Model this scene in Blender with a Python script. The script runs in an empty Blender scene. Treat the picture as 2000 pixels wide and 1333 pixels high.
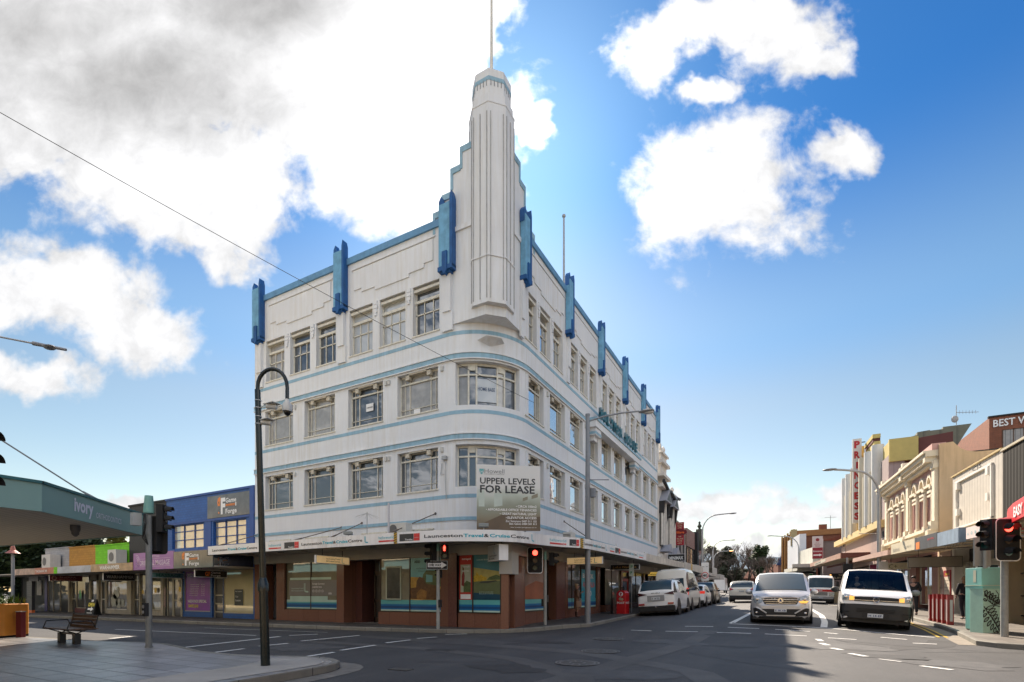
import bpy,bmesh,math,random
from mathutils import Vector,Matrix
R=math.radians
S=bpy.context.scene
COL=S.collection
# ------------------------------------------------------------------ camera, sun, sky, exposure
cd=bpy.data.cameras.new('camera');cam=bpy.data.objects.new('camera',cd);COL.objects.link(cam)
CAM=Vector((8.32,-14.46,1.30))
cam.location=CAM
cam.rotation_euler=(R(90),0,R(28.42))
cd.sensor_width=36;cd.lens=36*983/2000.0
cd.shift_y=(1160-666.5)/2000.0
cd.clip_start=.1;cd.clip_end=9000
S.camera=cam
S.view_settings.view_transform='Standard';S.view_settings.look='None'
S.view_settings.exposure=1.3;S.view_settings.gamma=1
S.cycles.max_bounces=6;S.cycles.diffuse_bounces=3;S.cycles.glossy_bounces=3
S.cycles.transparent_max_bounces=12;S.cycles.caustics_reflective=False;S.cycles.caustics_refractive=False
SUN_EL,SUN_AZ=40.5,-29.5  # azimuth measured from +Y towards +X
sl=bpy.data.lights.new('sun','SUN');sun=bpy.data.objects.new('sun',sl);COL.objects.link(sun)
sl.energy=4.6;sl.angle=R(.55);sl.color=(1,.86,.70)
sdir=Vector((math.sin(R(SUN_AZ))*math.cos(R(SUN_EL)),math.cos(R(SUN_AZ))*math.cos(R(SUN_EL)),math.sin(R(SUN_EL))))
sun.rotation_euler=sdir.to_track_quat('Z','Y').to_euler()
REAR_FILL=1.15  # unseen sunlit clouds behind the viewer, brightened as fill for shaded fronts
W=bpy.data.worlds.new('World');S.world=W;W.use_nodes=True
def build_world():
 nt=W.node_tree;N=nt.nodes;L=nt.links
 N.clear()
 out=N.new('ShaderNodeOutputWorld')
 sky=N.new('ShaderNodeTexSky');sky.sky_type='NISHITA';sky.sun_disc=False
 sky.sun_elevation=R(SUN_EL);sky.sun_rotation=R(SUN_AZ);sky.altitude=100
 sky.air_density=1.0;sky.dust_density=.35;sky.ozone_density=2.2
 bg=N.new('ShaderNodeBackground');bg.inputs[1].default_value=.055
 hs=N.new('ShaderNodeHueSaturation');hs.inputs['Saturation'].default_value=1.12
 L.new(sky.outputs[0],hs.inputs['Color'])
 tc=N.new('ShaderNodeTexCoord')
 def math_(op,a,b=None,c=None,clamp=False):
  n=N.new('ShaderNodeMath');n.operation=op;n.use_clamp=clamp
  for i,v in enumerate((a,b,c)):
   if v is None:continue
   if isinstance(v,(int,float)):n.inputs[i].default_value=v
   else:L.new(v,n.inputs[i])
  return n.outputs[0]
 def vm(op,a,b=None,out=0):
  n=N.new('ShaderNodeVectorMath');n.operation=op
  for i,v in enumerate((a,b)):
   if v is None:continue
   if isinstance(v,(tuple,list)):n.inputs[i].default_value=v
   else:L.new(v,n.inputs[i])
  return n.outputs[out]
 d=tc.outputs['Generated']
 fw=vm('DOT_PRODUCT',d,(-.4759,.8795,0),1)
 rt=vm('DOT_PRODUCT',d,(.8795,.4759,0),1)
 up=vm('DOT_PRODUCT',d,(0,0,1),1)
 fwc=math_('MAXIMUM',fw,.08)
 cx=N.new('ShaderNodeCombineXYZ')
 L.new(math_('DIVIDE',rt,fwc),cx.inputs[0]);L.new(math_('DIVIDE',up,fwc),cx.inputs[1])
 p=cx.outputs[0]
 # clearer, deeper blue towards the zenith, milky towards the horizon
 rp=N.new('ShaderNodeValToRGB');rp.color_ramp.interpolation='EASE';L.new(up,rp.inputs[0])
 for i,(q,c)in enumerate(((.0,(.80,.62,.45)),(.31,(.68,.58,.46)),(.42,(.52,.57,.53)),(.64,(.13,.34,.50)),(1.0,(.10,.28,.45)))):
  e=rp.color_ramp.elements[i]if i<2 else rp.color_ramp.elements.new(q)
  e.position=q;e.color=c+(1,)
 gm=N.new('ShaderNodeMix');gm.data_type='RGBA';gm.blend_type='MULTIPLY';gm.inputs[0].default_value=1;L.new(hs.outputs[0],gm.inputs[6]);L.new(rp.outputs[0],gm.inputs[7])
 g2=N.new('ShaderNodeMix');g2.data_type='RGBA';g2.blend_type='ADD';g2.inputs[0].default_value=1;L.new(gm.outputs[2],g2.inputs[6]);L.new(gm.outputs[2],g2.inputs[7]);L.new(g2.outputs[2],bg.inputs[0])
 # domain warp so that the cloud outlines are ragged
 def noise(vec,scale,detail,rough,dist=0,color=False):
  n=N.new('ShaderNodeTexNoise');n.inputs['Scale'].default_value=scale
  n.inputs['Detail'].default_value=detail;n.inputs['Roughness'].default_value=rough
  n.inputs['Distortion'].default_value=dist
  L.new(vec,n.inputs['Vector']);return n.outputs[1 if color else 0]
 wv=noise(p,7.0,4,.6,color=True)
 w2=vm('SUBTRACT',wv,(.5,.5,.5));w2=vm('MULTIPLY',w2,(.16,.16,0))
 pw=vm('ADD',p,w2)
 def ell(list_,src=None):
  f=None
  for(px,py,rx,ry)in list_:
   c=((px-1000)/983,(1160-py)/983,0)
   q=vm('SUBTRACT',src or pw,c);q=vm('MULTIPLY',q,(983/rx,983/ry,0))
   l=vm('LENGTH',q,None,1)
   f=math_('SUBTRACT',1.0,l)if f is None else math_('MAXIMUM',f,math_('SUBTRACT',1.0,l))
  return f
 big=ell([(160,60,640,330),(620,110,400,280),(330,330,290,190),(470,440,120,120),(780,330,230,150),(925,60,75,150),(880,230,160,190),(90,250,220,120)])
 mid=ell([(110,565,240,100),(290,650,150,85),(60,735,150,60),(1405,372,225,158),(1345,400,140,105),(1470,370,130,105),(1640,305,80,58),(1265,110,95,85),(1330,50,130,75),(1440,40,140,75),(1540,70,125,115),(1375,170,70,36),(1600,125,85,60),(1050,262,42,50),(860,380,110,60)])
 low=ell([(1350,1000,55,40),(1430,995,120,42),(1570,1010,140,36),(1640,965,70,30),(1400,1090,110,36),(1470,1085,90,34),(1560,1085,110,36),(1620,1095,120,60),(1330,1120,120,60),(225,985,90,28)])
 f=math_('MAXIMUM',math_('MULTIPLY',big,1.5),math_('MAXIMUM',mid,math_('MULTIPLY',low,.9)))
 # clouds over the rest of the sky, behind the viewer
 cx2=N.new('ShaderNodeCombineXYZ');uz=math_('ADD',math_('MAXIMUM',up,0),.22)
 sp=N.new('ShaderNodeSeparateXYZ');L.new(d,sp.inputs[0])
 L.new(math_('DIVIDE',sp.outputs[0],uz),cx2.inputs[0]);L.new(math_('DIVIDE',sp.outputs[1],uz),cx2.inputs[1])
 nb=noise(cx2.outputs[0],.9,5,.55)
 fb=math_('MULTIPLY',math_('SUBTRACT',nb,.47),3.2)
 front=math_('MULTIPLY',math_('SUBTRACT',fw,.12),8,clamp=True)
 mx=N.new('ShaderNodeMix');L.new(front,mx.inputs[0]);L.new(fb,mx.inputs[2]);L.new(f,mx.inputs[3])
 f=mx.outputs[0]
 n1=noise(p,8.0,12,.60,.2)
 n3=noise(p,2.6,5,.6,0)
 nn=math_('ADD',math_('MULTIPLY',math_('SUBTRACT',n1,.5),2.0),math_('MULTIPLY',math_('SUBTRACT',n3,.5),.7))
 dens=math_('ADD',f,nn)
 ms=N.new('ShaderNodeMapRange');ms.interpolation_type='SMOOTHSTEP'
 L.new(dens,ms.inputs[0]);ms.inputs[1].default_value=-.06;ms.inputs[2].default_value=.50
 mask=ms.outputs[0]
 # thickness gives grey undersides, the sun behind gives the bright core
 thick=ell([(230,150,560,190),(60,60,420,210),(520,20,330,110)],p)
 n4=noise(p,2.0,6,.52,.2)
 gsub=math_('MULTIPLY',math_('ADD',thick,math_('MULTIPLY',math_('SUBTRACT',n4,.45),1.4)),1.0,clamp=True)
 sund=vm('DOT_PRODUCT',d,tuple(sdir),1)
 glow=math_('POWER',math_('MAXIMUM',sund,0),42)
 cr=N.new('ShaderNodeMix');cr.data_type='RGBA';L.new(gsub,cr.inputs[0])
 cr.inputs[6].default_value=(.95,.95,.96,1);cr.inputs[7].default_value=(.50,.495,.495,1)
 n5=noise(p,14,8,.62,.3)
 br=math_('ADD',.21,math_('MULTIPLY',n5,.36))
 edge=math_('MULTIPLY',math_('SUBTRACT',dens,.3),.10);br=math_('ADD',br,math_('MAXIMUM',math_('MINIMUM',edge,.1),0))
 br=math_('ADD',br,math_('MULTIPLY',glow,.42))
 back=math_('SUBTRACT',1.0,front);br=math_('MULTIPLY',br,math_('ADD',1.0,math_('MULTIPLY',back,REAR_FILL)))
 cb=N.new('ShaderNodeBackground');L.new(cr.outputs[2],cb.inputs[0]);L.new(br,cb.inputs[1])
 # halo of the sun in the clear air
 gl=N.new('ShaderNodeBackground');gl.inputs[0].default_value=(1,.95,.86,1)
 L.new(math_('MULTIPLY',math_('POWER',math_('MAXIMUM',sund,0),45),.10),gl.inputs[1])
 ad=N.new('ShaderNodeAddShader');L.new(bg.outputs[0],ad.inputs[0]);L.new(gl.outputs[0],ad.inputs[1])
 mix=N.new('ShaderNodeMixShader');L.new(mask,mix.inputs[0]);L.new(ad.outputs[0],mix.inputs[1]);L.new(cb.outputs[0],mix.inputs[2])
 L.new(mix.outputs[0],out.inputs[0])
build_world()
# ------------------------------------------------------------------ materials
MATS={}
def mat(name,c,rough=.7,metal=0,var=.12,scale=2.5,bump=0,bscale=80,spec=.5,emit=0,coat=0,kind=None,c2=None,size=(1,1),streak=0,alpha=1,speck=0):
 if name in MATS:return MATS[name]
 m=bpy.data.materials.new(name);m.use_nodes=True;MATS[name]=m
 nt=m.node_tree;N=nt.nodes;L=nt.links;b=N['Principled BSDF']
 b.inputs['Roughness'].default_value=rough;b.inputs['Metallic'].default_value=metal
 b.inputs['Specular IOR Level'].default_value=spec
 b.inputs['Coat Weight'].default_value=coat;b.inputs['Coat Roughness'].default_value=.05
 c=tuple(c)+(1,)
 geo=N.new('ShaderNodeNewGeometry')
 def mixc(f,a,bb,mode='MIX'):
  x=N.new('ShaderNodeMix');x.data_type='RGBA';x.blend_type=mode
  for i,v in((0,f),(6,a),(7,bb)):
   if isinstance(v,(int,float)):x.inputs[i].default_value=v
   elif isinstance(v,tuple):x.inputs[i].default_value=v
   else:L.new(v,x.inputs[i])
  return x.outputs[2]
 def noise(vec,sc,det=5,ro=.6):
  n=N.new('ShaderNodeTexNoise');n.inputs['Scale'].default_value=sc;n.inputs['Detail'].default_value=det
  n.inputs['Roughness'].default_value=ro;L.new(vec,n.inputs['Vector']);return n.outputs[0]
 def ramp(f,a,bb):
  r=N.new('ShaderNodeMapRange');L.new(f,r.inputs[0]);r.inputs[1].default_value=a;r.inputs[2].default_value=bb;return r.outputs[0]
 pos=geo.outputs['Position']
 col=c
 height=None
 if kind in('brick','pave','board','corr','tile'):
  sp=N.new('ShaderNodeSeparateXYZ');L.new(pos,sp.inputs[0])
  cb=N.new('ShaderNodeCombineXYZ')
  if kind=='pave':
   L.new(sp.outputs[0],cb.inputs[0]);L.new(sp.outputs[1],cb.inputs[1])
  else:
   ad=N.new('ShaderNodeMath');ad.operation='ADD';L.new(sp.outputs[0],ad.inputs[0]);L.new(sp.outputs[1],ad.inputs[1])
   L.new(ad.outputs[0],cb.inputs[0]);L.new(sp.outputs[2],cb.inputs[1])
  v=cb.outputs[0]
  if kind in('brick','pave','tile'):
   t=N.new('ShaderNodeTexBrick');L.new(v,t.inputs['Vector']);t.inputs['Scale'].default_value=1
   t.inputs['Brick Width'].default_value=size[0];t.inputs['Row Height'].default_value=size[1]
   t.inputs['Mortar Size'].default_value=.012 if kind!='pave' else .02;t.inputs['Mortar Smooth'].default_value=.3
   t.offset=.5 if kind!='tile' else 0
   c2_=tuple(c2)+(1,)if c2 else tuple(x*.6 for x in c[:3])+(1,)
   t.inputs['Color1'].default_value=c;t.inputs['Color2'].default_value=tuple(x*(.66 if kind=='pave' else .82)for x in c[:3])+(1,)
   t.inputs['Mortar'].default_value=c2_;col=t.outputs[0];height=t.outputs[1]
  else:
   w=N.new('ShaderNodeTexWave');w.wave_type='BANDS';w.bands_direction='X';w.wave_profile='SIN' if kind=='corr' else 'SAW'
   L.new(v,w.inputs['Vector']);w.inputs['Scale'].default_value=1/size[0]/2*(2*math.pi)/10*1.0
   height=w.outputs[1]
   if c2:col=mixc(ramp(w.outputs[1],.0,.25 if kind=='board' else 1),tuple(c2)+(1,),c)
 if kind=='streak' or streak:
  mp=N.new('ShaderNodeMapping');mp.inputs['Scale'].default_value=(5,5,.35);L.new(pos,mp.inputs[0])
  st=noise(mp.outputs[0],1.4,7,.65)
  big=noise(pos,.35,3,.5)
  pr=N.new('ShaderNodeMath');pr.operation='MULTIPLY';L.new(ramp(st,.42,.78),pr.inputs[0]);L.new(ramp(big,.35,.7),pr.inputs[1])
  col=mixc(pr.outputs[0],col,tuple(c2 or(.42,.36,.27))+(1,)if kind=='streak' else(c[0]*.55,c[1]*.52,c[2]*.48,1))
 if var:
  n=noise(pos,scale,6,.62)
  k=ramp(n,.25,.75)
  dk=1-var;lt=1+var
  g=mixc(k,(dk,dk,dk,1),(lt,lt,lt*.99,1))
  col=mixc(1.0,col,g,'MULTIPLY')
 if speck:
  n=noise(pos,55,3,.7);k=ramp(n,.3,.7);g=mixc(k,(.55,.55,.55,1),(1.5,1.48,1.44,1));col=mixc(1.0,col,g,'MULTIPLY')
  mp=N.new('ShaderNodeMapping');mp.inputs['Scale'].default_value=(.9,.12,1);L.new(pos,mp.inputs[0]);n=noise(mp.outputs[0],1.1,5,.6);k=ramp(n,.42,.62);g=mixc(k,(.86,.86,.87,1),(1.16,1.14,1.12,1));col=mixc(1.0,col,g,'MULTIPLY')
 if isinstance(col,tuple):b.inputs['Base Color'].default_value=col
 else:L.new(col,b.inputs['Base Color'])
 if bump:
  n=noise(pos,bscale,4,.6)
  bp=N.new('ShaderNodeBump');bp.inputs['Strength'].default_value=bump;bp.inputs['Distance'].default_value=.01
  L.new(n,bp.inputs['Height']);L.new(bp.outputs[0],b.inputs['Normal'])
 if height is not None:
  bp=N.new('ShaderNodeBump');bp.inputs['Strength'].default_value=.5;bp.inputs['Distance'].default_value=.02 if kind in('corr','board')else .006
  bp.invert=kind not in('corr','board')
  L.new(height,bp.inputs['Height']);L.new(bp.outputs[0],b.inputs['Normal'])
 if emit:
  b.inputs['Emission Color'].default_value=c;b.inputs['Emission Strength'].default_value=emit
 if alpha<1:b.inputs['Alpha'].default_value=alpha
 return m
def glassmat(name,c=(.02,.025,.03),refl=.3,rough=.03,var=.5,scale=1.5,warp=0.0,gc=1):
 """glazing: dark room (or blind) behind a mirror-like pane"""
 if name in MATS:return MATS[name]
 m=bpy.data.materials.new(name);m.use_nodes=True;MATS[name]=m
 nt=m.node_tree;N=nt.nodes;L=nt.links;b=N['Principled BSDF'];o=N['Material Output']
 b.inputs['Roughness'].default_value=.5
 geo=N.new('ShaderNodeNewGeometry')
 n=N.new('ShaderNodeTexNoise');n.inputs['Scale'].default_value=scale;L.new(geo.outputs['Position'],n.inputs['Vector'])
 x=N.new('ShaderNodeMix');x.data_type='RGBA';L.new(n.outputs[0],x.inputs[0])
 x.inputs[6].default_value=tuple(v*(1-var)for v in c)+(1,);x.inputs[7].default_value=tuple(v*(1+var)for v in c)+(1,)
 L.new(x.outputs[2],b.inputs['Base Color'])
 g=N.new('ShaderNodeBsdfGlossy');g.inputs['Roughness'].default_value=rough;g.inputs[0].default_value=(.92*gc,.95*gc,1*gc,1)
 fr=N.new('ShaderNodeFresnel');fr.inputs[0].default_value=1.5
 ad=N.new('ShaderNodeMath');ad.operation='ADD';ad.use_clamp=True;L.new(fr.outputs[0],ad.inputs[0]);ad.inputs[1].default_value=refl
 if warp:
  n2=N.new('ShaderNodeTexNoise');n2.inputs['Scale'].default_value=1.3;L.new(geo.outputs['Position'],n2.inputs['Vector'])
  bp=N.new('ShaderNodeBump');bp.inputs['Strength'].default_value=warp;bp.inputs['Distance'].default_value=.05
  L.new(n2.outputs[0],bp.inputs['Height']);L.new(bp.outputs[0],g.inputs['Normal'])
 mx=N.new('ShaderNodeMixShader');L.new(ad.outputs[0],mx.inputs[0]);L.new(b.outputs[0],mx.inputs[1]);L.new(g.outputs[0],mx.inputs[2])
 L.new(mx.outputs[0],o.inputs[0])
 return m
WHITE=mat('white_render',(.68,.70,.735),.75,var=.07,scale=.7,bump=.25,bscale=45,kind='streak',c2=(.53,.50,.44))
CREAMW=mat('cream_frame',(.62,.60,.53),.6,var=.2,scale=9)
BAND=mat('pale_blue_band',(.26,.43,.55),.7,var=.14,scale=4,streak=1)
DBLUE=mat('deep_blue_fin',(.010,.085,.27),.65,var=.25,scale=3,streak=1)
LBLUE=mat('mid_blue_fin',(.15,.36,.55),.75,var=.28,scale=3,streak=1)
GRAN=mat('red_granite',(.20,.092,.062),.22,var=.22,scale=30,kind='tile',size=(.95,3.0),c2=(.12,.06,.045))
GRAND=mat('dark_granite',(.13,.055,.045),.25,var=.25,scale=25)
BLACK=mat('black_metal',(.012,.013,.014),.4,var=.1)
MATBLACK=mat('matt_black',(.015,.015,.016),.8,var=.2)
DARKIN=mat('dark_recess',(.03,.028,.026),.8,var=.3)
GALV=mat('galvanised_steel',(.36,.37,.38),.5,metal=.5,var=.15,scale=8)
PWHITE=mat('white_panel',(.78,.78,.79),.45,var=.06,scale=1.5,streak=1)
SOFFIT=mat('awning_soffit',(.40,.38,.34),.6,var=.1,scale=1.5)
CREAM=mat('cream_render',(.62,.50,.32),.8,var=.1,scale=1.2,bump=.15,streak=1)
ASPH=mat('asphalt',(.046,.047,.050),.72,var=.30,scale=.42,bump=.6,bscale=140,speck=1)
GLASS=glassmat('window_glass',(.03,.037,.045),.08,.02,warp=.06)
GLASSR=glassmat('window_glass_sky',(.05,.07,.09),.62,.02,warp=.05)
CURT=glassmat('curtained_glass',(.28,.27,.25),.05,.04,var=.35,scale=5)
BLIND=glassmat('blind_behind_glass',(.38,.40,.41),.08,.05,var=.12,scale=1.2)
SHOPG=glassmat('shop_glass',(.19,.185,.125),.12,.02,var=.8,scale=1.1,warp=.03)
SHOPD=glassmat('shop_glass_dark',(.03,.028,.025),.03,.02,var=.8,scale=1.6,warp=.03)
SHOPY=glassmat('shop_glass_cream',(.48,.43,.22),.12,.02,var=.35,scale=.9)
RED=mat('red_paint',(.55,.02,.02),.4,var=.08)
MAROON=mat('maroon_paint',(.15,.015,.02),.45,var=.12,scale=6)
ORANGE=mat('orange_paint',(.62,.24,.03),.5,var=.1)
TEAL=mat('teal_paint',(.27,.52,.45),.5,var=.1,scale=3,streak=1)
CONC=mat('concrete',(.33,.31,.28),.85,var=.15,scale=2,bump=.3)
TXTDK=mat('sign_black',(.03,.035,.04),.5,var=0)
TXTW=mat('sign_white',(.8,.8,.8),.5,var=0)
CYAN=mat('sign_cyan',(.02,.40,.52),.5,var=0)
REDS=mat('sign_red',(.6,.04,.04),.5,var=0)
YEL=mat('sign_yellow',(.75,.62,.03),.5,var=0)
# ------------------------------------------------------------------ mesh builder
MW={}
class MB:
 def __init__(s):s.v=[];s.f=[];s.m=[]
 def add(s,vs,fs,mi=0):
  o=len(s.v);s.v+=[tuple(v)for v in vs];s.f+=[tuple(i+o for i in f)for f in fs];s.m+=[mi]*len(fs);return s
 def box(s,x0,y0,z0,x1,y1,z1,mi=0):
  x0,x1=min(x0,x1),max(x0,x1);y0,y1=min(y0,y1),max(y0,y1);z0,z1=min(z0,z1),max(z0,z1)
  return s.add([(x0,y0,z0),(x1,y0,z0),(x1,y1,z0),(x0,y1,z0),(x0,y0,z1),(x1,y0,z1),(x1,y1,z1),(x0,y1,z1)],[(0,3,2,1),(4,5,6,7),(0,1,5,4),(1,2,6,5),(2,3,7,6),(3,0,4,7)],mi)
 def prism(s,pts,z0,z1,mi=0):
  """pts counter-clockwise; z0 / z1 numbers or functions of (x, y)"""
  n=len(pts);g0=z0 if callable(z0)else(lambda x,y:z0);g1=z1 if callable(z1)else(lambda x,y:z1)
  vs=[(x,y,g0(x,y))for x,y in pts]+[(x,y,g1(x,y))for x,y in pts]
  fs=[tuple(range(n-1,-1,-1)),tuple(range(n,2*n))]+[(i,(i+1)%n,n+(i+1)%n,n+i)for i in range(n)]
  return s.add(vs,fs,mi)
 def ext(s,pts,o,u,w,n,t,mi=0):
  """extrude a 2D outline (in the plane o + a*u + b*w) by t along n"""
  o,u,w,n=Vector(o),Vector(u),Vector(w),Vector(n);k=len(pts)
  vs=[o+u*a+w*b for a,b in pts];vs+=[v+n*t for v in vs]
  fs=[tuple(range(k-1,-1,-1)),tuple(range(k,2*k))]+[(i,(i+1)%k,k+(i+1)%k,k+i)for i in range(k)]
  return s.add(vs,fs,mi)
 def cyl(s,p0,p1,r0,r1=None,n=12,mi=0,caps=True):
  p0,p1=Vector(p0),Vector(p1);r1=r0 if r1 is None else r1
  z=(p1-p0).normalized();a=Vector((1,0,0))if abs(z.x)<.9 else Vector((0,1,0))
  x=z.cross(a).normalized();y=z.cross(x)
  vs=[]
  for p,r in((p0,r0),(p1,r1)):
   for i in range(n):
    t=2*math.pi*i/n;vs.append(p+x*(r*math.cos(t))+y*(r*math.sin(t)))
  fs=[(i,(i+1)%n,n+(i+1)%n,n+i)for i in range(n)]
  if caps:fs+=[tuple(range(n-1,-1,-1)),tuple(range(n,2*n))]
  return s.add(vs,fs,mi)
 def tube(s,pts,r,n=8,mi=0):
  rr=r if isinstance(r,(list,tuple))else[r]*len(pts)
  pts=[Vector(p)for p in pts];vs=[]
  prev=None
  for k,p in enumerate(pts):
   d=(pts[min(k+1,len(pts)-1)]-pts[max(k-1,0)]).normalized()
   a=prev if prev is not None else(Vector((0,0,1))if abs(d.z)<.9 else Vector((1,0,0)))
   x=(a-d*a.dot(d));x=x.normalized()if x.length>1e-5 else d.orthogonal().normalized();prev=x;y=d.cross(x)
   for i in range(n):
    t=2*math.pi*i/n;vs.append(p+x*(rr[k]*math.cos(t))+y*(rr[k]*math.sin(t)))
  fs=[]
  for k in range(len(pts)-1):
   for i in range(n):fs.append((k*n+i,k*n+(i+1)%n,(k+1)*n+(i+1)%n,(k+1)*n+i))
  fs+=[tuple(range(n-1,-1,-1)),tuple(range((len(pts)-1)*n,len(pts)*n))]
  return s.add(vs,fs,mi)
 def lathe(s,c,prof,n=16,mi=0):
  c=Vector(c);vs=[];fs=[]
  for r,z in prof:
   for i in range(n):
    t=2*math.pi*i/n;vs.append((c.x+r*math.cos(t),c.y+r*math.sin(t),c.z+z))
  for k in range(len(prof)-1):
   for i in range(n):fs.append((k*n+i,k*n+(i+1)%n,(k+1)*n+(i+1)%n,(k+1)*n+i))
  fs+=[tuple(range(n-1,-1,-1)),tuple(range((len(prof)-1)*n,len(prof)*n))]
  return s.add(vs,fs,mi)
 def ball(s,c,rx,ry=None,rz=None,n=12,k=8,mi=0):
  ry=ry or rx;rz=rz or rx;vs=[];fs=[]
  for j in range(k+1):
   a=-math.pi/2+math.pi*j/k
   for i in range(n):
    t=2*math.pi*i/n;vs.append((c[0]+rx*math.cos(a)*math.cos(t),c[1]+ry*math.cos(a)*math.sin(t),c[2]+rz*math.sin(a)))
  for j in range(k):
   for i in range(n):fs.append((j*n+i,j*n+(i+1)%n,(j+1)*n+(i+1)%n,(j+1)*n+i))
  return s.add(vs,fs,mi)
def link(name,me,parent=None):
 o=bpy.data.objects.new(name,me);COL.objects.link(o)
 if parent is not None:
  o.parent=parent;MW[o.name]=MW.get(parent.name,Matrix())
 return o
NOSPLIT=('letter','graffiti','graphics','logo','mark','leaf','leaves','crown','trunk','arrow','broken_edging','grille','fringe','border','antenna','rod','wire','visor','rim','ring','cable','display','hair','eyes','nose','figure','button','conduit')
def clusters(mb):
 par=list(range(len(mb.v)))
 def fd(a):
  while par[a]!=a:par[a]=par[par[a]];a=par[a]
  return a
 for f in mb.f:
  for q in f[1:]:par[fd(q)]=fd(f[0])
 g={}
 for i,v in enumerate(mb.v):
  r=fd(i);b=g.setdefault(r,[list(v),list(v),[r]])
  for k in range(3):b[0][k]=min(b[0][k],v[k]);b[1][k]=max(b[1][k],v[k])
 bs=list(g.values())
 if len(bs)<2 or len(bs)>50:return None,None
 ch=True
 while ch:
  ch=False
  for i in range(len(bs)):
   for j in range(i+1,len(bs)):
    a,b=bs[i],bs[j]
    if all(a[0][k]<=b[1][k]+.03 and b[0][k]<=a[1][k]+.03 for k in range(3)):
     bs[i]=[[min(a[0][k],b[0][k])for k in range(3)],[max(a[1][k],b[1][k])for k in range(3)],a[2]+b[2]];bs.pop(j);ch=True;break
   if ch:break
 return bs,fd
def obj(name,mb,m,parent=None,local=False,smooth=None,bevel=0):
 if parent is not None and not any(w in name for w in NOSPLIT)and len(mb.v)<6000:
  bs,fd=clusters(mb)
  if bs and 1<len(bs)<=20:
   first=None
   for b in bs:
    roots=set(b[2]);k=MB();k.v=mb.v
    fi=[i for i,f in enumerate(mb.f)if fd(f[0])in roots];used=sorted({v for i in fi for v in mb.f[i]});mp={v:n for n,v in enumerate(used)}
    k.v=[mb.v[v]for v in used];k.f=[tuple(mp[v]for v in mb.f[i])for i in fi];k.m=[mb.m[i]for i in fi]
    o=obj1(name,k,m,parent,local,smooth,bevel);first=first or o
   return first
 return obj1(name,mb,m,parent,local,smooth,bevel)
def obj1(name,mb,m,parent=None,local=False,smooth=None,bevel=0):
 me=bpy.data.meshes.new(name);me.from_pydata(mb.v,[],mb.f)
 for x in(m if isinstance(m,(list,tuple))else[m]):me.materials.append(x)
 if isinstance(m,(list,tuple))and len(mb.m)==len(me.polygons):me.polygons.foreach_set('material_index',mb.m)
 if parent is not None and not local:me.transform(MW.get(parent.name,Matrix()).inverted())
 me.update()
 if smooth is not None:
  bm=bmesh.new();bm.from_mesh(me);bmesh.ops.remove_doubles(bm,verts=bm.verts,dist=1e-5)
  for f in bm.faces:f.smooth=True
  for e in bm.edges:
   if len(e.link_faces)==2 and e.calc_face_angle(0)>R(smooth):e.smooth=False
  bm.to_mesh(me);bm.free()
 o=link(name,me,parent)
 if bevel:
  b=o.modifiers.new('bevel','BEVEL');b.width=bevel;b.segments=2;b.limit_method='ANGLE';b.angle_limit=R(40)
 return o
def tag(o,label,cat,group=None):
 o['label']=label;o['category']=cat
 if group:o['group']=group
 return o
def thing(name,label,cat,loc=(0,0,0),rz=0,group=None,rx=0,ry=0,sc=1):
 o=bpy.data.objects.new(name,None);COL.objects.link(o);o.empty_display_size=.3
 o.location=loc;o.rotation_euler=(rx,ry,rz);o.scale=(sc,sc,sc)
 MW[o.name]=Matrix.Translation(Vector(loc))@o.rotation_euler.to_matrix().to_4x4()@Matrix.Scale(sc,4)
 return tag(o,label,cat,group)
def single(name,mb,m,label,cat,group=None,smooth=None,bevel=0):
 return tag(obj(name,mb,m,None,smooth=smooth,bevel=bevel),label,cat,group)
def struct(name,mb,m,smooth=None):
 o=obj(name,mb,m,None,smooth=smooth);o['kind']='structure';return o
def dup(root,loc=None,rz=None,label=None,group=None):
 def rec(o,par):
  c=o.copy();COL.objects.link(c)
  if par is not None:c.parent=par
  for ch in[x for x in bpy.data.objects if x.parent==o]:rec(ch,c)
  return c
 r=rec(root,None)
 if loc is not None:r.location=loc
 if rz is not None:r.rotation_euler.z=rz
 if label:r['label']=label
 if group:r['group']=group
 return r
def sm(a,b,t):
 t=max(0,min(1,(t-a)/(b-a)));return t*t*(3-2*t)
def bend(y):  # the street swings left in the distance
 return-.0012*max(0,y-34)**2 if y<75 else-.0012*41**2-.098*(y-75)
def gz(x,y):
 z=.0168*max(0,min(y,260))
 xx=x-bend(y)
 if 1.9<xx<12.9:z+=.18*max(0,1-((xx-7.4)/5.6)**2)*sm(0,9,y)
 return z
# text -> mesh, written in a plane (o origin at left baseline, u right, n outward)
TXT={}
def textmesh(s,bold=0):
 k=(s,bold)
 if k not in TXT:
  cu=bpy.data.curves.new('t','FONT');cu.body=s;cu.size=1;cu.offset=bold;cu.resolution_u=2
  o=bpy.data.objects.new('t',cu);COL.objects.link(o)
  me=bpy.data.meshes.new_from_object(o.evaluated_get(bpy.context.evaluated_depsgraph_get()))
  v=[x.co.copy()for x in me.vertices];f=[tuple(p.vertices)for p in me.polygons]
  bpy.data.objects.remove(o);bpy.data.curves.remove(cu);bpy.data.meshes.remove(me)
  x0=min((a.x for a in v),default=0);x1=max((a.x for a in v),default=1)
  y1=max((a.y for a in v),default=1)
  TXT[k]=(v,f,x0,x1,y1)
 return TXT[k]
def addtext(mb,s,fn,w,h,bold=0,mi=0):
 """fn(a, b) -> world point; text stretched to width w and cap height h"""
 v,f,x0,x1,y1=textmesh(s,bold)
 cap=.73 if y1>.6 else y1
 mb.add([fn((a.x-x0)/(x1-x0)*w,a.y/cap*h)for a in v],f,mi)
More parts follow.
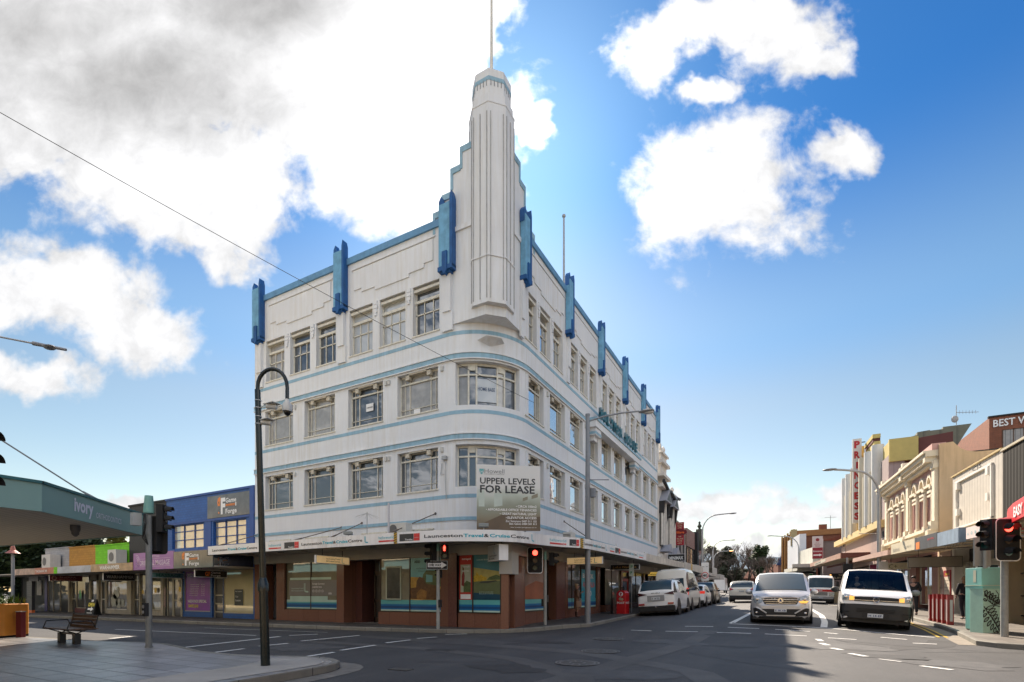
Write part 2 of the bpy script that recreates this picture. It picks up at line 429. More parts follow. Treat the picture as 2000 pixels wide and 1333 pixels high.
def plane(o,u,n,lift=.004):
 o,u,n=Vector(o),Vector(u).normalized(),Vector(n).normalized()
 return lambda a,b:tuple(o+u*a+Vector((0,0,1))*b+n*lift)
class Fr:
 """a facade: u runs along it, n points out of it (axis aligned)"""
 def __init__(s,axis,c,sgn):s.axis,s.c,s.sgn=axis,c,sgn
 def p(s,u,z,n=0):return(u,s.c+s.sgn*n,z)if s.axis=='x' else(s.c+s.sgn*n,u,z)
 def box(s,mb,u0,u1,z0,z1,n0,n1,mi=0):
  a=s.p(u0,z0,n0);b=s.p(u1,z1,n1);mb.box(*a,*b,mi);return mb
 def quad(s,mb,u0,u1,z0,z1,n,mi=0):
  q=[s.p(u0,z0,n),s.p(u1,z0,n),s.p(u1,z1,n),s.p(u0,z1,n)]
  mb.add(q,[(0,1,2,3)],mi);return mb
 def text(s,mb,t,u,z,w,h,n,bold=0,rev=False,mi=0):
  k=-1 if rev else 1
  addtext(mb,t,lambda a,b:s.p(u+k*a,z+b,n),w,h,bold,mi)
 def wall(s,mb,u0,u1,z0,z1,holes,depth=.2,mi=0):
  us=sorted({u0,u1}|{x for h in holes for x in h[:2]});zs=sorted({z0,z1}|{x for h in holes for x in h[2:4]})
  us=[u for u in us if u0<=u<=u1];zs=[z for z in zs if z0<=z<=z1]
  for i in range(len(us)-1):
   for j in range(len(zs)-1):
    uc,zc=(us[i]+us[i+1])/2,(zs[j]+zs[j+1])/2
    if any(h[0]<uc<h[1]and h[2]<zc<h[3]for h in holes):continue
    s.quad(mb,us[i],us[i+1],zs[j],zs[j+1],0,mi)
  for h in holes:
   a,b,c,d=h[:4]
   for(p,q)in(((a,c),(b,c)),((b,c),(b,d)),((b,d),(a,d)),((a,d),(a,c))):
    mb.add([s.p(*p,0),s.p(*q,0),s.p(*q,-depth),s.p(*p,-depth)],[(0,1,2,3)],mi)
LINES=[([(-1.14,-1.42),(-0.65,-0.92)],0.12),([(3.75,2.45),(4.45,2.39)],0.1),([(4.9,2.41),(5.89,2.53)],0.1),([(6.45,2.53),(7.43,2.56)],0.1),([(7.8,2.55),(8.89,2.41)],0.1),([(9.39,2.13),(10.04,1.98)],0.1),([(5.22,4.16),(6.15,4.26)],0.1),([(6.62,4.14),(7.59,4.01)],0.1),([(8.06,3.94),(9.02,3.7)],0.1),([(9.39,3.49),(9.71,3.27)],0.1),([(10.69,2.83),(11.22,2.5)],0.1),([(11.19,1.65),(11.67,1.64)],0.1),([(6.59,5.37),(9.63,4.87),(11.99,3.42)],0.12),([(6.93,12.88),(6.75,7.91),(6.57,5.56)],0.1),([(6.96,10.98),(6.83,7.92),(6.69,5.78)],0.08),([(9.6,18.1),(9.75,11.47),(9.63,7.35),(9.47,5.13)],0.2),([(9.12,1.73),(9.19,1.27)],0.14),([(9.15,0.78),(9.28,0.37)],0.14),([(9.31,-0.28),(9.48,-0.68)],0.14),([(9.56,-1.37),(9.81,-1.84)],0.13),([(9.97,-2.21),(10.27,-2.52)],0.07),([(10.47,-3.03),(10.83,-3.38)],0.12),([(-4.33,-7.82),(-5.09,-4.42)],0.14),([(-5.16,-4.04),(-4.8,-3.26)],0.12),([(-13.04,-5.26),(-6.07,-4.53)],0.09),([(-11.0,-3.23),(-5.1,-2.6)],0.05),([(-2.7,-7.9),(-2.85,-7.05)],0.11),([(-3.07,-6.52),(-3.05,-5.71)],0.11),([(-3.3,-5.12),(-3.25,-3.0)],0.11),([(-0.31,-7.66),(-0.42,-6.56)],0.11),([(-0.6,-6.2),(-0.72,-4.97)],0.11),([(-0.9,-4.39),(-0.89,-3.43)],0.11),([(-1.0,-2.99),(-0.81,-2.31)],0.11),([(-8.78,-7.2),(-9.01,-6.54)],0.2)]
FASCIA=[('L',0.31,3.25),('H',3.95,4.65),('T',4.85,5.65),('L',5.8,8.82),('M',8.93,0),('H',9.55,10.2),('S',10.2,10.33),('T',10.43,11.21),('L',11.38,14.95),('M',15.09,0),('H',16.18,17.03),('T',17.18,17.63),('S',17.69,17.92),('L',18.01,20.25),('M',20.4,0),('H',20.95,21.6),('T',21.7,22.45),('L',22.5,25.35),('M',25.45,0),('H',25.75,26.6)]
FARB=(27.25,)
# ------------------------------------------------------------------ ground
def ground():
 PAVN=mat('grey_pavers',(.24,.245,.26),.33,spec=.9,speck=1,var=.18,scale=1.1,kind='pave',size=(.62,.41),c2=(.045,.045,.05))
 PAVF=mat('dark_footpath',(.085,.078,.075),.7,speck=1,var=.2,scale=1.2,kind='pave',size=(.4,.4),c2=(.05,.048,.045))
 PAVR=mat('warm_footpath',(.17,.15,.13),.75,var=.18,scale=1.2,kind='pave',size=(.5,.5),c2=(.1,.09,.08))
 KERB=mat('kerb_stone',(.20,.19,.165),.8,var=.2,scale=3,kind='tile',size=(1.2,9),c2=(.07,.065,.06))
 LINE=mat('road_paint',(.62,.62,.60),.6,var=.25,scale=14)
 GRASS=mat('park_grass',(.06,.09,.035),.9,var=.3,scale=.3)
 # one sheet to the horizon
 mb=MB()
 xs=[-3000,-600,-200,-100,-60]+[-40+2*i for i in range(16)]+[-9+i*.75 for i in range(37)]+[20,26,34,45,60,100,200,600,3000]
 ys=[-600,-120,-60,-30,-20,-15,-10,-6,-3,-1]+[i*1.0 for i in range(0,60)]+[60+5*i for i in range(13)]+[125+15*i for i in range(10)]+[300,500,1200,4000]
 for y in ys:
  for x in xs:mb.v.append((x,y,gz(x,y)))
 n=len(xs)
 for j in range(len(ys)-1):
  for i in range(n-1):mb.f.append((j*n+i,j*n+i+1,(j+1)*n+i+1,(j+1)*n+i));mb.m.append(0)
 struct('ground',mb,ASPH,smooth=60)
 mb=MB()
 def sheet(pts,dz,y0=None):
  vs=[(x,y,gz(x,y)+dz)for x,y in pts];mb.add(vs,[tuple(range(len(pts)))])
 # park beyond the shops, both sides of the far street
 mb.add([(-160,72,1.23),(bend(72)+1.5,72,1.23),(bend(110)+1.5,110,1.87),(bend(260)+1.5,260,4.4),(-260,260,4.4)],[(0,1,2,3,4)])
 mb.add([(bend(140)+14,140,2.38),(160,140,2.38),(260,260,4.4),(bend(260)+14,260,4.4)],[(0,1,2,3)])
 struct('grass',mb,GRASS)
 def footpath(name,outer,inner,m,h=.13,wk=.16):
  """outer = kerb line, inner = building line; both walked in the same direction"""
  a=MB();k=MB();n=len(outer)
  def off(i):
   p=Vector(outer[i]);q=Vector(inner[i]);d=(q-p);return p+d.normalized()*min(wk,d.length*.5)
  for i in range(n-1):
   o0,o1,m0,m1,i0,i1=Vector(outer[i]),Vector(outer[i+1]),off(i),off(i+1),Vector(inner[i]),Vector(inner[i+1])
   def P(p,dz):return(p.x,p.y,gzf(p.x,p.y)+dz)
   a.add([P(m0,h),P(m1,h),P(i1,h+.02),P(i0,h+.02)],[(0,1,2,3)])
   k.add([P(o0,-.06),P(o1,-.06),P(o1,h-.015),P(o0,h-.015),P(o0+(m0-o0)*.15,h),P(o1+(m1-o1)*.15,h),P(m1,h),P(m0,h)],[(0,1,2,3),(3,2,5,4),(4,5,6,7)])
  struct(name,a,m);struct('kerb',k,KERB)
 def gzf(x,y):return .0168*max(0,min(y,260))
 L_out=[(-70,-5.4),(-30,-2.85),(-20,-2.3),(-10,-1.9),(-5,-1.55),(-2.4,-1.2),(-1.2,-.95),(-.3,-.5),(.35,.1),(.85,.9),(1.1,1.7),(1.4,2.6),(1.95,3.45),(1.95,8),(1.9,20),(1.9,34),(1.9+bend(45),45),(1.9+bend(60),60),(1.9+bend(72),72),(1.9+bend(90),90),(1.9+bend(140),140)]
 L_in=[(-70,.1),(-30,.1),(-20,.1),(-10,.1),(-5,.1),(-3,.1),(-2.3,.1),(-1.6,.3),(-1,.6),(-.6,1),(-.3,1.6),(-.1,2.6),(-.1,3.45),(-.1,8),(-.1,20),(-.1,34),(-.3,45),(-1.1,60),(-2.2,72),(-5.5,90),(-9.5,140)]
 footpath('footpath',L_out,L_in,PAVF)
 R_out=[(40,.2),(22,.75),(14.2,1.05),(13.2,1.1),(12.7,1.35),(12.45,1.8),(12.6,3.2),(12.8,5.2),(13.0,9),(13.0,14),(12.9,19),(12.7,21.5),(11.3,24),(10.9,25.2),(10.8,28),(11.6,30.5),(12.7,33),(12.7+bend(45),45),(12.5+bend(60),60),(12.5+bend(90),90),(12.5+bend(140),140)]
 R_in=[(40,9),(22,6),(17,5),(16,5),(15.5,5),(15.1,5.5),(15.1,6.2),(15.1,7),(15.1,9.5),(15.1,14),(15.1,19),(15.1,21.5),(15.1,24),(15.1,25.2),(15.1,28),(15.1,30.5),(15.1,33),(15.1,45),(15.1,60),(14.5+bend(90),90),(14.5+bend(140),140)]
 footpath('footpath',R_out[::-1],R_in[::-1],PAVR)
 N_out=[(-70,-11),(-30,-9.6),(-15,-8.95),(-9.9,-8.68),(-7,-8.35),(-5.4,-7.95),(-4.4,-7.9),(-3.4,-8.1),(-2.2,-8.4),(-1,-8.42),(-.2,-8.2),(.3,-8.0),(.75,-7.92),(1.15,-7.97),(1.45,-8.12),(1.65,-8.38),(1.75,-8.7),(1.8,-9.2),(1.85,-10.5),(1.9,-20),(1.9,-60)]
 N_in=[(-70,-25),(-30,-25),(-15,-25),(-9.9,-25),(-8,-25),(-7,-25),(-6,-25),(-5,-25),(-4,-25),(-3,-25),(-2,-25),(-1.5,-25),(-1.2,-25),(-1,-25),(-.8,-25),(-.6,-25),(-.5,-25),(-.4,-25.5),(-.3,-26),(-.2,-27),(-.1,-60)]
 footpath('footpath',N_out[::-1],N_in[::-1],PAVN)
 # smooth concrete apron at the nose of the near corner
 mb=MB();ap=[(.55,-8.2),(1.05,-8.2),(1.4,-8.38),(1.58,-8.7),(1.62,-9.2),(1.65,-12),(.75,-12),(.62,-10.4),(.6,-9.4),(.35,-8.9),(.15,-8.55)]
 mb.add([(x,y,.137)for x,y in ap],[tuple(range(len(ap)))]);struct('pavement_apron',mb,CONC)
 mb=MB();ap=[(.1,-7.92),(.5,-7.72),(.9,-7.62),(1.25,-7.62),(1.55,-7.72),(1.82,-7.92),(2.0,-8.2),(2.1,-8.55),(2.16,-9.0),(2.18,-9.4),(2.2,-12),(1.85,-12),(1.8,-9.2),(1.75,-8.6),(1.55,-8.2),(1.1,-7.95),(.5,-7.95)]
 mb.add([(x,y,.006)for x,y in ap],[tuple(range(len(ap)))]);struct('gutter',mb,mat('worn_gutter',(.15,.14,.125),.85,var=.35,scale=4))
 mb=MB();ap=[(12.2,-.2),(12.25,1.8),(12.35,3.2),(12.55,5.2),(12.7,9),(12.7,14),(13.0,14),(13.0,9),(12.8,5.2),(12.6,3.2),(12.45,1.8),(12.7,1.35),(13.2,1.1),(13.2,-.2)]
 quads=[(1,2,11,10),(2,3,10,9)]
 g=[(12.1,1.7),(12.2,3.2),(12.4,5.2),(12.6,9),(12.6,14)];gg=[(12.5,1.75),(12.65,3.2),(12.83,5.2),(13.02,9),(13.02,14)]
 for i in range(4):
  mb.add([(g[i][0],g[i][1],gz(*g[i])+.006),(gg[i][0],gg[i][1],gz(*gg[i])+.006),(gg[i+1][0],gg[i+1][1],gz(*gg[i+1])+.006),(g[i+1][0],g[i+1][1],gz(*g[i+1])+.006)],[(0,1,2,3)])
 struct('gutter',mb,mat('gutter_concrete',(.24,.21,.17),.85,var=.2,scale=3))
 # painted lines: polylines with a width, split finely so they follow the camber
 mk=MB()
 def line(pts,w,mb=mk,dz=.008,dash=None):
  pts=[Vector(p)for p in pts];L=sum((b-a).length for a,b in zip(pts,pts[1:]))
  def at(s):
   for a,b in zip(pts,pts[1:]):
    l=(b-a).length
    if s<=l or b is pts[-1]:return a+(b-a)*min(1,s/l),(b-a).normalized()
    s-=l
  segs=[(0,L)]if not dash else[(s,min(L,s+dash[0]))for s in[i*(dash[0]+dash[1])for i in range(int(L/(dash[0]+dash[1]))+1)]]
  for s0,s1 in segs:
   k=max(1,int((s1-s0)/.6));pr=None
   for i in range(k+1):
    p,d=at(s0+(s1-s0)*i/k);nn=Vector((-d.y,d.x))*w/2;a,b=p+nn,p-nn
    cur=((a.x,a.y,gz(a.x,a.y)+dz),(b.x,b.y,gz(b.x,b.y)+dz))
    if pr:mb.add([pr[0],pr[1],cur[1],cur[0]],[(0,1,2,3)])
    pr=cur
 for q in LINES:line(q[0],q[1])
 struct('road_markings',mk,LINE)
 yk=MB();line([(12.28,3.5),(12.45,6),(12.55,10),(12.55,14)],.07,yk,.012);line([(12.1,3.5),(12.27,6),(12.37,10)],.07,yk,.012)
 struct('road_markings',yk,mat('yellow_road_paint',(.55,.36,.04),.6,var=.2,scale=10))
 # worn wheel paths and repairs
 wk=MB()
 line([(-3,-3.2),(1,-3.4),(4.5,-4.0),(7,-5.6),(8,-8)],.55,wk,.004);line([(-3,-5.0),(1,-5.0),(3.6,-5.6),(5.6,-7.2),(6.4,-9.5)],.45,wk,.0045)
 line([(6.2,3),(6.0,-2),(5.2,-9)],.5,wk,.005)
 struct('road_patches',wk,mat('worn_asphalt',(.072,.070,.068),.7,var=.35,scale=.8,bump=.5,bscale=120))
 wk=MB();line([(9.6,-.6),(11.6,1.2),(12.0,2.6)],.6,wk,.0035);line([(2.2,9),(2.5,16)],.5,wk,.004)
 struct('road_patches',wk,mat('dark_asphalt',(.042,.042,.044),.8,var=.3,scale=1,bump=.5,bscale=120))
 rng=random.Random(17)
 for nm,cc,spots in(('stained_asphalt',(.030,.030,.031),((-3.2,-4.6,.5),(2.9,-2.2,.35),(6.9,2.0,.45),(7.3,-1.0,.3),(4.1,-6.8,.5),(10.2,-1.6,.5),(1.4,-5.0,.28),(-6.5,-5.6,.4),(8.6,4.2,.3))),('repaired_asphalt',(.062,.062,.063),((.8,-3.1,.9),(5.6,-.6,.7),(9.4,.2,.8),(-1.9,-6.2,.8),(6.0,-6.5,.6),(11.0,-2.4,.7)))):
  wk=MB()
  for(x,y,r_)in spots:
   ph=[rng.uniform(.6,1.25)for _ in range(14)]
   pts=[(x+r_*1.5*ph[i]*math.cos(R(i*360/14)),y+r_*ph[i]*math.sin(R(i*360/14)))for i in range(14)]
   wk.add([(a,b,gz(a,b)+.0055)for a,b in pts],[tuple(range(14))])
  struct('road_patches',wk,mat(nm,cc,.7,var=.35,scale=3,bump=.5,bscale=120))
 cr=MB();rng=random.Random(3)
 for(x,y,dx,dy,n_)in((9.6,1.6,.28,-.12,9),(10.5,.4,-.2,.25,6),(11,-.4,.3,.12,7),(2.2,-6.9,.25,.1,5),(4,2.2,.35,.05,8),(6.4,-2.8,.3,-.25,7)):
  pts=[(x,y)]
  for _ in range(n_):pts.append((pts[-1][0]+dx+rng.uniform(-.12,.12),pts[-1][1]+dy+rng.uniform(-.12,.12)))
  line(pts,.025,cr,.009)
 struct('road_cracks',cr,mat('crack_sealant',(.016,.016,.017),.6,var=.1))
 # hills on the horizon
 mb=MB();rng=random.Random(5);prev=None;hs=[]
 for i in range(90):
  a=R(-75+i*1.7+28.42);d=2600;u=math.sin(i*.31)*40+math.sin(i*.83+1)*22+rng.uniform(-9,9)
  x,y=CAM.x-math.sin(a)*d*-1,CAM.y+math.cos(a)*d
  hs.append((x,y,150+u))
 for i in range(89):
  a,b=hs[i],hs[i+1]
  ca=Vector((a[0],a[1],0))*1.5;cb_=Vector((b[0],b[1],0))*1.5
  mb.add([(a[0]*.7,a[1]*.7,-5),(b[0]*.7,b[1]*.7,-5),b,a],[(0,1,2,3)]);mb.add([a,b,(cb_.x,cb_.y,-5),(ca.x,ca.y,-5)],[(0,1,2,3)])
 struct('hills',mb,mat('hill_bush_haze_tint',(.055,.10,.15),.95,var=.3,scale=.01),smooth=80)  # blue of the distant air haze is put into the hill colour
ground()
# ------------------------------------------------------------------ the corner building
LF=Fr('x',0.0,-1)  # left street facade, u = X
RF=Fr('y',0.0,1)  # right street facade, u = Y
RAD=2.2
def arc(z,r_off=0,n=14,a0=0,a1=90):
 return[(-RAD+(RAD+r_off)*math.sin(R(a0+(a1-a0)*i/n)),RAD-(RAD+r_off)*math.cos(R(a0+(a1-a0)*i/n)),z)for i in range(n+1)]
BX0,BY1=-12.7,23.7
LWM=[(-11.98,-10.15),(-9.43,-7.63),(-6.89,-5.07),(-4.36,-2.49)]
LWT=[(-11.92,-10.70),(-10.33,-9.09),(-8.72,-7.58),(-6.82,-5.6),(-5.24,-3.98),(-3.63,-2.43)]
RWM=[(1.95+2.18*k,3.53+2.18*k)for k in range(10)]
RWT=[(1.92+4.36*b+1.28*k,2.9+4.36*b+1.28*k)for b in range(5)for k in range(3)]
ZM=[(5.02,6.5),(7.86,9.38)]
ZT=(10.68,12.48)
def building():
 B=thing('corner_building','four storey white corner building with pale blue bands, blue fins and a corner tower','building',(-6,12,0))
 w=MB()
 holesL=[(a,b)+z for a,b in LWM for z in ZM]+[(a,b)+ZT for a,b in LWT]
 holesR=[(a,b)+z for a,b in RWM for z in ZM]+[(a,b)+ZT for a,b in RWT]
 LF.wall(w,BX0,-RAD,2.7,14.3,holesL,.26)
 RF.wall(w,RAD,BY1,2.7,14.3,holesR,.26)
 # rounded corner with two bow windows (arc angles 12..75 degrees)
 A=[arc(0,0,24)[i]for i in range(25)]
 zs=[2.7,5.02,6.5,7.86,9.38,10.7]
 for i in range(24):
  for j in range(5):
   if j in(1,3)and 3<=i<20:continue
   a,b=A[i],A[i+1]
   w.add([(a[0],a[1],zs[j]),(b[0],b[1],zs[j]),(b[0],b[1],zs[j+1]),(a[0],a[1],zs[j+1])],[(0,1,2,3)])
 I=arc(0,-.3,24)
 for(z0,z1)in ZM:
  for z in(z0,z1):
   w.add([(p[0],p[1],z)for p in A[3:21]]+[(p[0],p[1],z)for p in I[3:21]][::-1],[tuple(range(36))])
  for k in(3,20):
   w.add([(A[k][0],A[k][1],z0),(I[k][0],I[k][1],z0),(I[k][0],I[k][1],z1),(A[k][0],A[k][1],z1)],[(0,1,2,3)])
 # square corner above, overhanging the rounded wall
 sq=[(-RAD,0),(-.5,0),(0,.5),(0,RAD)]
 for a,b in zip(sq,sq[1:]):w.add([(*a,10.7),(*b,10.7),(*b,14.0),(*a,14.0)],[(0,1,2,3)])
 w.add([(x,y,10.7)for x,y in[(-RAD,0),(-.5,0),(0,.5),(0,RAD),(-RAD-.5,RAD+.5)]],[(4,3,2,1,0)])
 w.add([(x,y,14.0)for x,y in[(-RAD,0),(-.5,0),(0,.5),(0,RAD),(-RAD,RAD)]],[(0,1,2,3,4)])
 w.box(-2.3,-.05,13.86,-.45,.4,14.02);w.box(-.4,.45,13.86,.05,2.3,14.02)
 # blank flank and rear walls, roof deck, inner core
 w.add([(BX0,0,0),(BX0,BY1,0),(BX0,BY1,14.3),(BX0,0,14.3)],[(0,1,2,3)])
 w.add([(0,BY1,0),(BX0,BY1,0),(BX0,BY1,14.3),(0,BY1,14.3)],[(0,1,2,3)])
 obj('wall',w,WHITE,B)
 c=MB();c.box(BX0+.02,.3,2.7,-RAD-.2,BY1-.02,13.2);c.box(-RAD-.2,RAD+.3,2.7,-.3,BY1-.02,13.19)
 c.prism([(p[0],p[1])for p in arc(0,-.34,12)]+[(-RAD-.1,RAD)],2.7,10.68);c.box(-2.1,.3,10.72,-.55,2.6,13.18)
 obj('light_block_core',c,DARKIN,B)  # unseen solid core added inside the walls to block light
 # parapet back + coping
 cp=MB();LF.box(cp,BX0-.03,-2.36,14.3,14.54,-.28,.07);RF.box(cp,2.3,BY1+.03,14.3,14.54,-.28,.07)
 cp.box(BX0-.03,.3,14.3,BX0+.22,BY1,14.54);cp.box(BX0+.22,BY1-.25,14.3,-.29,BY1+.03,14.54)
 obj('parapet_coping',cp,mat('blue_coping',(.12,.28,.47),.6,var=.15,scale=3,streak=1),B)
 pw=MB();LF.box(pw,BX0,-2.36,13.2,14.3,-.26,-.24);RF.box(pw,2.3,BY1,13.2,14.3,-.26,-.24);obj('parapet',pw,WHITE,B)
 rail=MB();rail.tube([(BX0,.35,14.75),(-2.5,.35,14.75)],.008,5);rail.tube([(-.35,2.5,14.75),(-.35,BY1,14.75)],.008,5)
 for k in range(8):rail.cyl((-11.8+k*1.25,.35,14.2),(-11.8+k*1.25,.35,14.75),.012,n=5)
 for k in range(14):rail.cyl((-.35,3.2+k*1.5,14.2),(-.35,3.2+k*1.5,14.75),.012,n=5)
 obj('roof_wire',rail,GALV,B)
 # bands (continuous round the corner)
 def band(z0,z1,n,m,name='band'):
  b=MB();pts=[(BX0,-n)]+[(p[0],p[1])for p in arc(0,n,14)]+[(n,BY1)]
  inn=[(BX0,.02)]+[(p[0],p[1])for p in arc(0,-.02,14)]+[(-.02,BY1)]
  for i in range(len(pts)-1):
   a,q,ia,iq=pts[i],pts[i+1],inn[i],inn[i+1]
   b.add([(*a,z0),(*q,z0),(*q,z1),(*a,z1),(*ia,z0),(*iq,z0),(*iq,z1),(*ia,z1)],[(0,1,2,3),(3,2,6,7),(4,5,1,0)])
  return obj(name,b,m,B,smooth=40)
 for z in(10.32,7.56,4.64):band(z,z+.13,.008,BAND)
 for z in(9.48,6.68):band(z,z+.17,.05,BAND);band(z+.17,z+.205,.075,WHITE,'ledge');band(z-.035,z,.07,WHITE,'ledge')
 band(3.86,3.98,.03,BAND)
 # raised panels of the parapet
 for(u0,u1)in((-11.7,-7.75),(-6.65,-2.6)):
  pn=MB()
  for q in((u0+.1,u1-.1,13.2,13.95),(u0+.5,u1-.5,13.05,13.2),(u0+1.2,u1-1.2,12.92,13.05)):LF.box(pn,q[0],q[1],q[2],q[3],-.005,.035)
  LF.box(pn,u0,u1,14.0,14.05,-.005,.05);obj('parapet_panel',pn,WHITE,B)
 for b in range(5):
  u0=2.25+4.36*b;u1=u0+3.4;pn=MB()
  for q in((u0+.1,u1-.1,13.2,13.95),(u0+.4,u1-.4,13.05,13.2),(u0+1.0,u1-1.0,12.92,13.05)):RF.box(pn,q[0],q[1],q[2],q[3],-.005,.035)
  RF.box(pn,u0,u1,14.0,14.05,-.005,.05);obj('parapet_panel',pn,WHITE,B)
 # piers between the top windows: tapering brackets and shell plaques
 pr=MB()
 def pier(F,u,wd=.16):
  pr=MB();F.box(pr,u-wd,u+wd,10.5,11.15,0.002,.07);F.box(pr,u-wd*.75,u+wd*.75,11.15,12.5,0.002,.12);obj('pier',pr,WHITE,B)
 for u in(-12.3,-7.2,-2.05):pier(LF,u,.22)
 for b in range(5):pier(RF,6.03+4.36*b-.02,.14)
 pier(RF,1.6,.13)
 for F,us in((LF,(-10.51,-8.9,-5.42,-3.8)),(RF,[x for b in range(5)for x in(3.05+4.36*b,4.33+4.36*b)])):
  for u in us:
   k=.1 if F is LF else .08;pr=MB()
   for(dz,ww)in((12.35,.8),(12.2,1.0),(12.05,.8),(11.92,.45)):F.box(pr,u-k*ww,u+k*ww,dz,dz+.13,-.01,.05)
   obj('shell_plaque',pr,WHITE,B)
 # fins
 def fin(F,u,s=1.0):
  f=MB();w2=.30*s
  lo=12.62
  F.box(f,u-w2+.02,u+w2-.10,lo+.05,14.85,.02,.225)
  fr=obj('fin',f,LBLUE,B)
  g=MB()
  for sg in(-1,1):
   a,b=u+sg*w2,u+sg*(w2-(.11 if sg>0 else .10))
   a,b=min(a,b),max(a,b)
   pts=[(a,lo),(b,lo),(b,15.0),((a+b)/2+.0,15.22),(a,15.0)]
   if sg<0:pts=[(a,14.6),(b+.12,14.6),(b+.12,14.85),(b,15.16),(a,15.0)]
   vs=[F.p(x,z,.0)for x,z in pts]+[F.p(x,z,.24 if sg>0 else .19)for x,z in pts]
   g.add(vs,[(0,1,2,3,4),(5,6,7,8,9)]+[(i,(i+1)%5,5+(i+1)%5,5+i)for i in range(5)])
  pts=[(u-.1,13.15),(u+.1,13.15),(u+.1,12.5),(u,12.36),(u-.1,12.5)]
  vs=[F.p(x,z,.10)for x,z in pts]+[F.p(x,z,.29)for x,z in pts]
  g.add(vs,[(0,1,2,3,4),(5,6,7,8,9)]+[(i,(i+1)%5,5+(i+1)%5,5+i)for i in range(5)])
  F.box(g,u-w2,u+w2,lo-.1,lo+.05,.0,.26);F.box(g,u-w2*.6,u+w2*.6,lo-.18,lo-.1,.0,.2)
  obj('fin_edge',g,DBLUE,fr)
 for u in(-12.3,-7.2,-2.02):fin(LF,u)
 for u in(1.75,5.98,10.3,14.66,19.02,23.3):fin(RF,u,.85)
 # ------------- tower
 tc=(-.64,.6)
 def octo(r,rot=22.5):return[(tc[0]+r*math.cos(R(rot+45*i)),tc[1]+r*math.sin(R(rot+45*i)))for i in range(8)]
 t=MB()
 t.prism(octo(.80),11.02,17.7)
 t.prism(octo(.75),17.7,18.02);t.prism(octo(.68),18.02,18.9)
 # stepped base of the shaft
 v=octo(.86);k=octo(.30)
 t.prism(octo(.815),17.66,17.72)
 vv=octo(.68);t.add([(x,y,18.9)for x,y in vv]+[(tc[0],tc[1],19.2)],[(i,(i+1)%8,8)for i in range(8)])
 tw=obj('tower',t,WHITE,B)
 rb=MB();apo=.80*math.cos(R(22.5))
 for fc in range(8):
  a=R(45*fc);nx,ny=math.cos(a),math.sin(a);tx,ty=-ny,nx
  for q in((-.22,.22)if fc%2 else(-.26,0,.26)):
   cx,cy=tc[0]+nx*apo+tx*q,tc[1]+ny*apo+ty*q
   h0=11.15;h1=17.35
   o=.028
   rb.add([(cx+tx*s+nx*d,cy+ty*s+ny*d,z)for z in(h0,h1)for(s,d)in((-.012,0),(-.012,o),(.012,o),(.012,0))],[(0,1,5,4),(1,2,6,5),(2,3,7,6),(4,5,6,7),(0,3,2,1)])
 obj('tower_rib',rb,mat('grey_rib_edge',(.36,.36,.37),.8,var=.2,scale=6),tw)
 tb=MB();tb.prism(octo(.69),18.5,18.64);tb.prism(octo(.83),12.55,12.6,1)
 ob=obj('tower_band',tb,[BAND,WHITE],tw)
 tk=MB();ap2=.80*math.cos(R(22.5))
 ap3=.68*math.cos(R(22.5))
 for fc in range(8):
  a=R(45*fc);nx,ny=math.cos(a),math.sin(a)
  for q in(-.18,-.06,.06,.18):
   cx,cy=tc[0]+nx*ap3-ny*q,tc[1]+ny*ap3+nx*q;tk.box(cx-.012,cy-.012,18.33,cx+.012,cy+.012,18.55)
 obj('tower_notch',tk,mat('notch_grey',(.25,.26,.28),.8),tw)
 st=MB();se=MB()
 for i,(d,z)in enumerate(((.95,16.75),(1.35,16.15),(1.72,15.35),(2.1,14.85))):
  st.box(-.6-d,.02+.004*i,13.9,-.6,.42,z-.2 if 0 else z);st.box(-.42,.6,13.9,-.02-.004*i,.6+d,z)
 for i,(d,z,d0)in enumerate(((.95,16.75,.5),(1.35,16.15,.95),(1.72,15.35,1.35),(2.1,14.85,1.72))):
  se.box(-.6-d-.012,-.005-.004*i,z-.2,-.6-d0+.01,.43,z+.012);se.box(-.6-d-.012,-.005-.004*i,z-.75,-.6-d+.09,.43,z-.2)
  se.box(-.43,.6+d0-.01,z-.2,.005+.004*i,.6+d+.012,z+.012);se.box(-.43,.6+d-.09,z-.75,.005+.004*i,.6+d+.012,z-.2)
 obj('tower_step',st,WHITE,B);obj('step_edging',se,BAND,B)
 mst=MB();mst.cyl((tc[0],tc[1],19.2),(tc[0],tc[1],24.5),.055,.035,8);obj('mast',mst,mat('mast_white',(.6,.58,.52),.5),tw)
 fp=MB();fp.cyl((-1,8,13.2),(-1,8,19.4),.07,.045,8);fp.ball((-1,8,19.45),.09)
 obj('flagpole',fp,GALV,B)
 orn=MB();orn.add([(-1.05,.32,10.1),(-.34,.98,10.1),(-.42,.30,10.1),(-.75,.65,9.88),(-.6,.2,10.1),(-.25,.6,10.1)],[(0,3,4),(4,3,5),(5,3,1),(0,4,5,1)]);obj('corner_ornament',orn,WHITE,B)
 # ------------- windows
 rng=random.Random(11)
 def win_mid(F,u0,u1,z0,z1,pane,extra=False):
  f=MB();n=-.19;L=u1-u0;t_=.032
  zt=z0+(z1-z0)*.80;a,b=u0+L*.24,u0+L*.76
  for q in((u0,u0+.05,z0,z1),(u1-.05,u1,z0,z1),(u0,u1,z0,z0+.05),(u0,u1,z1-.06,z1),(a-t_/2,a+t_/2,z0,z1),(b-t_/2,b+t_/2,z0,z1),(u0+L*.12-.01,u0+L*.12+.01,z0,z1),(u0+L*.88-.01,u0+L*.88+.01,z0,z1),(u0,u1,z0+(z1-z0)*.17,z0+(z1-z0)*.17+.02)):
   F.box(f,q[0],q[1],q[2],q[3],n-.03,n+.01)
  F.box(f,u0+.05,u1-.05,zt-.03,zt+.03,n-.03,n+.028)
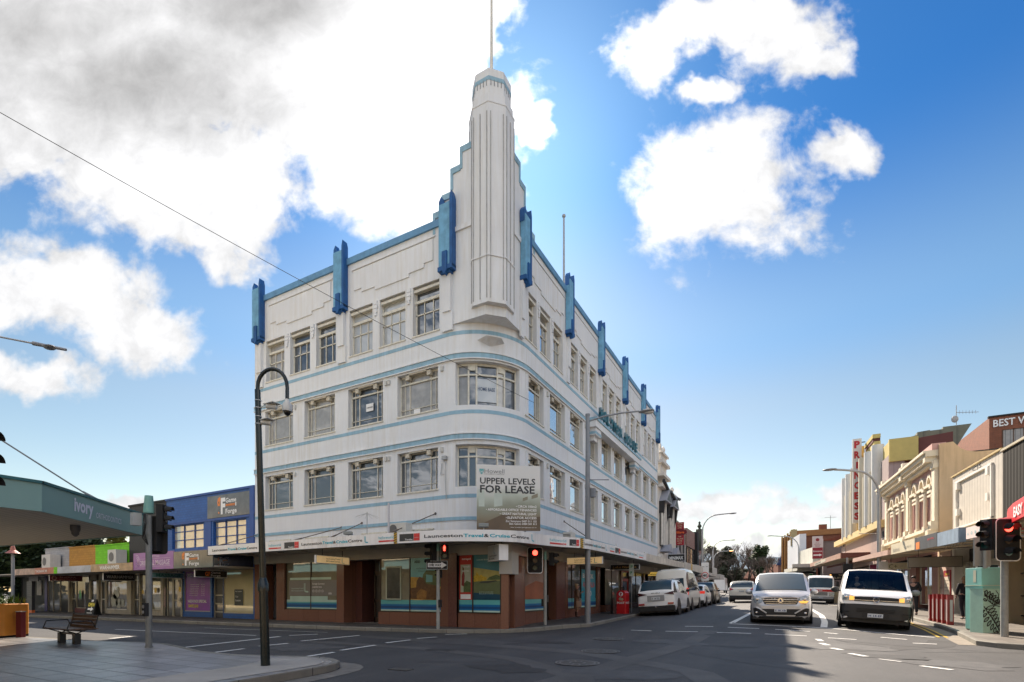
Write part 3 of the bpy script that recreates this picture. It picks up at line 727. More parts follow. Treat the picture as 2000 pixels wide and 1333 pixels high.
  F.box(f,u0-.02,u1+.02,z0-.05,z0,-.2,.035)
  w_=obj('window',f,CREAMW,B)
  if extra:
   x=MB()
   for c in(a,b):F.box(x,c-.085,c+.085,z1-.2,z1-.03,n+.012,-.03)
   F.box(x,a+.09,b-.09,z1-.05,z1+.0,-.24,-.02)
   obj('roller_box',x,mat('weathered_box',(.52,.48,.40),.8,var=.3,scale=12),w_)
  p=MB();F.quad(p,u0,u1,z0,z1,n-.02);obj('pane',p,pane,w_)
 panesL={(0,1):CURT,(1,1):CURT,(3,1):CURT,(1,0):GLASS}
 for i,(a,b)in enumerate(LWM):
  for j,z in enumerate(ZM):win_mid(LF,a,b,z[0],z[1],panesL.get((i,j),GLASS),True)
 for i,(a,b)in enumerate(RWM):
  for j,z in enumerate(ZM):win_mid(RF,a,b,z[0],z[1],GLASSR,True)
 def win_top(F,u0,u1,pane):
  f=MB();n=-.19;z0,z1=ZT;L=u1-u0
  F.box(f,u0,u1,z1-.17,z1-.07,-.24,-.06);zt=11.98;zb=11.52
  for q in((u0,u0+.06,z0,z1),(u1-.06,u1,z0,z1),(u0,u1,z0,z0+.05),(u0+L/3-.017,u0+L/3+.017,z0,zt),(u0+L*2/3-.017,u0+L*2/3+.017,z0,zt),(u0,u1,zb-.02,zb+.02)):
   F.box(f,q[0],q[1],q[2],q[3],n-.03,n+.012)
  F.box(f,u0,u1,zt-.05,zt+.05,n-.03,n+.05)
  F.box(f,u0-.02,u1+.02,z0-.05,z0,-.2,.03)
  w_=obj('window',f,CREAMW,B)
  p=MB();F.quad(p,u0,u1,z0,z1,n-.02);obj('pane',p,pane,w_)
 for i,(a,b)in enumerate(LWT):win_top(LF,a,b,(CURT,GLASS,GLASS,BLIND,BLIND,GLASS)[i])
 for a,b in RWT:win_top(RF,a,b,GLASSR)
 # bow windows
 for j,(z0,z1)in enumerate(ZM):
  f=MB();n_=-.22
  def at(t,d=0):a=R(t*90);return(-RAD+(RAD+n_+d)*math.sin(a),RAD-(RAD+n_+d)*math.cos(a))
  cuts=[3/24,.255,.315,.385,.62,.69,20/24];cuts=[3/24,.27,.33,.37,.60,.64,.70,20/24]
  cuts=[3/24,.25,.34,.58,.67,20/24]
  for c in cuts:
   x,y=at(c);f.cyl((x,y,z0),(x,y,z1),.04,n=4)
  for a,b in zip(cuts,cuts[1:]):
   for zz,th in((z0+.03,.03),(z1-.04,.04),(z0+(z1-z0)*.74,.03)):
    (x0,y0),(x1,y1)=at(a),at(b);d=Vector((x1-x0,y1-y0)).normalized();nx,ny=d.y*.03,-d.x*.03
    f.prism([(x0+nx,y0+ny),(x0-nx,y0-ny),(x1-nx,y1-ny),(x1+nx,y1+ny)][::1],zz-th,zz+th)
  w_=obj('bow_window',f,CREAMW,B)
  for kk,(a,b)in enumerate(zip(cuts,cuts[1:])):
   (x0,y0),(x1,y1)=at(a,-.02),at(b,-.02);p=MB();p.add([(x0,y0,z0),(x1,y1,z0),(x1,y1,z1),(x0,y0,z1)],[(0,1,2,3)])
   obj('pane',p,(CURT if kk in(0,3)else GLASS)if j else GLASS,w_)
   if kk in(1,3):
    x=MB();(x0,y0),(x1,y1)=at(a+.01,.03),at(b-.01,.03);x.prism([(x0,y0),(x1,y1),(x1-.1,y1+.1),(x0-.1,y0+.1)],z1-.25,z1-.04);obj('roller_box',x,CREAMW,w_)
  if j:
   (x0,y0),(x1,y1)=at(.345,.012),at(.575,.012);s_=MB();s_.add([(x0,y0,8.05),(x1,y1,8.05),(x1,y1,8.86),(x0,y0,8.86)],[(0,1,2,3)])
   sg=obj('window_sign',s_,BLIND,w_)
   d=Vector((x1-x0,y1-y0,0));u=d.normalized();q=MB();addtext(q,'HOME BASE',plane((x0+u.x*.03,y0+u.y*.03,8.44),u,Vector((u.y,-u.x,0))),d.length-.1,.13,.02)
   obj('lettering',q,mat('navy_letters',(.02,.05,.12),.5,var=0),w_)
 s_=MB();LF.quad(s_,-6.1,-5.72,8.42,8.72,-.17);obj('window_sign',s_,PWHITE,B)
 q=MB();LF.text(q,'HOME BASE',-6.07,8.54,.32,.055,-.165,.02);obj('lettering',q,TXTDK,B)
 s_=MB();LF.quad(s_,-3.72,-3.42,7.93,8.1,-.17);obj('window_sign',s_,PWHITE,B)
 # small boxes, conduits, vents on the walls
 k=MB()
 for u in(-9.98,-7.3+2.4,-4.75,-2.3):
  for z in(6.3,9.15):LF.box(k,u-.05,u+.05,z,z+.16,0,.06)
 for u in(3.85,8.2,12.6,17.0,21.3):
  for z in(6.3,9.15):RF.box(k,u-.05,u+.05,z,z+.18,0,.07)
 obj('vent',k,mat('old_white_vent',(.5,.5,.48),.7),B)
 k=MB()
 k.tube([(-2.15,-.03,6.1),(-2.15,-.04,5.4),(-2.1,-.04,4.6)],.012,5);k.box(-2.25,-.12,6.0,-2.08,0,6.12);k.tube([(-2.3,-.03,5.9),(-2.35,-.03,5.5),(-2.2,-.03,5.5)],.01,5)
 obj('conduit',k,GALV,B)
 # balcony sign over the side entrance
 bb=MB()
 RF.box(bb,8.55,17.0,9.30,9.62,.0,.42);RF.box(bb,8.7,9.5,8.95,9.30,.0,.36);RF.box(bb,15.9,16.8,8.95,9.30,.0,.36);RF.box(bb,8.85,9.35,8.72,8.95,.0,.22);RF.box(bb,16.1,16.6,8.72,8.95,.0,.22)
 bc=obj('canopy_ledge',bb,WHITE,B)
 bb=MB();RF.box(bb,8.5,17.05,9.62,9.74,.0,.47);RF.box(bb,8.68,9.52,9.0,9.12,.0,.375);RF.box(bb,15.88,16.82,9.0,9.12,.0,.375);obj('ledge_band',bb,BAND,bc)
 q=MB();tx='HOLYMAN HOUSE'
 L3=mat('faded_teal_letters',(.03,.17,.22),.6,var=.15)
 for i,ch in enumerate(tx):
  if ch==' ':continue
  for dn in(.30,.34,.38,.42):RF.text(q,ch,9.3+i*.55,9.95,.42,.52,dn,.03)
  RF.box(q,9.3+i*.55+.05,9.3+i*.55+.1,9.74,9.95,.33,.36)
 obj('lettering',q,L3,bc)
 # ---------------- ground floor: granite piers, shop windows
 g=MB();gb=.22
 top=2.7
 # piers and sills on the left front (u0,u1,z0,z1,n)
 for q in((-12.7,-12.25,.0,top,.02),(-11.19,-10.66,.0,top,.03),(-7.5,-7.10,.0,top,.03),(-2.3,-1.62,.0,top,.10),(-10.66,-7.5,.0,.63,.03),(-5.27,-2.3,.0,.61,.03)):
  g=MB();LF.box(g,q[0],q[1],-.1,q[3],-.6,q[4]);obj('granite_cladding',g,GRAN,B)
 g=MB()
 # corner shop front runs straight across the rounded corner
 cpt=[(-1.62,-.02),(.12,.14),(.32,.22)]
 g.prism([(-1.62,-.03),(.10,.02),(.10,.3),(-1.62,.3)],-.1,.63)
 g.prism([(.10,-.02),(.30,.12),(.16,.5),(-.1,.5),(-.1,.02)],-.1,top)
 g.prism([(.30,.55),(.12,1.66),(-.12,1.66),(-.1,.55)],-.1,top)
 g.prism([(.12,1.66),(.06,1.72),(.04,3.6),(-.4,3.6),(-.4,1.66)],-.1,.63);obj('granite_cladding',g,GRAN,B)
 for q in((4.7,5.67,.0,top,.0),(5.67,5.97,.0,top,.04),(9.9,10.32,.0,top,.04),(5.97,9.9,.0,.62,.04),(11.3,14.3,.0,.70,.02),(14.2,14.5,0,top,.02),(16.0,19.5,0,.7,.02),(19.5,19.8,0,top,.02),(22.9,23.7,0,top,.02)):
  g=MB();RF.box(g,q[0],q[1],-.1,q[3],-.6,q[4]);obj('granite_cladding',g,GRAN,B)
 g=MB();LF.box(g,-1.98,-1.62,-.1,top,-.05,.105);g.box(-12.25,.9,-.1,-11.19,1.1,top);g.box(-7.1,.6,-.1,-6.75,1.4,top);RF.box(g,4.72,5.66,-.1,top,.002,.03)
 LF.box(g,-12.24,-11.2,-.1,.14,-1.0,-.05)
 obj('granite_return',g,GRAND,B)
 k=MB();LF.box(k,BX0,-1.6,2.62,3.0,-.4,.07);k.prism([(-1.6,-.07),(.2,-.02),(.38,.25),(.2,1.7),(-.3,1.7),(-1.6,.3)],2.62,3.0);RF.box(k,1.7,BY1,2.66,3.35,-.4,.07)
 k.prism([(.08,-.12),(.42,.12),(.42,.6),(.08,.6)],1.95,2.66)
 obj('shop_bulkhead',k,SOFFIT,B)
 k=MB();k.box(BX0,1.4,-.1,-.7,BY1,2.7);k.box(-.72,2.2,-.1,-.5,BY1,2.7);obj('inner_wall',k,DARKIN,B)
 k=MB();k.box(-12.6,.1,-.1,-.4,2,.13);obj('entry_step',k,CONC,B)
 fm=mat('bronze_frame',(.05,.035,.025),.4,metal=.3)
 def shopwin(F,u0,u1,z0,z1,cuts,pane,n=-.06,fmat=fm,t=.045):
  f=MB()
  for q in((u0,u0+t,z0,z1),(u1-t,u1,z0,z1),(u0,u1,z0,z0+t),(u0,u1,z1-t,z1))+tuple((c-t/2,c+t/2,z0,z1)for c in cuts):F.box(f,q[0],q[1],q[2],q[3],n-.03,n+.02)
  w_=obj('shop_window',f,fmat,B);p=MB();F.quad(p,u0,u1,z0,z1,n-.01);obj('pane',p,pane,w_);return w_
 w1=shopwin(LF,-10.66,-7.5,.63,2.66,(-9.1,),SHOPG);w2=shopwin(LF,-5.27,-2.3,.61,2.66,(-3.81,),SHOPG)
 # corner window between (-1.62,-.02) and (.10,.0)
 w3=shopwin(LF,-1.62,.10,.63,2.66,(-1.02,),SHOPG,n=0.0)
 w4=shopwin(RF,1.7,3.6,.63,2.66,(),SHOPG,n=.05);w5=shopwin(RF,5.97,9.9,.62,2.66,(6.65,7.76),SHOPD)
 w6=shopwin(RF,11.35,14.2,.7,2.66,(12.58,),SHOPG);w7=shopwin(RF,16.0,19.5,.7,2.66,(17.7,),SHOPD);w8=shopwin(RF,20.9,22.9,.3,2.66,(21.9,),SHOPD)
 # doors
 def door(F,u0,u1,n,m=fm,z1=2.15,leaf=2):
  f=MB();F.box(f,u0,u1,z1,z1+.06,n-.03,n+.03);F.box(f,u0,u1,2.6,2.68,n-.03,n+.03)
  L=(u1-u0)/leaf
  for i in range(leaf):
   a=u0+i*L
   for q in((a,a+.07,.14,z1),(a+L-.07,a+L,.14,z1),(a,a+L,.14,.34),(a,a+L,z1-.1,z1),(a,a+L,.98,1.08)):F.box(f,q[0],q[1],q[2],q[3],n-.03,n+.03)
  d=obj('door',f,m,B);p=MB();F.quad(p,u0,u1,.14,2.62,n-.02);obj('pane',p,SHOPD,d)
  h=MB();F.box(h,u0+L-.13,u0+L-.1,.95,1.25,n+.03,n+.07);obj('handle',h,GALV,d)
 door(LF,-6.4,-5.35,-.95);door(RF,3.72,4.7,-.35,leaf=1);door(RF,10.32,11.3,-.5,leaf=1);door(RF,14.6,16.0,-.1,mat('red_door',(.35,.03,.035),.4),leaf=1);door(RF,19.8,20.9,-.5,leaf=1)
 # window graphics
 SEA=mat('teal_film',(.11,.42,.42),.3,var=.05);SEA2=mat('blue_film',(.01,.15,.36),.3,var=.05);SEA3=mat('pale_film',(.45,.62,.55),.3,var=.1)
 NAVY=mat('navy_film',(.008,.07,.2),.3,var=.05)
 def stripes(F,u0,u1,z0,w_,n=-.05,k=1.0):
  for a,b,m in((0,.07,SEA3),(.07,.12,SEA2),(.12,.2,NAVY),(.2,.27,SEA2),(.27,.33,SEA),(.33,.43,SEA3 if k<1 else SEA)):
   q=MB();F.quad(q,u0,u1,z0+a*k,z0+b*k,n);obj('window_film',q,m,w_)
 stripes(LF,-10.6,-9.13,.66,w1,k=.9);stripes(LF,-9.07,-7.55,.66,w1,k=.9)
 stripes(LF,-5.22,-3.84,.64,w2);stripes(LF,-3.78,-2.33,.64,w2);stripes(LF,-1.57,-1.05,.66,w3,.012);stripes(LF,-.99,.06,.66,w3,.012)
 stripes(RF,1.8,3.56,.66,w4,.062);stripes(RF,6.0,6.62,.66,w5);stripes(RF,6.68,7.73,.66,w5);stripes(RF,7.8,9.86,.66,w5)
 GREYF=mat('grey_film',(.20,.19,.185),.35,var=.05)
 q=MB();LF.quad(q,-10.45,-9.13,1.22,1.86,-.05);LF.quad(q,-9.07,-7.55,1.22,1.86,-.05);obj('window_film',q,GREYF,w1)
 q=MB();LF.quad(q,-10.4,-7.9,1.88,1.98,-.05);LF.quad(q,-10.4,-8.1,.98,1.2,-.051);obj('window_film',q,SEA3,w1)
 q=MB();LF.text(q,'Foreign Currency',-9.0,1.68,.72,.07,-.046,.015);LF.text(q,'available here',-9.0,1.55,.56,.07,-.046,.015)
 LF.text(q,'O O O O',-9.0,1.36,.66,.11,-.046,0);LF.text(q,'00',-8.05,1.27,.18,.08,-.046,.02);obj('lettering',q,TXTW,w1)
 q=MB();LF.text(q,'LauncestonTravel',-10.3,1.5,.75,.06,-.046,0);LF.text(q,'&CruiseCentre',-10.3,1.4,.75,.06,-.046,0);obj('lettering',q,SEA3,w1)
 def lmark(mb,fn,x,z,h,r=.1):
  """rounded L mark as a tube-like ribbon"""
  for off,hw in((0,.012),(h*.13,.012)):
   pts=[(x+off,z+h),(x+off,z+h*.32),(x+off+h*.05,z+h*.2),(x+h*.28,z+h*.12-(off and-.0)+off*.6),(x+h*.6,z+h*.10+off*.6)]
   for(a,b),(c,d)in zip(pts,pts[1:]):
    dx,dz=c-a,d-b;l=math.hypot(dx,dz)or 1;nx,nz=-dz/l*hw*h*3,dx/l*hw*h*3
    mb.add([fn(a+nx,b+nz),fn(a-nx,b-nz),fn(c-nx,d-nz),fn(c+nx,d+nz)],[(0,1,2,3)])
 q=MB();lmark(q,lambda a,b:LF.p(a,b,-.046),-9.5,1.32,.42);obj('logo_mark',q,SEA3,w1)
 # framed poster, safari picture, river cruise picture and the rest
 q=MB();LF.quad(q,-4.98,-4.22,1.05,2.33,-.05);obj('poster_frame',q,mat('pale_poster_frame',(.42,.46,.36),.5),w2)
 q=MB();LF.quad(q,-4.92,-4.28,1.12,2.27,-.047);obj('poster',q,mat('dark_poster',(.045,.05,.045),.3,var=.6,scale=3),w2)
 def picture(name,F,u0,u1,z0,z1,n,par,layers):
  for k_,(m,pts)in enumerate(layers):
   q=MB();q.add([F.p(u0+a*(u1-u0),z0+b*(z1-z0),n+.0015*k_)for a,b in pts],[tuple(range(len(pts)))]);obj(name,q,m,par)
 F4=[(0,0),(1,0),(1,1),(0,1)]
 SKYP=mat('poster_sky',(.16,.42,.44),.3,var=.25,scale=2);SAV=mat('poster_savanna',(.46,.27,.05),.3,var=.35,scale=6);LION=mat('poster_brown',(.12,.06,.025),.3,var=.5,scale=9);GRN=mat('poster_green',(.09,.13,.05),.3,var=.4,scale=9)
 picture('poster',LF,-3.77,-2.34,1.08,2.6,-.05,w2,[(SKYP,F4),(SAV,[(0,0),(1,0),(1,.5),(0,.55)]),(GRN,[(.35,.38),(1,.3),(1,.68),(.5,.7),(.4,.6)]),(LION,[(0,.02),(1,0),(.98,.22),(.8,.34),(.5,.38),(.42,.52),(.28,.55),(.2,.45),(.18,.3),(.0,.28)]),(mat('poster_mane',(.3,.15,.04),.3,var=.4,scale=9),[(.2,.02),(.5,.02),(.52,.2),(.34,.27),(.2,.16)]),(SKYP,[(.5,.42),(.7,.42),(.7,.58),(.5,.6)])])
 q=MB();LF.text(q,'ADD',-3.6,2.42,.28,.09,-.035,.03);LF.text(q,'and experience what',-3.5,2.2,.9,.05,-.035);LF.text(q,'Flying to wild places',-3.4,2.1,.7,.045,-.035);obj('lettering',q,TXTDK,w2)
 q=MB();LF.quad(q,-1.57,-1.05,1.09,2.62,.012);obj('poster',q,mat('poster_red',(.45,.04,.03),.35,var=.08),w3)
 picture('poster',LF,-1.52,-1.1,1.35,2.3,.014,w3,[(mat('poster_pale',(.42,.45,.33),.35,var=.2),F4),(GRN,[(.3,0),(1,0),(1,.35),(.6,.42),(.3,.3)]),(mat('poster_coat',(.25,.04,.04),.3,var=.3),[(.1,.25),(.35,.2),(.42,.6),(.3,.8),(.12,.6)]),(LION,[(.2,.78),(.34,.78),(.34,.92),(.2,.92)])])
 q=MB();LF.quad(q,-1.52,-1.1,1.12,1.28,.014);obj('poster',q,TXTW,w3)
 q=MB();LF.text(q,'intrepid',-1.46,2.46,.36,.07,.016,.02);LF.text(q,'small',-1.4,2.2,.25,.07,.022,.01);LF.text(q,'stories.',-1.45,2.06,.3,.06,.022,.01);obj('lettering',q,TXTW,w3)
 picture('poster',LF,-.98,.05,1.09,2.62,.012,w3,[(mat('poster_teal',(.035,.17,.2),.3,var=.3,scale=1.5),F4),(mat('poster_water',(.12,.15,.07),.3,var=.25,scale=2),[(0,0),(1,0),(1,.46),(0,.46)]),(mat('poster_glow',(.38,.33,.1),.3,var=.3),[(0,.42),(1,.42),(1,.62),(0,.72)]),(mat('poster_town',(.5,.33,.03),.3,var=.5,scale=16),[(0,.40),(.5,.43),(.5,.5),(.35,.52),(.3,.56),(.22,.53),(.12,.62),(.06,.53),(0,.54)]),(GRN,[(.5,.43),(1,.44),(1,.52),(.85,.55),(.6,.5)]),(mat('poster_boat',(.05,.055,.05),.3),[(.2,.37),(.55,.37),(.92,.41),(.85,.43),(.3,.4)]),(mat('poster_deep',(.01,.06,.10),.3,var=.2),[(0,0),(1,0),(1,.12),(0,.16)])])
 q=MB();LF.text(q,'EUROPE RIVER CRUISES',-.85,2.42,.75,.05,.024);LF.text(q,'BOOK TO OUR OFF CHART',-.75,1.34,.55,.03,.024);LF.text(q,'RIVER EUROPE FOR WINTER',-.75,1.28,.55,.03,.024);obj('lettering',q,SEA3,w3)
 picture('poster',RF,1.8,3.56,1.1,2.62,.062,w4,[(mat('poster_rust',(.32,.10,.045),.3,var=.3,scale=1.2),F4),(mat('poster_car',(.3,.2,.17),.3,var=.4,scale=2),[(0,.3),(.5,.45),(1,.4),(1,.65),(.4,.7),(0,.6)])])
 q=MB();RF.text(q,'AUSTRALIA',1.95,1.95,1.0,.2,.068);obj('lettering',q,mat('pale_rust_letters',(.5,.3,.22),.4),w4)
 picture('poster',RF,7.85,9.8,.98,2.45,-.045,w5,[(mat('poster_sky_blue',(.03,.33,.45),.35,var=.1),F4)])
 q=MB();RF.text(q,'BLACK',8.0,2.05,1.5,.22,-.04,.02);obj('lettering',q,TXTW,w5)
 q=MB();RF.text(q,'AUSTRALIA',8.0,1.62,1.7,.26,-.04,.03);obj('lettering',q,mat('pink_letters',(.6,.12,.14),.4),w5)
 q=MB();RF.text(q,'$50',8.6,1.2,.6,.24,-.04,.02);obj('lettering',q,TXTW,w5)
 # clerestory windows above the awning
 k=MB()
 for(u0,u1)in((-11.9,-10.3),(-9.6,-8.0),(-6.4,-4.9),(-3.9,-2.7)):
  k.ext([(u0,3.0),(u1,3.0),(u1,3.6),(u0+.4,3.6),(u0,3.45)],(0,-.004,0),(1,0,0),(0,0,1),(0,-1,0),.02)
 cw_=obj('clerestory',k,DARKIN,B)
 k=MB()
 for(u0,u1)in((-11.9,-10.3),(-9.6,-8.0),(-6.4,-4.9),(-3.9,-2.7)):
  LF.box(k,u0+.3,u1+.05,3.58,3.64,0,.08);LF.box(k,u0-.03,u0+.03,3.0,3.47,0,.08);LF.box(k,(u0+u1)/2-.05,(u0+u1)/2+.05,3.2,3.58,0,.06)
  k.ext([(u0-.03,3.44),(u0+.03,3.40),(u0+.42,3.57),(u0+.38,3.62)],(0,0,0),(1,0,0),(0,0,1),(0,-1,0),.08)
 obj('clerestory_frame',k,CREAMW,cw_)
 # ---------------- awning
 path=[(-13.05,-1.9),(-11,-1.9),(-9,-1.9),(-7,-1.9),(-5,-1.9),(-3.6,-1.9),(-2.6,-1.88),(-1.65,-1.81),(-.78,-1.6),(-.1,-1.25),(.5,-.85),(.88,-.4),(1.05,.2),(1.15,1.1),(1.42,2.0),(1.82,2.75),(1.9,3.5)]+[(1.9,y)for y in(5,7,9,11,13,15.1,18,21,23.7)]
 inner=[(-13.05,0),(-11,0),(-9,0),(-7,0),(-5,0),(-3.6,0),(-2.6,0),(-1.9,0),(-1.5,0),(-1.1,.1),(-.7,.3),(-.4,.6),(-.2,1.1),(0,1.6),(0,2.1),(0,2.8),(0,3.5)]+[(0,y)for y in(5,7,9,11,13,15.1,18,21,23.7)]
 zb=lambda y:2.93+.0105*max(0,y)-(.03 if y>15 else 0)
 zt_=lambda y:3.29+.0105*max(0,y)
 fa=MB();so=MB();rf=MB()
 for i in range(len(path)-1):
  a,b,c,d=path[i],path[i+1],inner[i],inner[i+1]
  fa.add([(*a,zb(a[1])),(*b,zb(b[1])),(*b,zt_(b[1])),(*a,zt_(a[1]))],[(0,1,2,3)])
  va,vb=Vector(a),Vector(b);dd=(vb-va).normalized();nn=Vector((-dd.y,dd.x))*.05
  fa.add([(*(va+nn),zb(a[1])),(*(vb+nn),zb(b[1])),(*(vb+nn),zt_(b[1])),(*(va+nn),zt_(a[1])),(*a,zt_(a[1])),(*b,zt_(b[1])),(*a,zb(a[1])),(*b,zb(b[1]))],[(0,3,2,1),(4,5,2,3),(7,6,0,1)])
  so.add([(*(va+nn),zb(a[1])+.05),(*(vb+nn),zb(b[1])+.05),(*d,zb(d[1])+.05),(*c,zb(c[1])+.05)],[(3,2,1,0)])
  rf.add([(*(va+nn),zt_(a[1])-.06),(*(vb+nn),zt_(b[1])-.06),(*d,zt_(d[1])-.03),(*c,zt_(c[1])-.03)],[(0,1,2,3)])
 aw=obj('awning',fa,PWHITE,B);obj('soffit',so,SOFFIT,aw);obj('awning_roof',rf,GALV,aw)
 k=MB();k.box(-13.04,-1.85,2.98,-12.72,-.0,3.26);obj('awning_end',k,PWHITE,aw)
 dl=MB()
 for x in(-11.5,-9.6,-8.2,-6.1,-4.6,-3.0,-1.9):dl.cyl((x,-1.0,2.975),(x,-1.0,2.96),.12,n=12)
 dl.cyl((-.6,-.75,2.975),(-.6,-.75,2.96),.12,n=12)
 for y in(3,6,9,12):dl.cyl((1.1,y,zb(y)+.045),(1.1,y,zb(y)+.03),.12,n=12)
 obj('downlight',dl,mat('downlight_ring',(.12,.11,.1),.5),aw)
 # fascia graphics follow the fascia line
 PL=[Vector(p)for p in path];cum=[0]
 for a,b in zip(PL,PL[1:]):cum.append(cum[-1]+(b-a).length)
 def fp_(s,z,lift=.006):
  for i in range(len(PL)-1):
   if s<=cum[i+1]or i==len(PL)-2:
    d=(PL[i+1]-PL[i]).normalized();p=PL[i]+d*(s-cum[i]);nn=Vector((d.y,-d.x))*lift
    return(p.x+nn.x,p.y+nn.y,z+.0105*max(0,p.y))
 def rect(mb,s0,s1,z0,z1,lift=.005):
  n=max(1,int((s1-s0)/.15))
  for i in range(n):
   a,b=s0+(s1-s0)*i/n,s0+(s1-s0)*(i+1)/n
   mb.add([fp_(a,z0,lift),fp_(b,z0,lift),fp_(b,z1,lift),fp_(a,z1,lift)],[(0,1,2,3)])
 dk,cy,rd,lc,wh,gy,ye,bk=(MB()for _ in range(8))
 def ltc(s0,s1,z=3.06,h=.105):
  L=s1-s0;z+=0
  for t_,a,b,m_ in(('Launceston',0,.355,dk),('Travel',.362,.535,cy),('&',.54,.585,dk),('Cruise',.59,.775,cy),('Centre',.78,1,dk)):
   addtext(m_,t_,lambda x,y:fp_(s0+a*L+x,z+y),(b-a)*L,h,.018 if m_ is dk else .03)
 def lm(s):lmark(lc,lambda a,b:fp_(a,b),s,2.985,.25)
 def hw(s0,s1):
  addtext(lc,'helloworld',lambda x,y:fp_(s0+x,3.10+y),s1-s0,.10,.0);rect(rd,s0,s1,3.0,3.055);addtext(wh,'TRAVEL',lambda x,y:fp_(s0+(s1-s0)*.72+x,3.012+y,.009),(s1-s0)*.25,.03)
 def tv(s0,s1):
  c=s0+(s1-s0)*.7;rect(gy,s0,c,2.99,3.22);rect(rd,c+.01,s1,2.99,3.22)
  addtext(wh,'Travelex',lambda x,y:fp_(s0+(c-s0)*.4+x,3.01+y,.009),(c-s0)*.55,.055,.02);addtext(wh,'worldwide',lambda x,y:fp_(c+.03+x,3.08+y,.009),(s1-c)*.7,.02)
 for it in FASCIA:
  {'L':ltc,'H':hw,'T':tv}.get(it[0],lambda*a:None)(*it[1:3])
  if it[0]=='M':lm(it[1])
  if it[0]=='S':
   rect(ye,it[1],it[2],2.93,3.29,.012)
   for q_ in range(5):
    z=2.93+q_*.075;bk.add([fp_(it[1],z,.016),fp_(it[2],z+.05,.016),fp_(it[2],z+.08,.016),fp_(it[1],z+.03,.016)],[(0,1,2,3)])
 for m_,mm in((dk,TXTDK),(cy,CYAN),(rd,REDS),(lc,CYAN),(wh,TXTW),(gy,TXTDK),(ye,mat('hazard_yellow',(.6,.36,.02),.5)),(bk,TXTDK)):
  if m_.v:obj('fascia_graphics',m_,mm,aw)
 # plainer boards of the farther shops
 k=MB();rect(k,FARB[0],cum[-1],2.9,3.3,.01);obj('fascia_board',k,mat('faded_picture_board',(.52,.48,.42),.5,var=.35,scale=1.6),aw)
 # awning stays
 st=MB()
 for(x0,y0,z0,x1,y1,z1)in((-8.2,-1.75,3.25,-7.25,0,3.95),(-6.1,-1.75,3.25,-6.15,0,4.05),(-3.35,-1.75,3.25,-2.6,0,4.15),(-12.9,-1.8,3.25,-12.5,0,3.95),(1.85,4.2,3.3,0,5.6,4.4)):
  st.cyl((x0,y0,z0),(x1,y1,z1),.018,n=6);st.ball((x1,y1,z1),.05,n=6,k=4);st.cyl((x0,y0,z0),((x0*3+x1)/4,(y0*3+y1)/4,(z0*3+z1)/4),.03,n=6)
 obj('awning_stay',st,mat('rusty_steel',(.12,.10,.09),.7,var=.3,scale=12),aw)
building()
# ------------------------------------------------------------------ left row of shops
def hang_sign(name,label,p0,p1,z0,z1,face,txts,th=.06,group=None,edge=None,rods=None,cat='sign'):
 """blade sign hanging below an awning between ground points p0 and p1; both faces lettered. txts: (text, a, b, w, h, mat, bold)"""
 t=thing(name,label,cat,((p0[0]+p1[0])/2,(p0[1]+p1[1])/2,z0),group=group)
 a,b=Vector((*p0,0)),Vector((*p1,0));u=(b-a).normalized();n=Vector((u.y,-u.x,0));L=(b-a).length
 m=MB()
 q=[(a-n*th/2).to_2d(),(b-n*th/2).to_2d(),(b+n*th/2).to_2d(),(a+n*th/2).to_2d()]
 if n.cross(u).z<0:q=q[::-1]
 m.prism([tuple(x)for x in q],z0,z1);obj('sign_box',m,edge or PWHITE,t)
 f=MB()
 for sg,base,uu in((1,a,u),(-1,b,-u)):
  nn=n*sg;pl=plane(base+Vector((0,0,z0))+nn*th/2,uu,nn,.004)
  f.add([pl(.02,.02),pl(L-.02,.02),pl(L-.02,z1-z0-.02),pl(.02,z1-z0-.02)],[(0,1,2,3)])
 obj('sign_face',f,face,t)
 for(s,x,y,w,h,mm,bo)in txts:
  g=MB()
  for sg,base,uu in((1,a,u),(-1,b,-u)):
   nn=n*sg;pl=plane(base+Vector((0,0,z0))+nn*th/2,uu,nn,.008)
   addtext(g,s,lambda p,r:pl(x*L+p,y*(z1-z0)+r),w*L,h*(z1-z0),bo)
  obj('lettering',g,mm,t)
 r=MB()
 for k in(.2,.8):
  c=a+u*L*k;r.cyl((c.x,c.y,z1),(c.x,c.y,z1+(rods or .25)),.012,n=5)
 obj('hanger',r,BLACK,t)
 return t
def shopwin2(F,B,u0,u1,z0,z1,cuts,pane,fmat,n=-.04,t=.04,name='shop_window'):
 f=MB()
 for q in((u0,u0+t,z0,z1),(u1-t,u1,z0,z1),(u0,u1,z0,z0+t),(u0,u1,z1-t,z1))+tuple((c-t/2,c+t/2,z0,z1)for c in cuts):F.box(f,q[0],q[1],q[2],q[3],n-.04,n+.025)
 w_=obj(name,f,fmat,B);p=MB();F.quad(p,u0,u1,z0,z1,n-.01);obj('pane',p,pane,w_);return w_
def glazdoor(F,B,u0,u1,z0,z1,fmat,pane=None,n=-.12,bars=(.95,)):
 f=MB()
 for q in((u0,u0+.07,z0,z1),(u1-.07,u1,z0,z1),(u0,u1,z0,z0+.14),(u0,u1,z1-.08,z1),(u0,u1,z1-.42,z1-.36))+tuple((u0,u1,z0+b,z0+b+.05)for b in bars):F.box(f,q[0],q[1],q[2],q[3],n-.03,n+.03)
 d=obj('door',f,fmat,B);p=MB();F.quad(p,u0,u1,z0,z1,n-.01);obj('pane',p,pane or SHOPD,d)
 h=MB();F.box(h,u1-.13,u1-.1,z0+.85,z0+1.1,n+.03,n+.07);obj('handle',h,GALV,d)
 return d
ALU=mat('aluminium_frame',(.42,.40,.33),.4,metal=.4,var=.1)
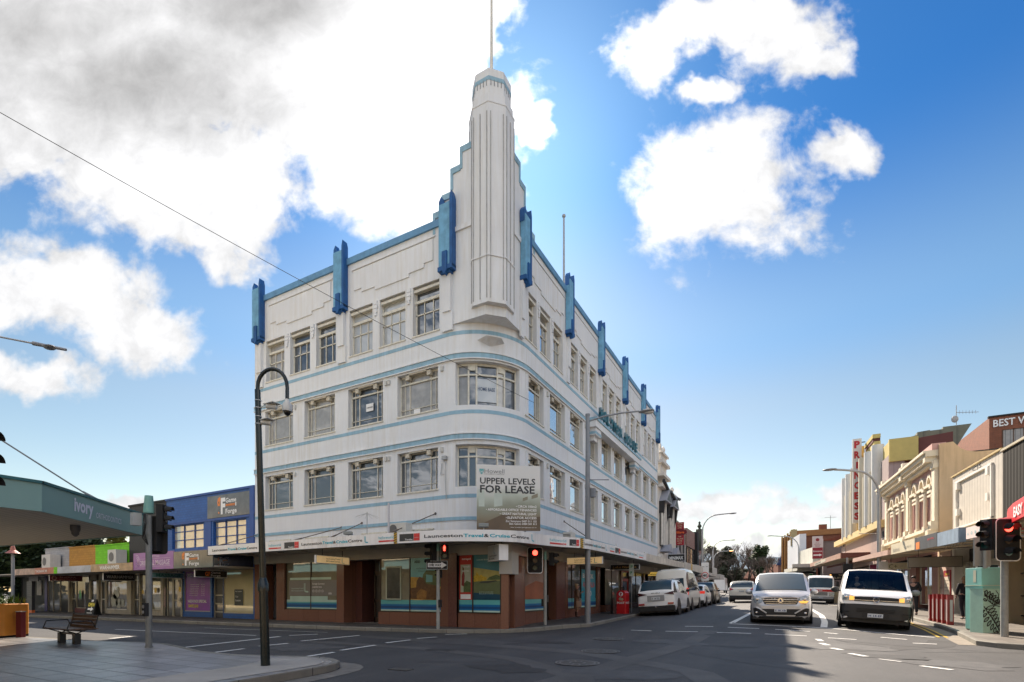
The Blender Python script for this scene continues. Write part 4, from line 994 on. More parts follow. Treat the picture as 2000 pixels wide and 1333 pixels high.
def gflogo(F,B,u,z,s,n=.02,fn=None):
 fn=fn or(lambda a,b:F.p(u+a*s*1.55,z+b*s,n))
 o,w=MB(),MB()
 addtext(o,'g',lambda a,b:fn(a,b+.28),.2,.72,.03);addtext(w,'F',lambda a,b:fn(.22+a,b+.1),.26,.85,.05)
 addtext(w,'Game',lambda a,b:fn(.50+a,.66+b),.62,.26,.02);addtext(w,'Forge',lambda a,b:fn(.50+a,.06+b),.64,.27,.02)
 for k in range(9):o.add([fn(.5+k*.06,.46),fn(.54+k*.06,.46),fn(.57+k*.06,.58),fn(.53+k*.06,.58)],[(0,1,2,3)])
 w.add([fn(1.06,.42),fn(1.12,.42),fn(1.12,.62),fn(1.06,.62)],[(0,1,2,3)])
 obj('lettering',w,TXTW,B);obj('logo_mark',o,mat('logo_orange',(.75,.22,.04),.5,var=0),B)
def left_row():
 BLUE=mat('blue_brick',(.022,.11,.38),.55,var=.1,scale=2,kind='brick',size=(.24,.12),c2=(.015,.07,.24))
 BLUEP=mat('blue_trim',(.016,.07,.28),.5,var=.1)
 BLKB=mat('black_brick',(.018,.018,.02),.6,var=.2,kind='brick',size=(.24,.12),c2=(.01,.01,.01))
 # --- blue two storey shop
 B=thing('blue_shop','two storey bright blue brick shop with gridded upper windows and orange lettered signs','shop',(-16.3,6,0))
 w=MB();hl=[(-19.4,-16.65,3.58,4.78),(-15.86,-13.34,3.6,4.76),(-18.3,-16.1,.42,2.45),(-15.95,-15.08,.0,2.45),(-15.05,-12.82,.38,2.45)]
 LF.wall(w,-19.93,BX0-.01,-.1,6.1,hl,.2);w.add([(-19.93,.0,6.1),(BX0,.0,6.1),(BX0,12,6.1),(-19.93,12,6.1)],[(0,1,2,3)])
 w.box(-19.92,.21,-.1,BX0-.02,12,6.05);obj('wall',w,BLUE,B)
 k=MB();LF.box(k,-19.95,BX0-.01,6.1,6.2,-.3,.06);LF.box(k,-19.93,BX0-.01,4.80,4.90,0,.05);LF.box(k,-13.0,BX0-.01,2.5,6.1,.001,.06);LF.box(k,-16.5,-16.0,3.4,4.8,.001,.03);LF.box(k,-19.93,BX0-.01,3.36,3.5,0,.05)
 obj('trim',k,BLUEP,B)
 UG=glassmat('pale_reflecting_glass',(.36,.34,.26),.22,.02,var=.5,scale=1.6)
 for a,b,z0,z1,nc in((-19.4,-16.65,3.58,4.78,3),(-15.86,-13.34,3.6,4.76,3)):
  f=MB()
  for i in range(nc+1):c=a+(b-a)*(i/nc)**1.0;LF.box(f,c-.025,c+.025,z0,z1,-.15,-.09)
  for z in(z0,z0+.42,z0+.85,z1-.04):LF.box(f,a,b,z,z+.04,-.15,-.09)
  w_=obj('window',f,BLUEP,B);p=MB();LF.quad(p,a,b,z0,z1,-.13);obj('pane',p,UG,w_)
 SIGNG=mat('weathered_dark_vinyl',(.10,.105,.105),.18,var=.55,scale=1.4)
 k=MB();LF.box(k,-16.25,-12.95,4.92,5.98,.005,.05);obj('sign_board',k,SIGNG,B);gflogo(LF,B,-15.45,5.02,.85,.056)
 # shop fronts
 x=shopwin2(LF,B,-18.3,-16.1,.42,2.45,(),mat('purple_film',(.20,.03,.36),.3,var=.3,scale=2),ALU)
 q=MB();LF.text(q,'ORIENTAL MASSAGE',-18.15,2.15,1.9,.16,-.03);LF.text(q,'WEEKENDS SPECIAL',-18.05,.86,1.6,.14,-.03,.02)
 for i in range(7):LF.text(q,'Relaxation massage',-17.9+.02*i,1.2+i*.09,.7,.035,-.03);LF.text(q,'60 mins',-16.9,1.2+i*.09,.3,.035,-.03)
 obj('lettering',q,TXTW,x);q=MB();LF.text(q,'SAVE $10',-18.0,.62,.85,.15,-.03,.03);obj('lettering',q,YEL,x)
 glazdoor(LF,B,-15.95,-15.08,.0,2.45,ALU,bars=(.4,.8,1.2))
 x=shopwin2(LF,B,-15.05,-12.82,.38,2.45,(),SHOPY,ALU)
 q=MB();LF.quad(q,-14.25,-13.6,.75,1.5,-.03);obj('poster',q,mat('agency_dark_poster',(.03,.04,.04),.4),x)
 q=MB();LF.text(q,'THE AGENCY',-14.2,1.38,.52,.05,-.026);LF.text(q,'For',-14.15,1.12,.2,.1,-.026);LF.text(q,'Lease',-14.15,.95,.36,.1,-.026);obj('lettering',q,TXTW,x)
 k=MB();LF.box(k,-15.6,-12.75,2.5,3.2,.02,.12);obj('sign_board',k,mat('black_vinyl',(.012,.012,.013),.3),B);gflogo(LF,B,-15.3,2.6,.5,.126)
 k=MB();LF.box(k,-20,BX0-.02,2.44,2.5,0,.03);obj('trim',k,BLUEP,B)
 # awning
 k=MB();k.box(-15.64,-1.9,2.42,-13.1,-1.84,3.16);k.box(-13.1,-1.9,2.42,-12.72,-1.84,2.9);aw=obj('awning',k,SIGNG,B)
 k=MB();k.box(-15.64,-1.84,2.42,-12.72,-.02,2.5);k.box(-15.64,-1.84,3.02,-13.1,-.02,3.1);obj('soffit',k,SOFFIT,aw)
 gflogo(LF,aw,-15.0,2.52,.62,fn=lambda a,b:(-15.0+a*1.15,-1.906,2.5+b*.6))
 k=MB();k.box(-17.6,3.5,6.2,-14.6,6,6.9);k.box(-17.2,3.6,6.9,-14.6,5.9,7.15);obj('roof_box',k,mat('roof_plant_grey',(.12,.13,.13),.7),B)
 k=MB();k.cyl((-13.9,2.5,6.1),(-13.9,2.5,7.1),.02,n=5);k.tube([(-14.6,2.5,7.05),(-13.2,2.5,7.05)],.012,5)
 for i in range(7):k.tube([(-14.5+i*.2,2.2,7.05),(-14.5+i*.2,2.8,7.05)],.008,4)
 obj('antenna',k,GALV,B)
 # --- black part
 B=thing('black_shop','narrow black brick upper storey over the purple fronted massage shop','shop',(-21.8,6,0))
 w=MB();hl=[(-21.2,-20.2,3.7,4.85),(-21.44,-20.47,.42,2.4),(-23.42,-22.63,.0,2.4),(-22.55,-21.5,.2,2.4),(-20.3,-19.3,.2,2.4),(-19.21,-18.38-.95,0,2.4)]
 hl=[(-21.2,-20.2,3.7,4.85),(-21.44,-20.47,.42,2.4),(-23.42,-22.63,.0,2.4),(-22.6,-21.6,.25,2.4)]
 LF.wall(w,-23.83,-20.25,-.1,6.1,hl[1:],.2)if False else None
 LF.wall(w,-23.66,-19.94,2.44,6.1,[hl[0]],.2);w.box(-23.65,.21,-.1,-19.95,12,6.05);w.add([(-23.66,0,6.1),(-19.94,0,6.1),(-19.94,12,6.1),(-23.66,12,6.1)],[(0,1,2,3)]);w.add([(-23.66,0,2.4),(-23.66,12,2.4),(-23.66,12,6.1),(-23.66,0,6.1)],[(0,1,2,3)])
 obj('wall',w,BLKB,B)
 k=MB();LF.box(k,-23.7,-19.95,6.1,6.2,-.3,.05);obj('parapet_coping',k,MATBLACK,B)
 f=MB();
 for q in((-21.2,-21.14),(-20.26,-20.2),(-20.73,-20.67)):LF.box(f,q[0],q[1],3.7,4.85,-.15,-.08)
 LF.box(f,-21.2,-20.2,3.7,3.76,-.15,-.06);w_=obj('window',f,PWHITE,B);p=MB();LF.quad(p,-21.2,-20.2,3.7,4.85,-.13);obj('pane',p,UG,w_)
 k=MB();LF.box(k,-23.66,-23.45,-.1,2.44,-.2,.02);LF.box(k,-22.6,-22.5,-.1,2.44,-.2,.02);LF.box(k,-20.45,-20.2,-.1,2.44,-.2,.02);LF.box(k,-21.5,-20.45,-.1,.4,-.2,.02);obj('shop_pier',k,mat('cream_shop_pier',(.40,.37,.31),.6,streak=1),B)
 glazdoor(LF,B,-23.42,-22.63,.0,2.44,ALU);shopwin2(LF,B,-22.48,-21.5,.1,2.44,(),SHOPD,ALU);shopwin2(LF,B,-21.44,-20.47,.42,2.44,(),SHOPG,ALU);shopwin2(LF,B,-20.18,-19.95,.1,2.44,(),SHOPD,ALU)
 k=MB();k.box(-19.93,-.03,-.1,-19.75,.1,2.44);obj('shop_pier',k,MATBLACK,B)
 k=MB();k.box(-19.07,-1.9,2.42,-15.66,-1.84,3.22);k.box(-19.5,-1.88,2.42,-19.07,-1.84,2.6);aw=obj('awning',k,mat('purple_fascia',(.30,.13,.38),.4,var=.1),B)
 k=MB();k.box(-23.6,-1.84,2.42,-15.66,-.02,2.5);obj('soffit',k,SOFFIT,aw)
 q=MB();fn=lambda a,b:(-18.5+a,-1.906,2.62+b);addtext(q,'ORIENTAL MASSAGE',fn,2.55,.24,.01);addtext(q,'CHARITAS',lambda a,b:(-17.9+a,-1.906,2.98+b),1.1,.1);obj('lettering',q,mat('pale_lilac_letters',(.7,.6,.72),.5),aw)
 q=MB()
 for r_ in(.12,.2,.28):
  pts=[(-18.8+r_*math.cos(R(a)),-1.905,2.85+r_*math.sin(R(a)))for a in range(-100,101,20)];q.tube(pts,.008,4)
 q.box(-18.5,-1.908,2.56,-15.9,-1.903,2.57);q.box(-18.5,-1.908,2.92,-15.9,-1.903,2.93);obj('logo_mark',q,mat('pale_lilac_letters',(.7,.6,.72)),aw)
 # doors for the massage shop
 glazdoor(LF,B,-19.21,-18.42,.0,2.44,ALU,n=.03);shopwin2(LF,B,-19.75,-19.25,.1,2.44,(),SHOPD,ALU,n=.03)
 q=MB();LF.quad(q,-18.7,-18.5,1.4,1.65,.05);obj('notice',q,mat('notice_yellow',(.6,.4,.04),.5),B);q=MB();LF.quad(q,-21.05,-20.8,1.35,1.6,.02);LF.quad(q,-22.3,-22.1,1.3,1.5,.02);obj('notice',q,mat('notice_yellow',(.6,.4,.04)),B)
 q=MB();LF.quad(q,-20.15,-19.97,.6,1.6,.02);obj('poster',q,mat('patchwork_poster',(.2,.12,.12),.4,var=.7,scale=6),B)
 # --- low brick row: grey, orange, green, with shops below
 def brk(n_,c,c2):return mat(n_,c,.75,var=.1,kind='brick',size=(.30,.14),c2=c2)
 cols=((-34.3,-30.9,brk('pale_grey_brick',(.34,.35,.38),(.24,.25,.27)),'grey_wall',4.18),(-30.9,-27.53,brk('ochre_brick',(.42,.22,.035),(.3,.15,.02)),'ochre_wall',4.13),(-27.53,-23.68,brk('lime_brick',(.17,.56,.015),(.12,.4,.01)),'lime_wall',4.09))
 B=thing('painted_shop_row','low brick shop row painted grey, ochre and lime green above a picture covered awning','shop',(-29,5,0))
 for a,b,m_,nm,zt in cols:
  k=MB();k.box(a,0,2.7,b,9,zt);obj(nm,k,m_,B)
  k=MB();k.box(a-.0,-.04,zt,b,.25,zt+.06);obj('parapet_coping',k,m_,B)
 k=MB();k.box(-38.2,.25,-.2,-23.7,9,2.7);obj('inner_wall',k,DARKIN,B)
 k=MB()
 for a,b in((-23.9,-23.66),(-27.35,-27.1),(-28.3,-28.1),(-26.35,-26.25),(-31.0,-30.85)):LF.box(k,a,b,-.1,2.5,-.2,.02)
 LF.box(k,-26.3,-23.85,-.1,.4,-.2,.02);LF.box(k,-28.3,-23.66,2.1,2.75,-.2,.02);obj('shop_pier',k,mat('cream_shop_pier',(.40,.37,.31)),B)
 k=MB();LF.box(k,-30.1,-27.4,-.1,.42,-.2,.02);obj('stall_riser',k,mat('plum_riser',(.12,.03,.035),.5),B)
 x=shopwin2(LF,B,-26.26,-23.9,.4,2.1,(),SHOPD,PWHITE)
 # a pale sculpted figure and goods in the window
 q=MB();rng=random.Random(4)
 for(cx,cz,s)in((-25.4,.9,.35),(-25.2,1.25,.28),(-24.9,.75,.3),(-25.0,1.55,.12),(-24.5,.8,.22)):
  pts=[(cx+s*(1+.4*rng.random())*math.cos(R(t)),cz+s*.8*(1+.5*rng.random())*math.sin(R(t)))for t in range(0,360,30)]
  q.add([LF.p(a,max(.46,b),-.035)for a,b in pts],[tuple(range(12))])
 obj('window_display',q,mat('display_grey',(.25,.27,.25),.3,var=.6,scale=8),x)
 shopwin2(LF,B,-30.0,-28.3,.42,2.4,(),SHOPD,ALU);shopwin2(LF,B,-28.1,-27.4,.42,2.4,(),SHOPD,ALU);glazdoor(LF,B,-27.1,-26.4,0,2.4,PWHITE,mat('black_door',(.02,.02,.022),.3));glazdoor(LF,B,-30.85,-30.05,0,2.4,ALU)
 q=MB();q.ball((-29.4,-.02,1.25),.16,.01,.3,8,4);obj('window_display',q,mat('green_balloon',(.1,.4,.15),.4),B)
 shopwin2(LF,B,-34.0,-31.05,.1,2.4,(-33.2,-32.2),SHOPD,ALU);k=MB();LF.box(k,-34.35,-34.0,-.1,2.5,-.2,.02);obj('shop_pier',k,mat('violet_post',(.11,.10,.25),.5),B)
 shopwin2(LF,B,-38.1,-34.4,.1,2.4,(-36.5,),SHOPD,MATBLACK)
 q=MB();LF.box(q,-35.6,-34.9,1.2,2.2,-.03,.0);obj('poster',q,mat('speckled_white',(.35,.35,.36),.5,var=.3),B)
 k=MB();k.box(-38.2,-1.9,2.46,-19.1,-1.84,2.5);k.box(-38.2,-1.84,2.44,-19.1,-.02,2.52);aw=obj('awning',k,SOFFIT,B)
 px=[(-33.43+.0,-30.7,mat('fascia_photo',(.42,.30,.25),.5,var=.6,scale=2.5)),(-30.7,-27.9,mat('fascia_coral',(.42,.16,.11),.5,var=.3,scale=2)),(-27.9,-27.5,mat('lime_brick',(.17,.56,.015))),(-27.5,-23.27,mat('fascia_sky',(.42,.45,.52),.5,var=.35,scale=1.2)),(-23.25,-19.1,mat('fascia_tan',(.40,.28,.17),.5,var=.5,scale=3))]
 px=[(-36.2,-33.2,px[0][2]),(-33.2,-30.3,px[1][2]),(-30.3,-29.6,px[2][2]),(-29.6,-23.27,px[3][2]),(-23.25,-19.1,px[4][2])]
 px=[(-33.43,-30.0,px[0][2]),(-30.0,-27.55,px[1][2]),(-27.55,-27.1,px[2][2]),(-27.1,-23.27,px[3][2]),(-23.25,-19.1,px[4][2])]
 for a,b,m_ in px:
  k=MB();k.box(a,-1.93,2.42,b,-1.9,2.78 if b<-23 else 2.8);obj('fascia_board',k,m_,aw)
 q=MB();addtext(q,'WARHAMMER',lambda a,b:(-22.3+a,-1.936,2.52+b),2.0,.2,.03);addtext(q,'THE BANH MI',lambda a,b:(-29.9+a,-1.936,2.52+b),1.5,.15,.01);obj('lettering',q,TXTW,aw)
 for(x0,x1)in((-33.0,-31.8),(-24.6,-23.7)):
  k=MB();k.box(x0,-.62,2.9,x1,-.1,3.75 if x0<-30 else 3.72);au=obj('air_conditioner',k,mat('aircon_grey',(.48,.48,.47),.5,streak=1),B)
  q=MB();q.cyl((x0+.4,-.625,3.32),(x0+.4,-.632,3.32),.26,n=20);obj('fan_grille',q,mat('fan_dark',(.12,.12,.12),.6),au)
 # hanging signs
 hang_sign('hanging_sign','black hanging sign with small orange and white game store letters',(-14.3,-1.75),(-14.3,-.3),2.03,2.35,mat('black_vinyl',(.012,.012,.013)),[('GF',.3,.2,.16,.6,mat('logo_orange',(.75,.22,.04)),.03),('Game',.48,.55,.3,.28,TXTW,.01),('Forge',.48,.15,.3,.28,TXTW,.01)],rods=.08)
 hang_sign('hanging_sign','pale teal hanging MASSAGE sign between the two awnings',(-17.78,-1.75),(-17.78,-.3),2.05,2.31,mat('pale_teal_face',(.13,.26,.28),.4),[('MASSAGE',.12,.25,.78,.55,mat('dark_teal_letters',(.01,.13,.12),.5),.03)],rods=.12)
 hang_sign('hanging_sign','maroon and black restaurant hanging sign under the picture awning',(-28.65,-1.75),(-28.65,-.2),2.03,2.38,mat('maroon_face',(.14,.02,.03),.4),[('SHERPA',.3,.5,.5,.28,mat('dull_pink_letters',(.4,.25,.22),.5),.02),('RESTAURANT',.3,.2,.5,.14,mat('dull_pink_letters',(.4,.25,.22)),0),('O',.06,.15,.16,.7,mat('dull_pink_letters',(.4,.25,.22)),.03)],rods=.08)
 hang_sign('hanging_sign','long black hanging sign with thin silver capitals over the low display window',(-22.41,-1.75),(-22.41,-.3),1.98,2.38,mat('black_vinyl',(.012,.012,.013)),[('WARHAMMER',.1,.3,.85,.4,mat('silver_letters',(.55,.55,.55),.5),.0)],rods=.08)
 k=MB();k.box(-35.0,-.6,2.1,-33.6,-.55,2.42);single('shop_sign',k,mat('grey_shop_sign',(.2,.2,.24),.5),'small grey shop sign under the far left end of the picture awning','sign')
 # poster boards
 FOOD=mat('food_photo',(.45,.24,.10),.4,var=.7,scale=9)
 for i,(a,b)in enumerate(((-36.9,-35.2),(-34.95,-33.3))):
  t=thing('poster_board',('maroon framed food poster board at the far left kerb','maroon framed food poster board beside the violet post')[i],'poster board',((a+b)/2,-1.6,.1),group='food poster boards on the pavement')
  k=MB();k.box(a,-1.62,.08,a+.1,-1.55,.98);k.box(b-.1,-1.62,.08,b,-1.55,.98);obj('frame',k,MAROON,t)
  k=MB();k.box(a+.1,-1.61,.2,b-.1,-1.57,.95);pb=obj('board',k,mat('board_white',(.6,.58,.5),.5),t)
  q=MB();q.add([(a+.2,-1.615,.3),(b-.2,-1.615,.3),(b-.4,-1.615,.7),(a+.9,-1.615,.9),(a+.3,-1.615,.75)],[(0,1,2,3,4)]);obj('food_picture',q,FOOD,pb)
  k=MB();k.box(a+.1,-1.615,.14,b-.1,-1.575,.2);obj('board_band',k,mat('band_orange',(.5,.12,.03),.5),pb)
 # sandwich board
 t=thing('sandwich_board','black sandwich board with yellow OPEN and a white arrow','sandwich board',(-24.6,-1.25,.13))
 k=MB();k.prism([(-25.1,-1.5),(-24.1,-1.5),(-24.1,-1.46),(-25.1,-1.46)],.13,.98)
 k=MB();k.add([(-25.15,-1.5,.12),(-24.1,-1.5,.12),(-24.15,-1.3,1.0),(-25.1,-1.3,1.0),(-25.15,-1.46,.12),(-24.1,-1.46,.12),(-24.15,-1.27,1.0),(-25.1,-1.27,1.0)],[(0,1,2,3),(7,6,5,4),(0,3,7,4),(1,5,6,2),(3,2,6,7)]);obj('front_panel',k,MATBLACK,t)
 k=MB();k.add([(-25.15,-1.1,.12),(-24.1,-1.1,.12),(-24.15,-1.26,1.0),(-25.1,-1.26,1.0)],[(0,1,2,3)]);obj('rear_panel',k,MATBLACK,t)
 sl_=Vector((0,.2,.88)).normalized();fnp=lambda a,b:tuple(Vector((-25.0+a,-1.506,.13))+sl_*b+Vector((0,-.004,0)))
 q=MB();addtext(q,'OPEN',lambda a,b:fnp(a+.08,b+.5),.7,.2,.04);obj('lettering',q,YEL,t)
 q=MB();q.add([fnp(.15,.3),(fnp(.5,.3)),fnp(.5,.22),fnp(.78,.35),fnp(.5,.48),fnp(.5,.4),fnp(.15,.4)],[tuple(range(7))]);q.add([fnp(.35,.76),fnp(.6,.76),fnp(.6,.86),fnp(.35,.86)],[(0,1,2,3)]);q.add([fnp(.15,.12),fnp(.75,.12),fnp(.75,.15),fnp(.15,.15)],[(0,1,2,3)]);obj('arrow',q,TXTW,t)
 # slim dark menu column
 t=thing('menu_column','slim dark free standing menu column with an orange foot outside the grey shop','menu board',(-32.1,-1.4,.1));k=MB();k.box(-32.5,-1.5,.3,-31.75,-1.35,2.05);obj('panel',k,mat('menu_dark',(.025,.027,.035),.4),t);k=MB();k.box(-32.5,-1.5,.08,-31.75,-1.35,.3);obj('foot',k,mat('band_orange',(.5,.12,.03)),t)
 q=MB()
 for i in range(9):addtext(q,'menu of the day',lambda a,b:(-32.4+a,-1.506,1.85-i*.11+b),.5,.03)
 obj('lettering',q,mat('menu_grey_text',(.3,.3,.3)),t)
 # red brick building and dark roof behind, cream gable board
 B=thing('brick_building','red brick building rising behind the lime green wall','building',(-31,16,0));k=MB();k.box(-36.5,11,0,-24,22,6.2);obj('wall',k,mat('old_red_brick',(.20,.07,.045),.8,var=.3,kind='brick',size=(.24,.09),c2=(.12,.06,.045)),B)
 k=MB();k.add([(-39.5,10.8,4.0),(-36.3,10.8,5.6),(-36.3,22,5.6),(-39.5,22,4.0)],[(0,1,2,3)]);k.add([(-39.5,10.8,3.2),(-36.5,10.8,3.2),(-36.5,10.8,5.6),(-39.5,10.8,4.0)],[(0,1,2,3)]);obj('roof',k,mat('dark_lean_roof',(.05,.03,.028),.8),B)
 k=MB();k.add([(-39.6,10.7,4.0),(-36.2,10.7,5.65),(-36.2,10.7,5.85),(-39.6,10.7,4.2),(-39.6,10.8,4.0),(-36.2,10.8,5.65),(-36.2,10.8,5.85),(-39.6,10.8,4.2)],[(0,1,2,3),(3,2,6,7),(0,4,5,1)]);obj('barge_board',k,PWHITE,B)
 # poles at the far left
 t=thing('street_lamp','tall heritage lamp post with a red conical hat outside the far shops','street lamp',(-31.9,-3.0,0))
 lx,ly=-29.6,-3.0
 k=MB();k.cyl((lx,ly,0),(lx,ly,4.9),.09,.07,10);obj('pole',k,mat('lamp_grey',(.22,.24,.28),.5),t);k=MB();k.lathe((lx,ly,3.55),[(.33,0),(.12,.18),(.08,.4),(.02,.55)],14);obj('lamp_hat',k,mat('dusty_red',(.32,.11,.09),.5),t)
 k=MB();k.cyl((-33.0,-3.0,-.1),(-33.0,-3.0,6),.075,.075,8);single('banner_pole',k,mat('rust_red_pole',(.18,.06,.05),.6),'plain rust red banner pole at far left','pole')
left_row()
def near_left():
 # corner awning of the near shop
 B=thing('corner_shop','near corner shop with a sage green wraparound awning lettered in white','shop',(-12,-16,0))
 zt,zb=3.24,2.75
 out=[(-40,-8.9),(-12.9,-8.3),(-5.7,-7.8),(-3.2,-10.6),(-3.3,-26)]
 inn=[(-40,-11.2),(-12.9,-11.2),(-7.2,-11.2),(-6.5,-11.9),(-6.5,-26)]
 fa=MB();so=MB();cp=MB();rf=MB()
 for i in range(4):
  a,b,c,d=map(Vector,(out[i],out[i+1],inn[i],inn[i+1]));dd=(b-a).normalized();nn=Vector((dd.y,-dd.x))if(b-a).cross(c-a)<0 else Vector((-dd.y,dd.x))
  i0,i1=a+nn*.05,b+nn*.05
  fa.add([(*a,zb),(*b,zb),(*b,zt),(*a,zt),(*i0,zb),(*i1,zb),(*i1,zt),(*i0,zt)],[(0,1,2,3),(7,6,5,4),(3,2,6,7),(4,5,1,0)])
  cp.add([(*(a-nn*.03),zt),(*(b-nn*.03),zt),(*(b-nn*.03),zt+.05),(*(a-nn*.03),zt+.05),(*i0,zt+.05),(*i1,zt+.05),(*i0,zt),(*i1,zt)],[(0,1,2,3),(3,2,5,4),(6,7,1,0),(4,5,7,6)])
  s0,s1=a+nn*.1,b+nn*.1
  so.add([(*i0,zb+.02),(*i1,zb+.02),(*d,zb+.12),(*c,zb+.12)],[(0,1,2,3)]);rf.add([(*i0,zt-.1),(*i1,zt-.1),(*d,zt+.1),(*c,zt+.1)],[(0,1,2,3)])
 SAGE=mat('sage_fascia',(.19,.33,.32),.5,var=.06,scale=1)
 aw=obj('awning',fa,SAGE,B);obj('capping',cp,mat('dark_teal_trim',(.02,.12,.14),.5),aw)
 obj('soffit',so,mat('boarded_soffit',(.50,.46,.38),.6,var=.06,kind='board',size=(.30,.3),c2=(.30,.27,.22)),aw);obj('awning_roof',rf,GALV,aw)
 w=MB();w.prism([(-40,-26),(-6.5,-26),(-6.5,-11.9),(-7.2,-11.2),(-40,-11.2)],-.1,7.5);obj('wall',w,CREAM,B)
 a,b=Vector((-3.2,-10.6,0)),Vector((-5.7,-7.8,0));u=(b-a).normalized();n=Vector((u.y,-u.x,0));L=(b-a).length
 pl=plane(a+Vector((0,0,2.75)),u,n,.008)
 q=MB();addtext(q,'ivory',lambda x,y:pl(x+.92,y+.17),.64,.27,.03)
 obj('lettering',q,mat('pale_lilac_white',(.62,.64,.74),.5,var=0),aw)
 q=MB();addtext(q,'ORTHODONTICS',lambda x,y:pl(x+1.66,y+.13),1.0,.125,-.002);obj('lettering',q,mat('pale_lilac_white',(.62,.64,.74)),aw)
 k=MB();cx,cy=-4.47,-9.0-.62
 cx,cy=-4.35,-9.75
 cx,cy=-5.25,-9.35
 k.lathe((cx,cy,zb-.06),[(.09,.12),(.09,.0),(.07,-.05),(.068,-.1),(.02,-.15)],14);single('security_camera',k,mat('camera_grey',(.12,.12,.125),.45),'grey dome camera hanging under the sage green awning','camera',smooth=50)
 # stays
 k=MB();k.cyl((-4.45,-9.3,3.27),(-6.8,-11.5,5.53),.016,n=6);k.cyl((-4.40,-9.26,3.25),(-4.62,-9.46,3.44),.04,.02,n=8);k.cyl((-3.7,-11.6,3.26),(-6.5,-13.4,4.6),.016,n=6)
 obj('awning_stay',k,mat('stay_steel',(.14,.16,.18),.5),aw)
 # planter with strap leaved plants
 t=thing('planter','large orange planter with spiky green plants at the left edge','planter',(-10.3,-9.1,.13),R(28.4))
 k=MB();k.prism([(-.85,-.45),(.35,-.45),(.47,-.33),(.47,.33),(.35,.45),(-.85,.45)],.06,.90);obj('box',k,ORANGE,t,local=True,bevel=.02)
 k=MB();k.prism([(-.8,-.4),(.4,-.4),(.4,.4),(-.8,.4)],.0,.06);obj('plinth',k,MATBLACK,t,local=True)
 k=MB();k.prism([(-.8,-.4),(.33,-.4),(.42,-.3),(.42,.3),(.33,.4),(-.8,.4)],.86,.91);obj('soil',k,mat('soil',(.05,.035,.025),.9),t,local=True)
 k=MB();rng=random.Random(8)
 for i in range(230):
  x,y=rng.uniform(-.7,.4),rng.uniform(-.36,.36);a=rng.uniform(0,6.28);l=rng.uniform(.14,.34);sp=rng.uniform(.2,.9);pts=[]
  for j in range(5):s=j/4;pts.append((x+math.cos(a)*l*s*sp,y+math.sin(a)*l*s*sp,.9+l*(s*1.1-s*s*.55*sp)))
  px_,py_=-math.sin(a),math.cos(a);vs=[]
  for j,p in enumerate(pts):w_=.018*(1-j/4.2);vs+=[(p[0]+px_*w_,p[1]+py_*w_,p[2]),(p[0]-px_*w_,p[1]-py_*w_,p[2]+.004)]
  k.add(vs,[(2*j,2*j+1,2*j+3,2*j+2)for j in range(4)],0 if rng.random()<.7 else 1)
 obj('strap_leaves',k,[mat('leaf_lime',(.10,.17,.02),.45,var=.3,scale=10),mat('leaf_deep',(.035,.08,.02),.45,var=.3,scale=10)],t,local=True)
 t=thing('bollard','square maroon bollard beside the orange planter','bollard',(-9.68,-8.86,.13),R(28.4));k=MB();k.box(-.07,-.07,0,.07,.07,.68);obj('post',k,MAROON,t,local=True,bevel=.01);k=MB();k.box(-.075,-.075,.68,.075,.075,.70);obj('cap',k,mat('grey_cap',(.3,.3,.3),.4),t,local=True)
 # bench
 t=thing('bench','timber slatted bench with black metal arms on the near pavement','bench',(-6.58,-8.97,.13),R(-2))
 WOOD=mat('bench_timber',(.11,.06,.04),.55,var=.35,scale=14)
 W2=.70;D2=.25
 for i in range(5):
  k=MB();y=-D2+.06+i*.115;k.box(-W2,y-.05,.34,W2,y+.05,.365);obj('seat_slat',k,WOOD,t,local=True)
 for i in range(4):
  k=MB();z=.36+i*.078;y=D2-.01+(z-.4)*.18;k.add([(-W2+.03,y,z),(W2-.03,y,z),(W2-.03,y+.02,z+.064),(-W2+.03,y+.02,z+.064),(-W2+.03,y+.025,z),(W2-.03,y+.025,z),(W2-.03,y+.045,z+.064),(-W2+.03,y+.045,z+.064)],[(0,1,2,3),(7,6,5,4),(3,2,6,7),(0,4,5,1),(1,5,6,2),(0,3,7,4)]);obj('back_slat',k,WOOD,t,local=True)
 for sx in(-1,1):
  k=MB();x=sx*(W2-.02);k.tube([(x,-D2-.02,.34),(x,-D2+.04,.52),(x,D2-.06,.54),(x,D2+.02,.36)],.014,6);k.tube([(x,-D2-.02,.34),(x,D2+.03,.34)],.014,6);obj('arm',k,BLACK,t,local=True)
  k=MB();k.tube([(x,D2,.34),(x,D2+.07,.68)],.014,6);obj('back_bracket',k,BLACK,t,local=True)
  k=MB();x=sx*.42;k.box(x-.07,-.06,0,x+.07,.06,.24);obj('leg',k,BLACK,t,local=True)
  k=MB();k.tube([(x,-D2,.34),(x,-.0,.24),(x,D2,.34)],.013,6);obj('bracket',k,BLACK,t,local=True)
 k=MB();k.box(-.42,-.03,.21,.42,.03,.25);k.box(-W2,-.015,.3,W2,.015,.335);obj('rail',k,BLACK,t,local=True)
 # hooked black lamp post with cameras
 t=thing('hooked_post','black post with a hooked top carrying a dome camera on the near corner','camera post',(.93,-9.19,.1))
 k=MB();lean=-.13
 rt=Vector((.8795,.4759,0))
 base=Vector((.93,-9.19,.1));topp=base+rt*lean+Vector((0,0,4.5))
 k.cyl(base,base+(topp-base)*.29,.072,.066,14);k.cyl(base+(topp-base)*.29,topp,.052,.044,14);k.cyl(base+(topp-base)*.275,base+(topp-base)*.30,.085,.085,14);k.cyl(base+(topp-base)*.30,base+(topp-base)*.325,.085,.05,14)
 po=obj('post',k,mat('dark_green_black',(.006,.012,.012),.22),t,smooth=40)
 k=MB();pts=[topp-Vector((0,0,.1)),topp]
